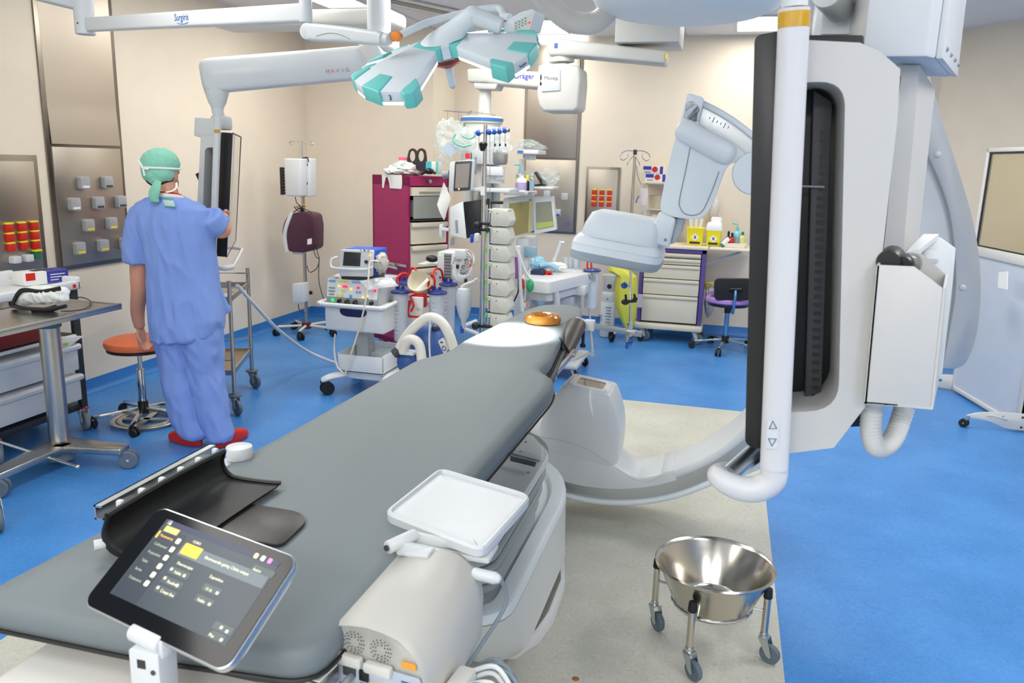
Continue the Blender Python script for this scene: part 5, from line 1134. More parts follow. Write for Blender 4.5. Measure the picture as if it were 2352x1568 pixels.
cf = [(-3.3, .0)]
def basearm(pts, w0, w1, z0=.085, z1=.125):
    a, b_ = Vector((*pts[0], 0)), Vector((*pts[1], 0)); d = (b_ - a).normalized(); n = Vector((-d.y, d.x, 0))
    return [a + n * w0, a - n * w0, a.lerp(b_, .5) - n * (w0 + w1) * .42, b_ - n * w1, b_ + n * w1, a.lerp(b_, .5) + n * (w0 + w1) * .42]
for k, q in enumerate((((-3.46, 3.45), (-3.08, 3.5)), ((-3.46, 3.45), (-3.42, 2.93)))):
    o = basearm(q, .09, .045); MB().slab([p + Vector((0, 0, .085)) for p in o], (0, 0, .04), .008, 3).build('base_arm', steel, it)
MB().cyl((-3.46, 3.45, .03), (-3.46, 3.45, .085), .07, n=24).build('foot_lift', mgrey, it)
caster(it, (-3.1, 3.5, .088), .05, .5, mgrey, greyrub, twin=True, w=.028, hubm=lgrey); caster(it, (-3.42, 2.97, .088), .05, .5, mgrey, greyrub, twin=True, w=.028, hubm=lgrey); caster(it, (-3.6, 3.6, .088), .045, .6, mgrey, greyrub, twin=True, w=.028)
a, b_ = P(0, 1015, Z=.16), P(178, 1072, Z=.06); m = MB(); m.tube([a, b_], .009, 10, sm=False); m.sph(b_, .014); m.build('pedal_bar', chrome, it)
# second steel trolley at the left edge: one leg in the picture
t = thing('steel_trolley', 'steel tube trolley leg on a grey castor at the left edge of the picture', 'trolley', (-3.35, 2.5, 0))
for x, y in ((-3.11, 2.7), (-3.11, 2.25), (-3.6, 2.7), (-3.6, 2.25)):
    MB().cyl((x, y, .15), (x, y, .82), .017, n=18).build('leg', mat('blue_steel', '8FA6BC', .3, .9), t); caster(t, (x, y, .155), .062, -.55, lgrey, greyrub, w=.03, hubm=lgrey)
MB().lohi((-3.64, 2.21, .81), (-3.07, 2.74, .84), .005).build('top', steel, t)
# pouch on the instrument table
bg = thing('instrument_pouch', 'white padded pouch with black straps lying on the steel instrument table', 'pouch', (-3.45, 3.42, .876))
yb = 3.4; B3 = lambda x, y, d=0: P(x, y, Y=yb + d)
s = MB(); s.tube([B3(40, 695), B3(70, 678), B3(110, 678), B3(150, 676)], [.03, .045, .045, .035], 14); fuse(s, .006, 3, .006, (30, 30, 30), 4).build('padding', mat('white_padded_fabric', 'E4EAE6', .7, bump=.3, bscale=30), bg, sharp=180)
s = MB(); s.tube([B3(28, 700, -.05), B3(40, 676, -.05), B3(55, 666, -.045), B3(95, 670, -.035), B3(138, 662, -.03)], .012, 8, flat=.6); s.tube([B3(28, 702, -.05), B3(60, 708, -.07), B3(110, 710, -.07), B3(150, 703, -.06)], .015, 8, flat=.7); s.sph(B3(34, 700, -.02), (.026, .02, .018)); s.build('strap', black, bg)
s = MB(); s.tube([B3(75, 712, -.04), B3(105, 712, -.02), B3(130, 706, .0)], .016, 10); s.build('black_base', black, bg)
MB().tube([P(160, 683, Z=.885), P(190, 683, Z=.88), P(208, 693, Z=.88), P(198, 708, Z=.88), P(165, 714, Z=.88), P(140, 714, Z=.885)], .003, 6).build('cord', black, bg)

# ---------------------------------------------------------------- orange stool
st = thing('stool', 'round orange stool with chrome column beside the person', 'stool', (-3.53, 4.2, 0))
sx, sy = -3.53, 4.2
MB().lathe([(.001, .49), (.17, .49), (.195, .5), (.203, .52), (.198, .54), (.17, .552), (.001, .555)], (sx, sy, 0), n=48).build('seat', mat('orange_vinyl', 'F07A4C', .5), st)
MB().cyl((sx, sy, .478), (sx, sy, .493), .188, n=40).build('seat_pan', black, st)
MB().cyl((sx, sy, .3), (sx, sy, .48), .014, n=18).build('piston', chrome, st); MB().cyl((sx, sy, .12), (sx, sy, .35), .024, n=22, bev=.003).build('column', chrome, st)
MB().cyl((sx, sy, .06), (sx, sy, .14), .034, .03, n=20).build('hub', black, st)
for k in range(5):
    a = math.radians(-64 + 72 * k); d = Vector((math.cos(a), math.sin(a), 0)); p = Vector((sx, sy, .105)); q = Vector((sx, sy, .075)) + d * .29; n = Vector((-d.y, d.x, 0)) * .014
    MB().slab([p + n, p - n, q - n, q + n], (0, 0, -.022), .004).build('leg', chrome, st)
    caster(st, (q.x, q.y, .062), .027, a + 1.1, black, rubber, twin=True, w=.02, hubm=black)
m = MB()
for r in (.2, .16): m.tube([(sx + .02 + r * math.cos(2 * PI * k / 40), sy + r * math.sin(2 * PI * k / 40), .022) for k in range(40)], .016, 8, closed=True, sm=False, flat=.35)
for k in range(4): a = PI / 2 * k + .3; m.lohi((-.02, 0, .012), (.02, .18, .022), M=TM((sx + .02, sy, 0), a))
m.build('foot_ring', steel, st)

# ---------------------------------------------------------------- wire shelf trolley behind the person
tr = thing('wire_trolley', 'tall open steel tube trolley standing behind the person', 'trolley', (-3.35, 4.8, 0))
A_, B_2 = Vector((-3.08, 4.53, 0)), Vector((-3.33, 5.13, 0)); dd = (B_2 - A_).normalized(); nn_ = Vector((-dd.y, dd.x, 0)); wd = .28
if nn_.x > 0: nn_ = -nn_
Cn = [A_, B_2, B_2 + nn_ * wd, A_ + nn_ * wd]
for k, c in enumerate(Cn):
    MB().cyl(c + Vector((0, 0, .14)), c + Vector((0, 0, .9)), .0135, n=16).build('leg', steel, tr)
    MB().cyl(c + Vector((0, 0, .125)), c + Vector((0, 0, .137)), .045, n=24, bev=.003).build('bumper_disc', greyrub, tr)
    caster(tr, c + Vector((0, 0, .122)), .052, (-.5, -.3, .4, .2)[k], mgrey, greyrub, w=.026, hubm=mgrey)
for z, sh_ in ((.27, 1), (.76, 0)):
    m = MB()
    for i in range(4):
        a, c = Cn[i], Cn[(i + 1) % 4]; n = Vector((0, 0, 1)).cross((c - a).normalized()) * .006
        m.slab([a + n + Vector((0, 0, z)), c + n + Vector((0, 0, z)), c - n + Vector((0, 0, z)), a - n + Vector((0, 0, z))], (0, 0, .035))
    m.build('shelf_frame', steel, tr)
    if sh_: MB().slab([c + Vector((0, 0, z + .01)) for c in Cn], (0, 0, .004)).build('shelf', mat('bronze_shelf', '9C8468', .4, .6), tr)
    else: m = MB(); [m.slab([c + Vector((0, 0, z + .005)) for c in (Cn[0].lerp(Cn[1], .55), Cn[1], Cn[2], Cn[3].lerp(Cn[2], .55))], (0, 0, .004))]; m.build('shelf', steel, tr)
    m = MB(); zz = z + .1
    m.tube([c + Vector((0, 0, zz)) for c in (Cn[0], Cn[3], Cn[2], Cn[1])], .004, 6, sm=False); m.build('guard_wire', chrome, tr)
# white hose from the monitor to the floor
tag(MB().tube([P(545, 655, Y=4.62), P(585, 700, Y=4.9), P(640, 758, Y=5.3), P(700, 803, Y=5.7), P(745, 824, Y=5.85), P(775, 834, Z=.02), P(800, 836, Z=.02)], .013, 10, 8).build('white_hose', white), 'long white hose hanging from the ceiling monitor to the blue floor', 'hose')

# ---------------------------------------------------------------- warmer stand by the left wall
wp = thing('warmer_stand', 'steel drip pole with white and purple boxes by the left wall', 'drip pole', (-3.88, 6.95, 0))
yw = 6.95; W_ = lambda x, y, d=0: P(x, y, Y=yw + d)
px_, py_ = -3.885, 6.95
MB().cyl((px_, py_, .1), (px_, py_, 1.55), .018, n=18).build('pole', steel, wp); MB().cyl((px_, py_, 1.5), (px_, py_, 1.84), .012, n=16).build('upper_pole', chrome, wp)
m = MB()
for s_ in (-1, 1):
    for o in (0, .012): m.tube([(px_, py_ + o, 1.83), (px_ + s_ * .06, py_ + o * 2, 1.835), (px_ + s_ * .11, py_ + o * 2, 1.83), (px_ + s_ * .125, py_, 1.815), (px_ + s_ * .105, py_, 1.8), (px_ + s_ * .085, py_, 1.81)], .0035, 6)
m.build('drip_hooks', chrome, wp)
MB().cyl((px_, py_, .06), (px_, py_, .12), .045, n=20).build('hub', mat('maroon_plastic', '5C2A30', .5), wp)
for k in range(5):
    a = math.radians(-75 + 72 * k); d = Vector((math.cos(a), math.sin(a), 0)); p = Vector((px_, py_, .09)); q = p + d * .27; q.z = .085
    MB().tube([p, q], .012, 8, sm=False).build('leg', cream, wp); caster(wp, (q.x, q.y, .07), .034, a + .8, black, rubber, twin=True, w=.022, hubm=black)
def wbox(nm, l, d0, d1, m, bev=.01, par=None): return MB().slab([W_(x, y, d0) for x, y in l], (0, d1 - d0, 0), bev, 3).build(nm, m, par or wp)
wbox('white_unit', ((651, 363), (690, 364), (690, 452), (655, 450)), -.16, -.03, white, .015); wbox('rear_plate', ((696, 362), (711, 364), (712, 451), (698, 452)), -.03, .1, white, .006)
m = MB(); m.lohi(W_(645, 384, -.1), W_(652, 447, -.04))
for k in range(9): m.lohi(W_(650, 386 + 7 * k, -.15), W_(654, 389 + 7 * k, -.1))
m.build('heat_sink', black, wp)
m = MB(); m.cyl(W_(692, 378, -.02), W_(708, 378, -.02), .016, n=12); m.tube([W_(696, 363, -.03), W_(706, 362, -.03), W_(709, 372, -.03)], .006, 6); m.build('clamp', black, wp); m = MB(); m.cyl(W_(692, 421, -.02), W_(708, 421, -.02), .016, n=12); m.build('clamp', black, wp)
MB().sph(W_(697, 475, -.02), (.02, .02, .02)).build('yellow_clip', mat('amber_plastic', 'E6A92A', .4), wp)
pur = mat('aubergine_plastic', '4A2138', .4)
wbox('purple_unit', rpoly([Vector((*v, 0)) for v in ((668, 490), (690, 486), (716, 492), (721, 520), (720, 572), (700, 580), (662, 578), (657, 545), (660, 515))], 8, 3) and [(v.x, v.y) for v in rpoly([Vector((*v, 0)) for v in ((668, 490), (690, 486), (716, 492), (721, 520), (720, 572), (700, 580), (662, 578), (657, 545), (660, 515))], 8, 3)], -.14, .06, pur, .02)
m = MB(); m.tube([W_(672, 488, -.13), W_(660, 512, -.14), W_(653, 545, -.14), W_(658, 578, -.13)], .02, 10, flat=.5); m.build('white_edge', white, wp)
wbox('label', ((706, 549), (716, 547), (716, 560), (706, 562)), -.143, -.141, paper, 0); wbox('drain', ((672, 578), (694, 578), (694, 584), (672, 584)), -.1, -.02, white, .004)
wbox('power_unit', ((670, 652), (697, 650), (698, 695), (672, 698)), -.14, -.03, white, .008); wbox('bracket', ((690, 655), (698, 655), (698, 672), (690, 672)), -.03, .0, mgrey, .003)
m = MB(); m.cyl(W_(706, 672, -.02), W_(716, 672, -.02), .018, n=12); m.build('clamp_knob', black, wp)
cb_ = mat('dark_brown_cable', '3A302C', .5)
for pts in ([(678, 452), (682, 466), (690, 473)], [(690, 476), (660, 500), (650, 530), (652, 552)], [(690, 476), (715, 488), (722, 505)], [(719, 570), (726, 590), (733, 595), (728, 615), (712, 625), (705, 610)], [(733, 592), (732, 640), (738, 670), (745, 690)], [(722, 545), (728, 575), (733, 592)], [(685, 698), (688, 712), (700, 718)]):
    MB().tube([W_(x, y, -.1) for x, y in pts], .0045, 6).build('cable', cb_, wp)
s = MB(); 
for k in range(6): s.tube([W_(676 + 5 * k, 474, -.08), W_(685 + 2 * k, 484 - (k % 3) * 5, -.1), W_(694 - 3 * k + 14, 488, -.07)], .005, 6)
s.build('cable_coil', black, wp)

# ---------------------------------------------------------------- magenta drawer cabinet
N0, E0, S0 = Vector((-2.6, 6.4, 0)), Vector((-2.37, 6.78, 0)), Vector((-3.04, 6.66, 0))
fd, sd_ = (E0 - N0).normalized(), (S0 - N0).normalized(); fw, sw = (E0 - N0).length, (S0 - N0).length
MF = Matrix(((fd.x, sd_.x, 0, N0.x), (fd.y, sd_.y, 0, N0.y), (0, 0, 1, 0), (0, 0, 0, 1)))   # x along the front, y along the side
mg = mat('magenta_laminate', 'A01F5A', .45); mc = thing('drawer_cabinet', 'tall magenta cabinet with cream drawers behind the suction canisters', 'cabinet', N0)
def cb_box(nm, a, b, m, par=mc, bev=0): return MB().lohi(a, b, bev, M=MF).build(nm, m, par)
for nm, a, b in (('side', (0, 0, .1), (.02, sw, 1.56)), ('side', (fw - .02, 0, .1), (fw, sw, 1.56)), ('top', (0, 0, 1.48), (fw, sw, 1.56)), ('base', (0, 0, .1), (fw, sw, .14)), ('back', (0, sw - .02, .1), (fw, sw, 1.56))): cb_box(nm, a, b, mg)
zs = [1.46, 1.42, 1.18, .98, .78, .52, .3, .15]
for k in range(2, 7):
    d = cb_box('drawer', (.03, -.005, zs[k + 1] + .012 if k < 6 else .15), (fw - .03, sw - .05, zs[k] - .005), cream)
    cb_box('pull', (.03, -.03, zs[k] - .045), (fw - .03, -.003, zs[k] - .005), cream, d, .006)
d = cb_box('tilt_bin', (.03, -.02, 1.4), (fw - .03, .05, 1.47), cream); cb_box('grip', (.1, -.032, 1.425), (fw - .1, -.018, 1.435), alu, d)
bf = cb_box('bin_front', (.03, -.04, 1.21), (fw - .06, -.034, 1.395), mat('smoked_clear_plastic', 'C9CCC2', .15, trans=.5), mc)
for k in range(4): cb_box('bin_content', (.07 + .08 * k, .0, 1.22), (.12 + .08 * k, .06, 1.36 - .03 * (k % 2)), [lgrey, white, white, dgrey][k], bf)
cb_box('bin_floor', (.03, -.03, 1.19), (fw - .03, sw - .05, 1.2), dgrey)
c = MF @ Vector((fw * .5, -.002, 1.52)); MB().cyl(c, c - Vector((fd.y, -fd.x, 0)) * -.02, .016, n=14).build('lock', alu, mc)
for a in ((.04, .04), (fw - .04, .04), (.04, sw - .04), (fw - .04, sw - .04)):
    p = MF @ Vector((*a, .1)); caster(mc, p, .045, .3, lgrey, greyrub)
m = MB(); m.lohi((-.03, -.01, .8), (-.02, sw * .85, .822), M=MF); m.build('side_rail', alu, mc); m = MB(); m.cyl(MF @ Vector((-.05, .08, .78)), MF @ Vector((-.05, sw * 1.02, .8)), .012, n=12); m.build('rail_tube', alu, mc)
for y in (.12, .4): cb_box('rail_bracket', (-.055, y, .78), (-.0, y + .02, .82), alu)
pc = MB().sheet(MF @ Vector((-.066, .36, .825)), MF @ Vector((-.066, .5, .82)) - MF @ Vector((-.066, .36, .825)), Vector((0, 0, -.19)), 8, 8, lambda u, v: .012 * math.sin(9 * u + 3 * v))
tag(pc.build('purple_cloth', mat('purple_cloth', '5E3C88', .8)), 'purple cloth hanging over the side rail of the magenta cabinet', 'cloth')
bn = thing('clear_bin', 'clear plastic bin with blue insert hanging on the magenta cabinet side', 'bin', MF @ Vector((-.06, .2, .45)))
MB().lohi((-.09, .14, .44), (-.004, .3, .72), .004, M=MF).build('shell', clear, bn); MB().lohi((-.08, .16, .5), (-.015, .24, .66), .003, M=MF).build('insert', mat('bright_blue_plastic', '2A7BC8', .4), bn)
# things on top of the cabinet
ZT = 1.562
K6 = lambda x, y, Y=6.6: P(x, y, Y=Y)
s = MB(); s.blob(MF @ Vector((.2, .25, ZT + .055)), (.17, .13, .062), 2, .3, 4); s.blob(MF @ Vector((.1, .3, ZT + .03)), (.1, .14, .03), 5, .2, 4); tag(s.build('bandage_packs', mat('pale_wrapped_packs', 'E3EAE6', .35, alpha=.92, bump=.5, bscale=30, var=.06)), 'pile of white plastic wrapped packs on top of the magenta cabinet', 'packs')
sh = MB().sheet(MF @ Vector((-.006, .36, ZT + .004)), MF @ Vector((-.006, .08, ZT + .006)) - MF @ Vector((-.006, .36, ZT + .004)), Vector((-.0, 0, -.115)), 12, 6, lambda u, v: .006 * math.sin(7 * u) + .004 * v)
tag(sh.build('paper_sheet', paper), 'crumpled white sheet hanging over the magenta cabinet side', 'paper')
cl = thing('sandals', 'black and red pair of looped goggle straps standing on the magenta cabinet', 'straps', MF @ Vector((.3, .3, ZT)))
for k, (x, y) in enumerate(((947, 366), (967, 366))):
    c = K6(x, y + 2, 6.62 - .05 * k); o = rpoly([c + Vector(v) for v in ((-.045, 0, -.09), (-.05, 0, .0), (-.03, 0, .085), (.005, 0, .1), (.04, 0, .08), (.05, 0, .0), (.05, 0, -.09))], .04, 4)
    i = [c + Vector((.026 * math.cos(t), 0, .035 + .045 * math.sin(t))) for t in [2 * PI * j / 24 for j in range(24)]]
    bring(o, i, (0, .012, 0), 48).build('loop', mat('charcoal_foam', '2B2D33', .6), cl); MB().tube([p + Vector((0, .006, 0)) for p in o[2:-2]], .0045, 6, sm=False).build('red_edge', mat('dark_red_plastic', '', .4), cl)
cl['label'] = 'black red-edged pair of upright loops standing on the magenta cabinet'; cl.name = 'loop_supports'; MW[cl.name] = MW['sandals']; cl['category'] = 'supports'
b = thing('tissue_box', 'turquoise and white carton on top of the magenta cabinet', 'box', K6(997, 400, 6.6)); c = K6(997, 385, 6.62)
MB().box(c, (.11, .1, .1), .002).build('carton', paper, b); MB().box(c + Vector((-.03, -.0505, .01)), (.05, .002, .08)).build('turquoise_print', mat('turquoise_print', '4FC3CC', .5), b); MB().box(c + Vector((.045, -.0505, 0)), (.022, .002, .1)).build('teal_stripe', teal, b)
b = thing('jar', 'white jar with pink lid on top of the magenta cabinet', 'jar', K6(926, 400, 6.7)); c = K6(926, 378, 6.72)
MB().cyl(c + Vector((0, 0, -.07)), c + Vector((0, 0, .04)), .036, n=24, bev=.004).build('body', mat('pale_pink_plastic', 'F0DCD8', .4), b); MB().cyl(c + Vector((0, 0, .04)), c + Vector((0, 0, .065)), .04, n=24, bev=.004).build('lid', mat('pink_plastic', 'F06A7C', .4), b)
s = MB(); s.blob(K6(986, 393, 6.5), (.04, .03, .025), 9, .3); s.tube([K6(968, 400, 6.5), K6(984, 392, 6.5), K6(1000, 398, 6.5)], .012, 8); tag(s.build('black_mask', black), 'black rubber mask beside the turquoise carton', 'mask')
sh = MB().sheet(P(1019, 418, Y=6.3), P(1036, 455, Y=6.3) - P(1019, 418, Y=6.3), P(1003, 470, Y=6.3) - P(1019, 418, Y=6.3), 6, 6, lambda u, v: .008 * math.sin(5 * u + 2 * v)); tag(sh.build('hanging_paper', paper), 'white printed sheet hanging beside the upper drawers of the magenta cabinet', 'paper')
c = P(820, 568, X=-3.5); m = MB(); m.lohi((-3.72, 7.78, .5), (-3.42, 7.84, .66), .008); tag(m.build('wall_box', cream), 'cream wall box low behind the magenta cabinet', 'wall box')

# ---------------------------------------------------------------- electrosurgery cart
ec = thing('equipment_cart', 'white equipment cart with drawer and lower bin carrying the defibrillator', 'cart', (-2.5, 5.4, 0))
y0c = 5.2; G = lambda x, y, d=0: P(x, y, Y=y0c + d)
gw = mat('grey_white_plastic', 'DDE1E3', .4)
xl, xr = G(747, 700).x, G(881, 700).x; zt_, zb = G(815, 708).z, G(815, 762).z; dp = .44
MB().lohi((xl, y0c, zb), (xr, y0c + dp, zt_), .006).build('drawer_box', gw, ec)
o = MB().lohi((xl + .004, y0c - .012, zb + .01), (xr - .004, y0c + .005, zt_ - .005), .004).build('drawer', gw, ec)
hc_ = G(811, 717, -.014); MB().slab([hc_ + Vector((u, 0, v)) for u, v in rpoly([Vector(q) for q in ((-.11, .02, 0), (.11, .02, 0), (.1, -.02, 0), (.06, -.035, 0), (-.06, -.035, 0), (-.1, -.02, 0))], .02, 3) and [(q.x, q.y) for q in rpoly([Vector(q) for q in ((-.11, .02, 0), (.11, .02, 0), (.1, -.02, 0), (.06, -.035, 0), (-.06, -.035, 0), (-.1, -.02, 0))], .02, 3)]], (0, .006, 0), .002).build('handle', mat('dark_navy_plastic', '1F2A52', .35), o)
m = MB(); m.lohi((xl - .03, y0c - .04, zt_), (xr + .01, y0c + dp + .0, zt_ + .02), .008)
m.tube([(xl - .03, y0c + .3, zt_ + .03), (xl - .035, y0c - .03, zt_ + .025), (xl, y0c - .05, zt_ + .022), (xr, y0c - .05, zt_ + .022), (xr + .02, y0c - .03, zt_ + .025), (xr + .015, y0c + .2, zt_ + .03)], .016, 12, sm=False); m.build('top_tray', gw, ec)
MB().lohi((xl + .1, y0c + .28, .16), (xl + .2, y0c + .4, zb), .01).build('column', lgrey, ec)
zbin = G(835, 858).z
m = MB(); xa, xb = G(775, 850).x, G(880, 850).x; m.lohi((xa, y0c, zbin), (xb, y0c + .42, zbin + .01))
for a, c in (((xa, y0c, zbin), (xa + .008, y0c + .42, zbin + .14)), ((xb - .008, y0c, zbin), (xb, y0c + .42, zbin + .14)), ((xa, y0c, zbin), (xb, y0c + .008, zbin + .13)), ((xa, y0c + .41, zbin), (xb, y0c + .42, zbin + .15))): m.lohi(a, c, .003)
m.build('lower_bin', gw, ec)
m = MB(); m.lohi((xa - .02, y0c + .04, zbin - .06), (xb + .1, y0c + .42, zbin - .005), .015)
for y in (y0c - .06, y0c + .44): m.tube([(xa + .05, y * .5 + (y0c + .2) * .5, zbin - .03), (xa - .03, y + .02, zbin - .035), (xa - .09, y, zbin - .06)], [.045, .04, .032], 12, flat=.6); m.tube([(xb, y * .5 + (y0c + .2) * .5, zbin - .03), (xb + .06, y + .02, zbin - .035), (xb + .12, y, zbin - .06)], [.045, .04, .032], 12, flat=.6)
m.build('base', gw, ec)
zc = zbin - .075
for x, y in ((xa - .085, y0c - .06), (xb + .12, y0c - .06), (xa - .085, y0c + .44), (xb + .12, y0c + .44)): caster(ec, (x, y, zc), .048, .8, black, rubber, twin=True, w=.03, hubm=black)
s = MB(); s.blob((xb - .08, y0c + .2, zbin + .11), (.09, .12, .05), 6, .3); tag(s.build('wrapper', film), 'crumpled grey wrapper in the lower bin of the equipment cart', 'wrapper')
tag(MB().tube([G(770, 768, .2), G(768, 805, .0), G(774, 840, -.04), G(790, 858, -.05)], .007, 8).build('cart_cable', white), 'white cable hanging down the left of the equipment cart', 'cable')
# generator
eu = thing('electrosurgery_unit', 'grey electrosurgery generator with red digits and coloured keys on the cart', 'generator', (-2.55, 5.35, zt_ + .02))
z0e, z1e = zt_ + .022, zt_ + .195; xe0, xe1 = G(752, 690, .04).x, G(868, 690, .04).x
MB().lohi((xe0, y0c + .05, z0e), (xe1, y0c + .42, z1e), .006).build('case', lgrey, eu)
fp6 = MB().slab([(xe0 + .002, y0c + .03, z0e + .045), (xe1 - .002, y0c + .03, z0e + .045), (xe1 - .002, y0c + .05, z1e), (xe0 + .002, y0c + .05, z1e)], (0, .004, 0)).build('front_panel', mat('pale_panel', 'DCE3E6', .45), eu)
MB().lohi((xe0, y0c + .028, z0e), (xe1, y0c + .052, z0e + .044), .003).build('socket_strip', mgrey, eu)
def fe(u, v, w, h, m, nm, dy=0): 
    x = xe0 + (xe1 - xe0) * u; z = z0e + .045 + (z1e - z0e - .045) * v; y = y0c + .029 + .02 * v - .003 + dy; MB().box((x, y, z), (w, .006, h)).build(nm, m, fp6)
rd = mat('lit_red_digits', 'E82A48', .4, emit=1.0)
fe(.36, .62, .036, .015, rd, 'red_display'); fe(.62, .6, .022, .016, rd, 'red_display'); fe(.95, .5, .02, .018, rd, 'red_display')
for u, v, w, h, m in ((.1, .88, .05, .014, mat('sky_blue_ink', '', .5)), (.32, .9, .07, .01, yellow), (.57, .9, .06, .01, mat('sky_blue_ink', '', .5)), (.24, .62, .014, .014, mat('lit_orange_led', 'FFB040', .5, emit=1.5)), (.31, .4, .014, .014, yellow), (.37, .4, .014, .014, yellow), (.22, .1, .014, .014, yellow), (.3, .1, .022, .014, yellow), (.48, .5, .014, .014, mat('lit_orange_led', '', .5)), (.6, .35, .014, .014, mat('sky_blue_ink', '', .5)), (.66, .35, .014, .014, mat('sky_blue_ink', '', .5)), (.48, .1, .02, .02, mat('sky_blue_ink', '', .5)), (.72, .1, .014, .014, mat('lit_orange_led', '', .5)), (.8, .18, .014, .014, mat('lit_orange_led', '', .5)), (.8, .02, .014, .014, mat('sky_blue_ink', '', .5)), (.1, .5, .05, .005, greyink), (.1, .32, .05, .005, greyink), (.1, .14, .04, .005, greyink)): fe(u, v, w, h, m, 'key')
MB().box((xe0 + .05, y0c + .026, z0e + .022), (.024, .006, .022), .001).build('power_switch', mat('lit_green_switch', '20D050', .4, emit=1.2), eu)
for u in (.27, .42, .58, .9):
    x = xe0 + (xe1 - xe0) * u; m = MB(); m.cyl((x, y0c + .03, z0e + .022), (x, y0c + .0, z0e + .02), .013, n=14)
    if .4 < u < .6: m.cyl((x, y0c + .0, z0e + .02), (x + .03, y0c - .01, z0e + .008), .017, .01, 12)
    m.build('plug' if .4 < u < .6 else 'socket', black, eu)
# defibrillator
df = thing('defibrillator', 'blue and white defibrillator with dark screen on top of the generator', 'defibrillator', (-2.52, 5.4, z1e))
ddx = lambda x, y, d=.02: G(x, y, d)
fr6 = [ddx(*v) for v in ((762, 630), (778, 636), (852, 634), (852, 600), (848, 572), (780, 574))]
fr6 = rpoly([ddx(*v) for v in ((779, 634), (853, 636), (856, 575), (780, 573))], .014, 3)
MB().slab([p + Vector((0, .03, 0)) for p in fr6], (0, .22, 0), .012).build('blue_case', mat('royal_blue_plastic', '1F55C0', .4), df)
MB().slab(fr6, (0, .034, 0), .006).build('front_shell', white, df)
o = MB().slab([ddx(*v, .018) for v in ((790, 578), (829, 580), (827, 612), (787, 610))], (0, .004, 0), .001).build('screen', mat('dark_display', '3A3936', .25), df)
MB().cyl(ddx(841, 601, .02), ddx(841, 601, .0), .013, n=18, bev=.002).build('dial', black, df)
for x, y, m in ((829, 575, mat('lime_ink', '', .6)), (837, 575, dgrey), (846, 575, orange), (850, 586, mat('lit_orange_led', '', .5)), (835, 587, cream), (848, 592, cream)): MB().box(ddx(x, y, .017), (.014, .004, .008)).build('key', m, df)
m = MB(); m.tube([ddx(776, 590, .06), ddx(762, 595, .04), ddx(760, 610, .03), ddx(768, 615, .02), ddx(800, 618, -.01), ddx(840, 618, -.01), ddx(856, 612, .02)], .008, 8); m.build('carry_handle', gw, df)
s = MB(); s.blob(ddx(876, 605, .1), (.05, .06, .07), 4, .35); s.build('paddle_pouch', mat('grey_wrapped_cable', 'B9B6AE', .6, bump=.4), df)
m = MB(); m.lohi(G(783, 640, .06) * 1, G(858, 634, .06) + Vector((0, .2, 0)), .004); m.build('base_foot', dgrey, df)
s = MB().sheet(G(826, 644, .02), G(896, 634, .1) - G(826, 644, .02), G(846, 666, .015) - G(826, 644, .02), 10, 6, lambda u, v: .007 * math.sin(9 * u) + .005 * math.sin(7 * v)); tag(s.build('foil_pouch', mat('silver_white_foil', 'E4E4E6', .3, .2)), 'white foil pouch lying over the generator front', 'pouch')
tag(MB().tube([ddx(872, 600, .02), ddx(850, 602, .0), ddx(846, 640, -.04), ddx(838, 700, -.06), ddx(820, 770, -.06), ddx(800, 830, -.06), ddx(793, 858, -.06)], .006, 8).build('defibrillator_cable', cream), 'cream cable hanging from the defibrillator across the cart drawer', 'cable')
s = MB().sheet(G(757, 636, .04), G(790, 638, .1) - G(757, 636, .04), Vector((0, .12, .004)), 6, 4, lambda u, v: .012 * math.sin(5 * u)); tag(s.build('paper_scrap', paper), 'white paper scrap under the left of the defibrillator', 'paper')

# ---------------------------------------------------------------- suction canisters
cs_ = thing('suction_stand', 'wheeled stand with four clear suction canisters under blue lids', 'suction stand', (-2.14, 5.62, 0))
canm = mat('clear_canister', 'E4EAF2', .15, alpha=.42, spec=.8)
H_ = lambda x, y, Y: P(x, y, Y=Y)
cans = [(920, 672, 5.45, 780), (1004, 674, 5.45, 785), (935, 652, 5.8, 750), (1030, 655, 5.75, 760)]
for k, (x, y, Y, yb_) in enumerate(cans):
    c = H_(x, y, Y); r = .057; h = .36
    o = MB().lathe([(r * .82, -h), (r * .86, -h + .01), (r, -.02), (r, 0), (r * .94, 0), (r * .94, -.02), (r * .8, -h + .012)], c, n=28).build('canister', canm, cs_)
    m = MB(); m.lathe([(.001, .0), (r * 1.28, 0), (r * 1.3, .008), (r * 1.2, .016), (r * .9, .02), (r * .5, .03), (.001, .03)], c, n=28); m.cyl(c + Vector((.02, 0, .02)), c + Vector((.02, 0, .05)), .012, n=12); m.cyl(c + Vector((-.02, -.01, .02)), c + Vector((-.02, -.01, .055)), .014, n=12); m.build('lid', navy, o)
    m = MB()
    for j in range(9):
        z = -.05 - .03 * j; m.box(c + Vector((-.006, -r * .97, z)), (.022, .004, .003))
    m.build('scale_marks', paper, o)
def rt(pts): MB().tube([H_(*q) for q in pts], .0085, 10, 6).build('red_tube', red, cs_)
rt(((913, 665, 5.45), (912, 640, 5.45), (924, 628, 5.5), (938, 632, 5.55), (942, 650, 5.6))); rt(((940, 645, 5.8), (941, 625, 5.8), (948, 615, 5.8), (957, 622, 5.78), (958, 640, 5.75)))
rt(((985, 668, 5.45), (984, 645, 5.45), (992, 630, 5.45), (998, 640, 5.45), (998, 665, 5.45))); rt(((990, 665, 5.5), (993, 630, 5.52), (1002, 617, 5.6), (1014, 622, 5.7), (1018, 645, 5.75)))
cp = H_(965, 700, 5.62)
m = MB(); m.cyl((cp.x, cp.y, .1), (cp.x, cp.y, .8), .014, n=14); m.build('pole', lgrey, cs_)
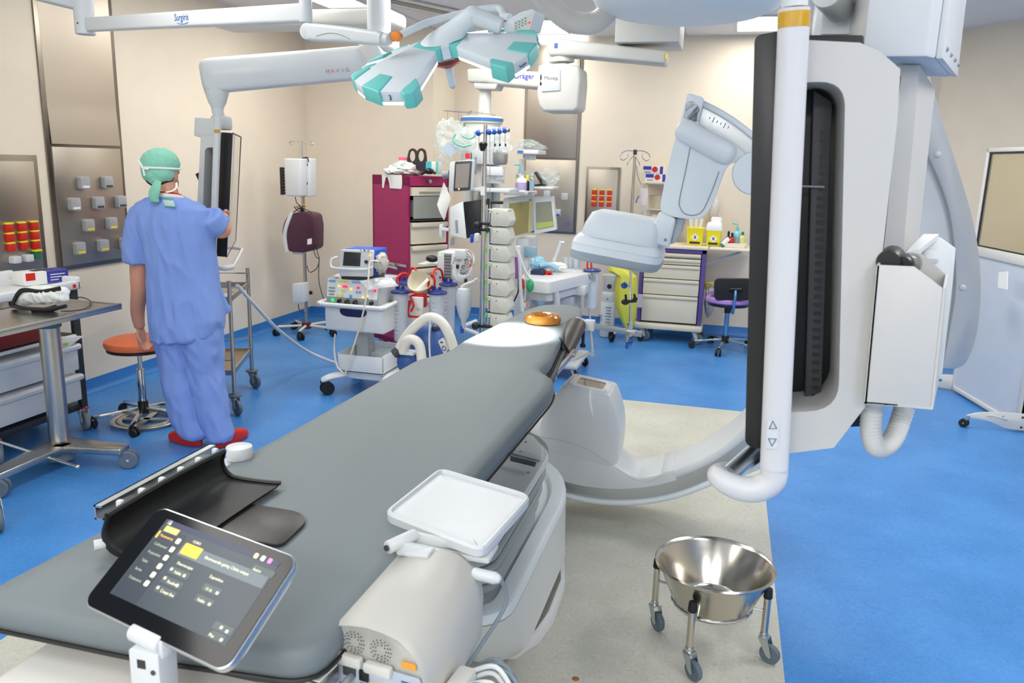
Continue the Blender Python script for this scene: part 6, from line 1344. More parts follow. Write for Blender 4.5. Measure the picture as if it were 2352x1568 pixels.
m = MB(); m.lohi((cp.x - .06, cp.y - .05, .62), (cp.x + .06, cp.y + .0, .8), .01); m.tube([H_(941, 690, 5.5), H_(938, 722, 5.5), H_(950, 727, 5.48), H_(985, 724, 5.48), H_(988, 700, 5.5)], .009, 8); m.tube([H_(942, 680, 5.5), H_(950, 700, 5.49), H_(944, 715, 5.49)], .008, 8); m.build('red_bracket', red, cs_)
m = MB(); m.lohi((cp.x - .04, cp.y - .08, .52), (cp.x + .05, cp.y - .055, .7), .004); m.build('label_plate', paper, cs_); text('lettering', 'D', (cp.x + .02, cp.y - .081, .6), (1, 0, 0), (0, 0, 1), .03, greyink, cs_)
for k in range(5):
    a = .3 + 2 * PI * k / 5; d = Vector((math.cos(a), math.sin(a), 0)); q = Vector((cp.x, cp.y, .085)) + d * .18; MB().tube([(cp.x, cp.y, .11), q], .013, 8, sm=False).build('leg', lgrey, cs_); caster(cs_, (q.x, q.y, .07), .034, a, black, rubber, twin=True, w=.02)
for c in cans: p = H_(c[0], c[1], c[2]); 
m = MB()
for (x, y, Y, _) in cans: p = H_(x, y, Y); m.tube([(cp.x, cp.y, p.z - .02), (p.x, p.y, p.z - .02)], .006, 6, sm=False)
m.build('holder_arms', alu, cs_)
kd = thing('kidney_dish', 'beige kidney dish with white strip resting on the suction stand', 'dish', H_(962, 645, 5.42)); c = H_(966, 650, 5.42); F = frame((.15, -.75, .55))
R = []
for s_, z in ((.55, -.035), (.8, -.025), (1.0, .012), (1.08, .016), (1.05, .02), (.95, .012), (.74, -.018), (.5, -.027)):
    R.append([c + F @ Vector((.085 * s_ * math.cos(t) - .02 * math.sin(t) ** 2, .078 * s_ * math.sin(t), z * 1.6)) for t in [2 * PI * k / 32 for k in range(32)]])
MB().loft(R).build('dish', mat('beige_pulp', 'D6CDB4', .6), kd); a = H_(958, 668, 5.37); b_ = H_(984, 640, 5.40); MB().tube([a, b_], .012, 6, sm=False, flat=.4).build('paper_strip', paper, kd)
# warm air blower
bl = thing('warm_air_blower', 'blue warm air blower with thick white hose beside the mattress edge', 'blower', (-1.78, 4.75, .3)); bm_ = mat('denim_blue_plastic', '33579A', .4)
Bz = lambda x, y, Y=4.75: P(x, y, Y=Y)
c = Bz(985, 800); s = MB(); R = []
for t, k in ((-.28, .6), (-.26, .95), (-.15, 1.05), (-.05, 1), (.05, .85), (.12, .62), (.155, .38), (.165, .2)): R.append([c + Vector((.135 * k * math.cos(2 * PI * i / 28), .12 * k * math.sin(2 * PI * i / 28), t)) for i in range(28)])
s.loft(R); s.build('body', bm_, bl)
m = MB(); q = Bz(938, 830, 4.66); m.sph(q, (.075, .07, .085)); m.build('side_motor', bm_, bl)
m = MB(); q = Bz(916, 806, 4.62); m.cyl(q + Vector((-.03, -.02, -.02)), q + Vector((.02, .02, .02)), .03, .034, 16, .005); m.build('cap', dgrey, bl)
m = MB(); m.lohi(Bz(938, 808, 4.6) + Vector((-.05, -.04, -.015)), Bz(938, 808, 4.6) + Vector((.05, .04, .01)), .01); m.build('hose_collar', white, bl)
hm = mat('ivory_hose', 'E4E1D8', .5)
MB().hose([Bz(918, 800, 4.6), Bz(932, 775, 4.6), Bz(955, 748, 4.6), Bz(985, 729, 4.6), Bz(1012, 738, 4.6), Bz(1030, 765, 4.6), Bz(1042, 800, 4.62)], .03, 20, .012, .05).build('hose', hm, bl)
MB().hose([Bz(926, 808, 4.58), Bz(934, 784, 4.56), Bz(950, 780, 4.55), Bz(964, 795, 4.54), Bz(970, 840, 4.53)], .03, 20, .012, .05).build('hose', hm, bl)
MB().tube([Bz(988, 735, 4.565), Bz(986, 780, 4.56), Bz(988, 825, 4.56)], .006, 8).build('hose_tie', white, bl)
pn_ = [Bz(*v, 4.6) for v in ((1005, 783), (1017, 775), (1030, 800), (1020, 815))]; o = MB().slab(rpoly(pn_, .012, 3), (0, .02, 0), .003).build('control_panel', white, bl)
MB().box(Bz(1014, 786, 4.597), (.016, .004, .008)).build('display', ink, o); MB().tube([Bz(1020 + u, 800 + v, 4.597) for u, v in ((-3, -5), (3, -3), (4, 3), (-2, 5), (-4, 0))], .0025, 6, closed=True).build('purple_symbol', mat('purple_cloth', '', .8), o)
MB().cyl((c.x, c.y, .08), (c.x, c.y, c.z - .24), .016, n=14).build('stand_pole', steel, bl)
for k in range(4):
    a = PI / 4 + PI / 2 * k; q = Vector((c.x + .2 * math.cos(a), c.y + .2 * math.sin(a), .08)); MB().tube([(c.x, c.y, .1), q], .012, 8, sm=False).build('leg', steel, bl); caster(bl, (q.x, q.y, .068), .032, a, black, rubber)
m = MB(); m.sph(Bz(1003, 752, 4.75), (.03, .06, .03)); m.build('rear_knob', mat('dark_navy_plastic', '', .35), bl)

# ---------------------------------------------------------------- infusion pump pole
ip = thing('infusion_pole', 'chrome infusion pole with blue hooks, black rail and base behind the table', 'drip pole', (-1.63, 5.4, 0)); YI = 5.4
I_ = lambda x, y, d=0: P(x, y, Y=YI + d); px6 = I_(1110, 550).x
MB().cyl((px6, YI, .08), (px6, YI, 1.66), .017, n=20).build('pole', chrome, ip); MB().cyl((px6, YI, 1.6), (px6, YI, 1.94), .013, n=18).build('upper_pole', steel, ip)
MB().lathe([(.018, -.04), (.022, -.03), (.028, .0), (.03, .01), (.02, .02), (.016, .02)], I_(1110, 333), n=18).build('collar', black, ip)
m = MB(); m.cyl(I_(1094, 306), I_(1164, 299), .006, n=10); m.build('cross_bar', chrome, ip)
for x, y, L in ((1099, 305, 40), (1124, 303, 140), (1135, 302, 35), (1147, 301, 35), (1159, 299, 35)):
    h = MB().sph(I_(x, y, -.01), .021).build('blue_ball', mat('royal_blue_plastic', '', .4), ip); MB().cyl(I_(x + 1, y + 4), I_(x + 1, y + L), .0025, n=6).build('hook_wire', steel, h); MB().cyl(I_(x + 3, y, -.03), I_(x + 7, y - 1, -.02), .011, n=12).build('hook_end', alu, h)
MB().cyl(I_(1162, 299), I_(1170, 299), .012, n=14).build('bar_end', black, ip)
for x, y in ((1137, 333), (1148, 333), (1161, 333)): MB().cyl(I_(x, y - 3), I_(x, y + 3), .006, n=8).build('drip_stop', black, ip)
m = MB(); m.lohi(I_(1121, 745, .02), I_(1131, 458, .07), .004); m.tube([I_(1128, 464), I_(1155, 465)], .012, 10, sm=False); 
for y in (513, 527): m.lohi(I_(1100, y - 3, -.02), I_(1130, y + 3, .05), .004)
m.build('black_rail', black, ip)
m = MB(); m.lohi(I_(1113, 742, .0), I_(1120, 470, .02), .002); gs = m.build('marker_strip', paper, ip)
for k in range(7): MB().box(I_(1116, 556 + 37 * k - 18, -.003), (.014, .006, .035)).build('green_mark', mat('bright_green_ink', '62D22E', .5), gs)
m = MB(); m.sph(I_(1096, 517, -.02), .026); m.cyl(I_(1096, 517, -.02), I_(1110, 517, .0), .01, n=8); m.build('clamp_knob', black, ip)
m = MB(); m.sph(I_(1092, 748, -.02), .028); m.lohi(I_(1096, 752, -.02), I_(1135, 745, .03), .004); m.build('lower_clamp', black, ip)
m = MB(); m.lohi(I_(1104, 428, -.022), I_(1115, 448, -.0)); m.build('paper_label', paper, ip)
for k in range(5):
    a = -2.6 + 2 * PI * k / 5; d = Vector((math.cos(a), math.sin(a), 0)); q = Vector((px6, YI, .08)) + d * .3; MB().tube([(px6, YI, .11), q], .016, 8, sm=False).build('leg', white, ip); caster(ip, (q.x, q.y, .066), .032, a, white, rubber)
pgm = mat('putty_grey_plastic', 'D3D3C8', .45)
def pump():
    o = thing('infusion_pump', 'x', 'pump', (0, 0, 0)); pr = rpoly([Vector(q) for q in ((-.055, -.055, 0), (.062, -.058, 0), (.082, -.02, 0), (.068, .03, 0), (.06, .05, 0), (-.05, .05, 0))], .006, 2)
    MB().slab([(q.x, -.07, q.y) for q in pr], (0, .16, 0), .004).build('housing', pgm, o, False); MB().lohi((-.078, -.06, -.05), (-.054, .06, .046), .003).build('side_lid', white, o, False)
    MB().lohi((-.07, -.0625, -.045), (-.06, -.059, .03)).build('label', greyink, o, False); MB().box((-.012, -.0712, .03), (.006, .004, .009), .001).build('catch', dgrey, o, False)
    m = MB(); m.slab([(-.08, -.066, .052), (-.05, -.066, .046), (.05, -.066, .046), (.066, -.066, .056), (.066, -.06, .058), (-.08, -.06, .058)], (0, .12, 0)); m.build('top_edge', pgm, o, False); return o
pp = pump(); names6 = ['topmost', 'second from the top', 'third from the top', 'fourth from the top', 'fifth from the top', 'sixth from the top', 'lowest']
for k, y in enumerate((499, 540, 580, 619, 658.5, 697, 736)):
    p = I_(1152 - .5 * k, y, .06); l = names6[k] + ' grey infusion pump of the stack on the chrome pole'
    if k == 0: pp.location = p; MW[pp.name] = Matrix.Translation(p); pp['label'] = l; pp['group'] = 'infusion pumps on the pole'
    else: dup(pp, p, 0, l)

# ---------------------------------------------------------------- pendant head with equipment
YH6 = 6.3; T_ = lambda x, y, d=0: P(x, y, Y=YH6 + d)
ph = thing('supply_head', 'white supply column with blue band hanging from the pendant over the equipment', 'supply column', T_(1110, 300)); c = T_(1107, 285, .1); zt6 = T_(1107, 268, .1).z; zb6 = T_(1107, 470, .1).z
MB().lathe([(.001, 0), (.15, 0), (.165, -.01), (.165, -.05), (.15, -.06), (.15, zb6 - zt6), (.001, zb6 - zt6)], (c.x, c.y, zt6), n=36).build('column', warm, ph)
MB().lathe([(.166, -.012), (.172, -.014), (.172, -.035), (.166, -.037)], (c.x, c.y, zt6), n=36).build('blue_band', mat('mid_blue_plastic', '3E74B4', .4), ph)
m = MB(); m.lohi(T_(1058, 376, -.1), T_(1160, 345, .05), .01); m.lohi(T_(1105, 420, -.08), T_(1160, 383, .02), .006); m.build('service_boxes', lgrey, ph)
m = MB(); m.lohi(T_(1130, 378, -.12), T_(1168, 346, -.02), .02); m.build('grey_scoop', mat('satin_grey_metal', '9A9A96', .35, .7), ph)
m = MB(); m.lohi(T_(1088, 440, -.2), T_(1192, 432, .1), .006); m.build('shelf', white, ph); m = MB(); m.lohi(T_(1110, 402, -.12), T_(1158, 383, -.08), .005); m.build('white_cross_rail', white, ph)
m = MB(); m.tube([T_(1018, 253), T_(1138, 263)], .006, 8, sm=False); m.build('hanger_bar', steel, ph); m = MB(); m.lohi(T_(1062, 256, .0), T_(1066, 256, .012), 0); m = MB(); m.tube([T_(1082, 254), T_(1064, 288)], .011, 8, sm=False); m.build('hanger_strut', steel, ph)
for x in (1028, 1053, 1107): MB().tube([T_(x, 255), T_(x, 282), T_(x - 4, 287)], .0025, 5).build('hanger_hook', steel, ph)
for k in range(2): 
    m = MB(); x = 1117 + 34 * k; m.lohi(T_(x - 12, 412, -.1), T_(x + 8, 388, -.085), .004); o = m.build('gas_outlet', lgrey, ph); MB().cyl(T_(x - 2, 400, -.101), T_(x - 2, 400, -.108), .012, n=14).build('blue_ring', mat('mid_blue_plastic', '', .4), o)
m = MB(); m.lohi(T_(1078, 470, -.1), T_(1094, 350, .0), .006); m.lohi(T_(1130, 560, .0), T_(1150, 420, .1), .006); m.build('upright', white, ph)
s = MB(); s.blob(T_(1035, 315, -.05), (.125, .08, .135), 1, .32, 4); s.blob(T_(1068, 325, -.06), (.1, .08, .1), 8, .3, 4); s.blob(T_(1020, 352, -.05), (.055, .05, .08), 3, .3, 4); fz = s.build('bag_film', film, None); tag(fz, 'crumpled clear bags of tubing hanging left of the supply column', 'bags'); fz.name = 'hanging_bags'; MW[fz.name] = MW.get('bag_film', Matrix.Identity(4))
for pts in ([(1040, 318), (1050, 330), (1064, 336), (1082, 332)], [(1046, 308), (1040, 322), (1052, 334)], [(1062, 312), (1078, 318), (1090, 312), (1090, 302)]): MB().tube([T_(x, y, -.17) for x, y in pts], .008, 8).build('green_tubing', mat('sea_green_tubing', '7CB8A8', .4), fz)
MB().box((0, 0, 0), (.09, .01, .08), M=TM(T_(1033, 343, -.16), .2, 0, .6)).build('printed_pack', mat('grey_blue_print', 'A9B8C8', .5), fz)
s = MB(); s.blob(T_(1140, 318, -.1), (.1, .06, .08), 11, .3, 4); s.blob(T_(1158, 342, -.12), (.07, .04, .035), 12, .4, 4); tag(s.build('tubing_bags', film), 'clear bags behind the blue hooks of the infusion pole', 'bags')
MB2 = MB(); MB2.box(T_(1074, 358, -.2), (.035, .02, .04), .004); tag(MB2.build('red_tag', red), 'small red tag above the tilted grey screen', 'tag')
# small monitor with grey screen
mo_ = thing('patient_monitor', 'white monitor with upright grey screen and amber light facing the table', 'monitor', T_(1060, 440, -.25)); Y7 = 6.0; V_ = lambda x, y, d=0: P(x, y, Y=Y7 + d)
MB().slab(rpoly([V_(*v) for v in ((1033, 372), (1084, 366), (1080, 440), (1030, 440))], .012, 3), (0, .09, 0), .008).build('housing', white, mo_)
MB().slab(rpoly([V_(*v, -.004) for v in ((1045, 371), (1084, 369), (1080, 437), (1041, 439))], .01, 3), (0, .008, 0), .002).build('bezel', dgrey, mo_)
MB().slab([V_(*v, -.006) for v in ((1048, 377), (1079, 375), (1075, 430), (1045, 432))], (0, .004, 0)).build('screen', mat('grey_display', '8E8780', .3), mo_); MB().sph(V_(1054, 434, -.006), .007, seg=10).build('amber_light', mat('lit_orange_led', '', .5), mo_)
m = MB(); m.lohi(V_(1085, 400, .08), V_(1096, 360, .14), .006); m.cyl(V_(1018, 402, .05), V_(1032, 400, .05), .03, n=14); m.build('mount_arm', mgrey, mo_)
# big monitor seen side-on
bm6 = thing('display_monitor', 'white backed black display turned sideways behind the chrome pole', 'monitor', V_(1060, 545))
MB().slab(rpoly([V_(*v) for v in ((1034, 476), (1063, 462), (1072, 548), (1034, 540))], .01, 3), (0, .22, 0), .008).build('back_shell', white, bm6); MB().slab([V_(*v) for v in ((1064, 464), (1104, 458), (1104, 540), (1070, 548))], (0, .25, 0), .006).build('front_face', mat('satin_black', '', .38), bm6)
o = MB().slab([V_(*v, -.003) for v in ((1045, 506), (1051, 505), (1053, 535), (1047, 535))], (0, .004, 0)).build('side_vent', mgrey, bm6)
m = MB(); m.lohi(V_(1034, 565, .1), V_(1044, 545, .2), .004); m.build('bracket', white, bm6); m = MB(); m.lohi(V_(1010, 530, .05), V_(1035, 523, .1), .004); m.lohi(V_(1008, 545, .05), V_(1020, 515, .1), .006); m.build('side_arm', white, bm6)
# ventilated white box with coil of leads, mouse on its shelf
vb = thing('power_box', 'white box with grey vents and green light below the sideways display', 'power box', V_(1030, 645, -.2)); 
MB().slab([V_(*v, -.25) for v in ((1005, 578), (1046, 580), (1046, 650), (1003, 645))], (0, .3, 0), .006).build('case', white, vb); o = MB().slab([V_(*v, -.254) for v in ((1020, 582), (1037, 583), (1036, 640), (1020, 639))], (0, .006, 0)).build('vent', mgrey, vb); MB().box(V_(1011, 586, -.253), (.01, .004, .008)).build('green_light', mat('lit_green_led', '', .5), vb)
m = MB()
for k in range(8): m.box(V_(1028, 588 + 7 * k, -.256), (.055, .003, .004))
m.build('vent_slots', dgrey, o); MB().box(V_(1011, 637, -.253), (.014, .004, .014)).build('socket', ink, vb)
cw = mat('pale_grey_cable', 'D5D6D2', .45); cc = thing('cable_coil', 'tangle of white cables hung in loops behind the pole', 'cable coil', V_(1065, 600, -.3))
rg = random.Random(5)
for k in range(13):
    x, y = 1064 + rg.uniform(-8, 8), 596 + rg.uniform(-10, 14); rx, ry = rg.uniform(12, 22), rg.uniform(14, 26)
    MB().tube([V_(x + rx * math.cos(2 * PI * j / 14), y + ry * math.sin(2 * PI * j / 14), -.33 + .05 * rg.random()) for j in range(14)], .006, 6, 2, closed=True).build('cable_loop', cw, cc)
for k in range(5): MB().tube([V_(1045 + 4 * k, 600, -.36), V_(1042 + 3 * k, 630, -.38), V_(1058 + 4 * k, 645 - 3 * k, -.38), V_(1085, 632 - 5 * k, -.36)], .007, 6).build('cable_loop', white, cc)
MB().lohi(V_(1044, 596, -.38), V_(1073, 572, -.33), .012, 3).build('white_adapter', white, cc)
for x, y in ((1051, 612), (1070, 645)): MB().box(V_(x, y, -.39), (.02, .02, .03), .004).build('black_plug', black, cc)
MB().box(V_(1079, 609, -.39), (.016, .016, .03), .004).build('red_plug', mat('coral_plastic', 'F06050', .4), cc)
sf = thing('mouse_shelf', 'small white swing shelf holding a black mouse by the magenta cabinet', 'shelf', V_(985, 605, .0)); MB().lohi(V_(958, 606, -.1), V_(1016, 602, .1), .006).build('board', white, sf)
tag(MB().sph(V_(992, 597, -.06) + Vector((0, 0, .01)), (.05, .04, .028)).build('computer_mouse', black), 'black computer mouse on the small white shelf', 'mouse')
gm = thing('stethoscope_sensor', 'blue and white hand sensor hanging beside the chrome pole', 'sensor', V_(1090, 545, -.3)); MB().lohi(V_(1079, 558, -.3), V_(1089, 538, -.25), .012, 3).build('blue_grip', mat('royal_blue_plastic', '', .4), gm); MB().lohi(V_(1088, 557, -.3), V_(1103, 535, -.25), .01, 3).build('white_head', white, gm); gm.name = 'hand_sensor'; MW[gm.name] = MW['stethoscope_sensor']
ab = thing('breathing_bag', 'hanging translucent white breathing bag with blue tip beside the pole', 'bag', V_(1066, 700, -.4)); Y8 = 5.5; A8 = lambda x, y: P(x, y, Y=Y8)
cA = A8(1066, 660); L8 = cA.z - A8(1066, 735).z
MB().lathe([(.02, 0), (.045, -.01), (.055, -L8 * .15), (.058, -L8 * .4), (.052, -L8 * .65), (.036, -L8 * .88), (.02, -L8), (.014, -L8 * 1.25), (.001, -L8 * 1.26)], cA, n=28).build('bag', mat('milky_film', 'D4DCE2', .35, alpha=.8), ab)
MB().cyl(A8(1062, 748), A8(1061, 764), .016, .013, n=14).build('blue_tip', mat('royal_blue_plastic', '', .4), ab); m = MB(); m.tube([A8(1060, 660), A8(1072, 652), A8(1085, 648), A8(1096, 640)], .012, 8); m.tube([A8(1078, 650), A8(1092, 650), A8(1098, 645)], .008, 8); m.build('white_clamp', white, ab)
# white lower stand base seen below the bag
m = MB(); m.tube([P(1094, 737, Y=5.9), P(1066, 748, Y=5.8), P(1066, 755, Y=5.75), P(1100, 768, Y=5.6)], .016, 10, sm=False); tag(m.build('stand_base', white), 'bent white tube base on the blue floor beside the breathing bag', 'stand base')

# ---------------------------------------------------------------- anaesthesia machine
an = thing('anaesthesia_machine', 'white anaesthesia machine with two screens and a worktop behind the table head', 'anaesthesia machine', (-1.4, 6.7, 0)); Y9 = 6.7; Q9 = lambda x, y, d=0: P(x, y, Y=Y9 + d)
MB().slab(rpoly([Q9(*v) for v in ((1156, 455), (1222, 446), (1220, 532), (1152, 550))], .012, 3), (0, .1, 0), .008).build('screen_housing', white, an); MB().slab([Q9(*v, -.004) for v in ((1170, 462), (1221, 456), (1217, 533), (1165, 545))], (0, .006, 0)).build('main_screen', mat('olive_display', 'A79A63', .3), an); sc6 = an.children[-1]
MB().slab([Q9(*v, -.006) for v in ((1216, 458), (1222, 457), (1218, 532), (1213, 534))], (0, .004, 0)).build('screen_edge', mat('pale_yellow_display', 'DCD490', .4), sc6); MB().slab([Q9(*v, -.006) for v in ((1171, 462), (1221, 456), (1221, 461), (1171, 467))], (0, .004, 0)).build('screen_bar', mat('pale_blue_display', 'C2D2D8', .4), sc6)
MB().slab(rpoly([Q9(*v, -.05) for v in ((1226, 452), (1270, 450), (1277, 528), (1227, 538))], .01, 3), (0, .07, 0), .006).build('second_screen_housing', white, an); MB().slab([Q9(*v, -.054) for v in ((1231, 465), (1266, 462), (1272, 520), (1231, 527))], (0, .006, 0)).build('second_screen', mat('grey_green_display', '8C8D78', .3), an); sc7 = an.children[-1]
MB().slab([Q9(*v, -.056) for v in ((1232, 512), (1271, 508), (1272, 519), (1231, 526))], (0, .004, 0)).build('lime_bar', mat('lime_display', 'AEBB62', .4), sc7)
m = MB(); m.lohi(Q9(1182, 660, .0), Q9(1236, 540, .35), .02); m.build('tower', white, an); m = MB(); m.lohi(Q9(1202, 590, -.02), Q9(1234, 566, .02), .01); m.build('blue_panel', mat('steel_blue_panel', '8FB0C4', .4), an)
m = MB(); m.lohi(Q9(1155, 447, -.05), Q9(1235, 438, .3), .008); m.build('top_shelf', white, an)
tp = [P(*v, Z=.82) for v in ((1180, 648), (1220, 665), (1262, 662), (1362, 632), (1350, 620), (1290, 612), (1215, 618))]
# worktop plan: the corner nearest the table sits at pixel (1268, 660)
wt = rpoly([P(1190, 640, Z=.83), P(1262, 648, Z=.83), P(1362, 625, Z=.83), P(1300, 612, Z=.83), P(1225, 610, Z=.83)], [.02, .05, .03, .02, .02], 4)
MB().slab(wt, (0, 0, -.09), .02, 3).build('worktop', white, an); m = MB(); m.slab([p + Vector((0, 0, -.1)) + (sum(wt, Vector()) / len(wt) - p) * .12 for p in wt], (0, 0, -.06), .01); m.build('under_drawer', lgrey, an)
cA = sum(wt, Vector()) / len(wt); m = MB(); m.lohi((cA.x - .28, cA.y - .15, .12), (cA.x + .2, cA.y + .3, .66), .02); m.build('cabinet', mat('blue_grey_plastic', 'A9AEB8', .45), an)
m = MB(); m.lohi((cA.x - .35, cA.y - .22, .085), (cA.x + .28, cA.y + .35, .13), .02); m.build('base', lgrey, an)
for a in ((-.3, -.18), (.24, -.18), (-.3, .3), (.24, .3)): caster(an, (cA.x + a[0], cA.y + a[1], .088), .04, -.7, lgrey, rubber)
m = MB(); m.lohi(P(1290, 676, Y=6.35), P(1345, 658, Y=6.35) + Vector((0, .3, 0)), .01); m.build('drawer_rail', lgrey, an)
m = MB(); m.hose([P(1225, 650, Y=6.1), P(1255, 648, Y=6.05), P(1275, 670, Y=6.0), P(1280, 705, Y=6.0)], .025, 14, .014, .06); m.build('breathing_hose', mat('milky_hose', 'C6CBD4', .35, alpha=.85), an); m = MB(); m.hose([P(1236, 690, Y=6.1), P(1228, 672, Y=6.05), P(1214, 690, Y=6.0), P(1208, 730, Y=6.0)], .022, 14, .014, .06); m.build('breathing_hose', mat('milky_hose', '', .35), an)
m = MB(); m.cyl(P(1243, 685, Y=6.05), P(1248, 670, Y=6.05), .02, n=14); m.lathe([(.02, 0), (.035, .02), (.04, .05), (.02, .055)], P(1242, 700, Y=6.05), n=18); m.build('valve', mat('pale_blue_plastic', 'A8C4DE', .4), an)
m = MB(); m.lohi(P(1206, 640, Y=6.2), P(1234, 668, Y=6.2) + Vector((0, .2, 0)), .02); m.build('absorber', mat('grey_white_plastic', '', .4), an); m = MB(); m.tube([Q9(1272, 600, -.2), Q9(1288, 556, -.2), Q9(1296, 558, -.2)], .016, 10, sm=False); m.build('swing_arm', white, an)
# upper shelf, items
us = thing('upper_shelf', 'white swing shelf with clear packs to the right of the supply column', 'shelf', Q9(1220, 352)); MB().lohi(Q9(1186, 353, -.2), Q9(1255, 346, .1), .008).build('board', white, us); m = MB(); m.lohi(Q9(1203, 367, -.1), Q9(1232, 354, .05), .01); m.build('mount', white, us); MB().box(Q9(1195, 348, -.205), (.045, .008, .02)).build('blue_label', mat('mid_blue_plastic', '', .4), us)
s = MB(); s.blob(Q9(1218, 338, -.05), (.13, .1, .03), 3, .3, 4); s.blob(Q9(1212, 328, -.05), (.09, .06, .025), 7, .4, 4); tag(s.build('mask_packs', film), 'flat clear packs lying on the upper white swing shelf', 'packs')
ls_ = thing('side_shelf', 'lower white shelf with mask bag in front of the steel panel', 'shelf', Q9(1250, 432)); MB().lohi(Q9(1206, 433, -.15), Q9(1284, 428, .1), .006).build('board', white, ls_); m = MB(); m.lohi(Q9(1190, 440, .05), Q9(1206, 364, .12), .008); m.build('upright', white, ls_)
s = MB(); s.blob(Q9(1257, 408, -.05), (.09, .06, .075), 5, .3, 4); s.blob(Q9(1216, 402, -.02), (.055, .05, .05), 6, .3, 4); tag(s.build('mask_bag', film), 'clear bag with face mask on the lower white shelf', 'bag'); s = MB(); s.slab([Q9(*v, -.1) for v in ((1226, 396), (1231, 394), (1254, 426), (1226, 428), (1226, 424), (1242, 422))], (0, .1, 0), .003); tag(s.build('black_wedge', black), 'black folded strap holder on the lower white shelf', 'holder')
def bottle(nm, label, c, r, h, m, cap, capm, pump=None, lb=None):
    t = thing(nm, label, 'bottle', c); MB().lathe([(.001, 0), (r, 0), (r, h * .75), (r * .9, h * .85), (r * .4, h * .95), (r * .4, h), (.001, h)], c, n=22).build('body', m, t); MB().cyl(c + Vector((0, 0, h)), c + Vector((0, 0, h + cap)), r * .5, r * .42, n=16).build('cap', capm, t)
    if pump: m_ = MB(); m_.cyl(c + Vector((0, 0, h + cap)), c + Vector((0, 0, h + cap + .03)), r * .14, n=8); m_.tube([c + Vector((0, 0, h + cap + .03)), c + Vector((-.05, -.01, h + cap + .034))], r * .2, 8, sm=False); m_.build('pump_head', pump, t)
    if lb: MB().lathe([(r * 1.01, h * .12), (r * 1.02, h * .14), (r * 1.02, h * .6), (r * 1.01, h * .62)], c, n=22).build('label', lb, t)
    return t
zs6 = Q9(1200, 438, -.25)
bottle('gel_jar', 'white printed jar standing beside the main anaesthesia screen', Q9(1197, 440, -.25), .045, .12, paper, .01, white, lb=mat('lilac_print', 'B9A3D0', .5)); bottle('gel_bottle', 'clear bottle with turquoise pump beside the anaesthesia screen', Q9(1193, 438, -.1), .035, .16, clear, .02, teal, teal)
bottle('spray_bottle', 'dark bottle with yellow cap on the white shelf', Q9(1211, 438, -.22), .024, .08, black, .05, yellow); bottle('small_bottle', 'small clear blue labelled bottle on the white shelf', Q9(1221, 438, -.25), .02, .12, clear, .015, lgrey, lb=mat('steel_blue_panel', '', .4))
# things on the worktop
s = MB(); s.blob(P(1236, 606, Y=6.35), (.07, .06, .06), 4, .2, 4); ms = s.build('face_mask', mat('pale_blue_silicone', '9CCBE2', .3, alpha=.85)); tag(ms, 'pale blue face mask lying on the anaesthesia worktop', 'mask'); MB().tube([P(1242, 612, Y=6.3), P(1262, 608, Y=6.3), P(1282, 618, Y=6.3)], .022, 10).build('mask_tube', mat('pale_blue_silicone', '', .3), ms)
m = MB(); c = P(1259, 632, Y=6.25); m.lathe([(.018, -.015), (.034, -.015), (.034, .015), (.018, .015), (.018, -.015)], c, (.6, -.7, 0), 24); tag(m.build('red_tape_roll', red), 'roll of red tape standing on the anaesthesia worktop', 'tape roll')
for k, (x, y) in enumerate(((1300, 613), (1312, 614), (1324, 616))):
    c = P(x, y, Z=.832); m = MB(); m.lathe([(.001, 0), (.026, 0), (.033, .085), (.031, .085), (.024, .004), (.001, .004)], c, n=20); tag(m.build('plastic_cup', mat('milky_film', '', .35)), ('left', 'middle', 'right')[k] + ' of three white plastic cups at the back of the worktop', 'cup', 'white plastic cups')
s = MB(); s.lohi(P(1218, 632, Y=6.2), P(1250, 622, Y=6.2) + Vector((0, .1, 0)), .008); tag(s.build('blue_case', mat('dark_navy_plastic', '', .35)), 'dark blue case beside the red tape roll', 'case'); s = MB(); s.blob(P(1277, 612, Y=6.45), (.09, .05, .035), 8, .3, 4); tag(s.build('white_packet', paper), 'white packet lying behind the pale blue mask', 'packet')
# hanging leads between pumps and machine
ld = thing('lead_bundle', 'bundle of white and purple leads hanging right of the pump stack', 'leads', P(1195, 640, Y=5.9)); L_ = lambda x, y: P(x, y, Y=5.9)
for pts, m, r in (([(1188, 575), (1194, 600), (1196, 660), (1200, 715)], white, .016), ([(1196, 595), (1206, 620), (1218, 640)], white, .008), ([(1186, 590), (1188, 615), (1187, 640)], mat('purple_plastic', '', .4), .016), ([(1191, 640), (1190, 670), (1180, 692)], black, .006), ([(1198, 600), (1212, 640), (1220, 660), (1214, 650)], cw, .006), ([(1200, 605), (1208, 650), (1205, 690)], cw, .005)): MB().tube([L_(*q) for q in pts], r, 8).build('lead', m, ld)
s = MB(); s.blob(L_(1218, 655), (.03, .03, .05), 2, .2); s.build('green_bag', mat('emerald_plastic', '2FA06C', .35), ld); MB().tube([L_(1202, 663), L_(1200, 640)], .008, 6, sm=False).build('red_lead', red, ld); MB().tube([L_(1210, 695), L_(1214, 702)], .008, 6, sm=False).build('orange_tip', orange, ld); MB().lohi(L_(1196, 695), L_(1208, 708) + Vector((0, .05, 0)), .006).build('white_joint', white, ld); MB().lohi(L_(1182, 580), L_(1194, 565) + Vector((0, .05, 0)), .006).build('white_hook', white, ld)
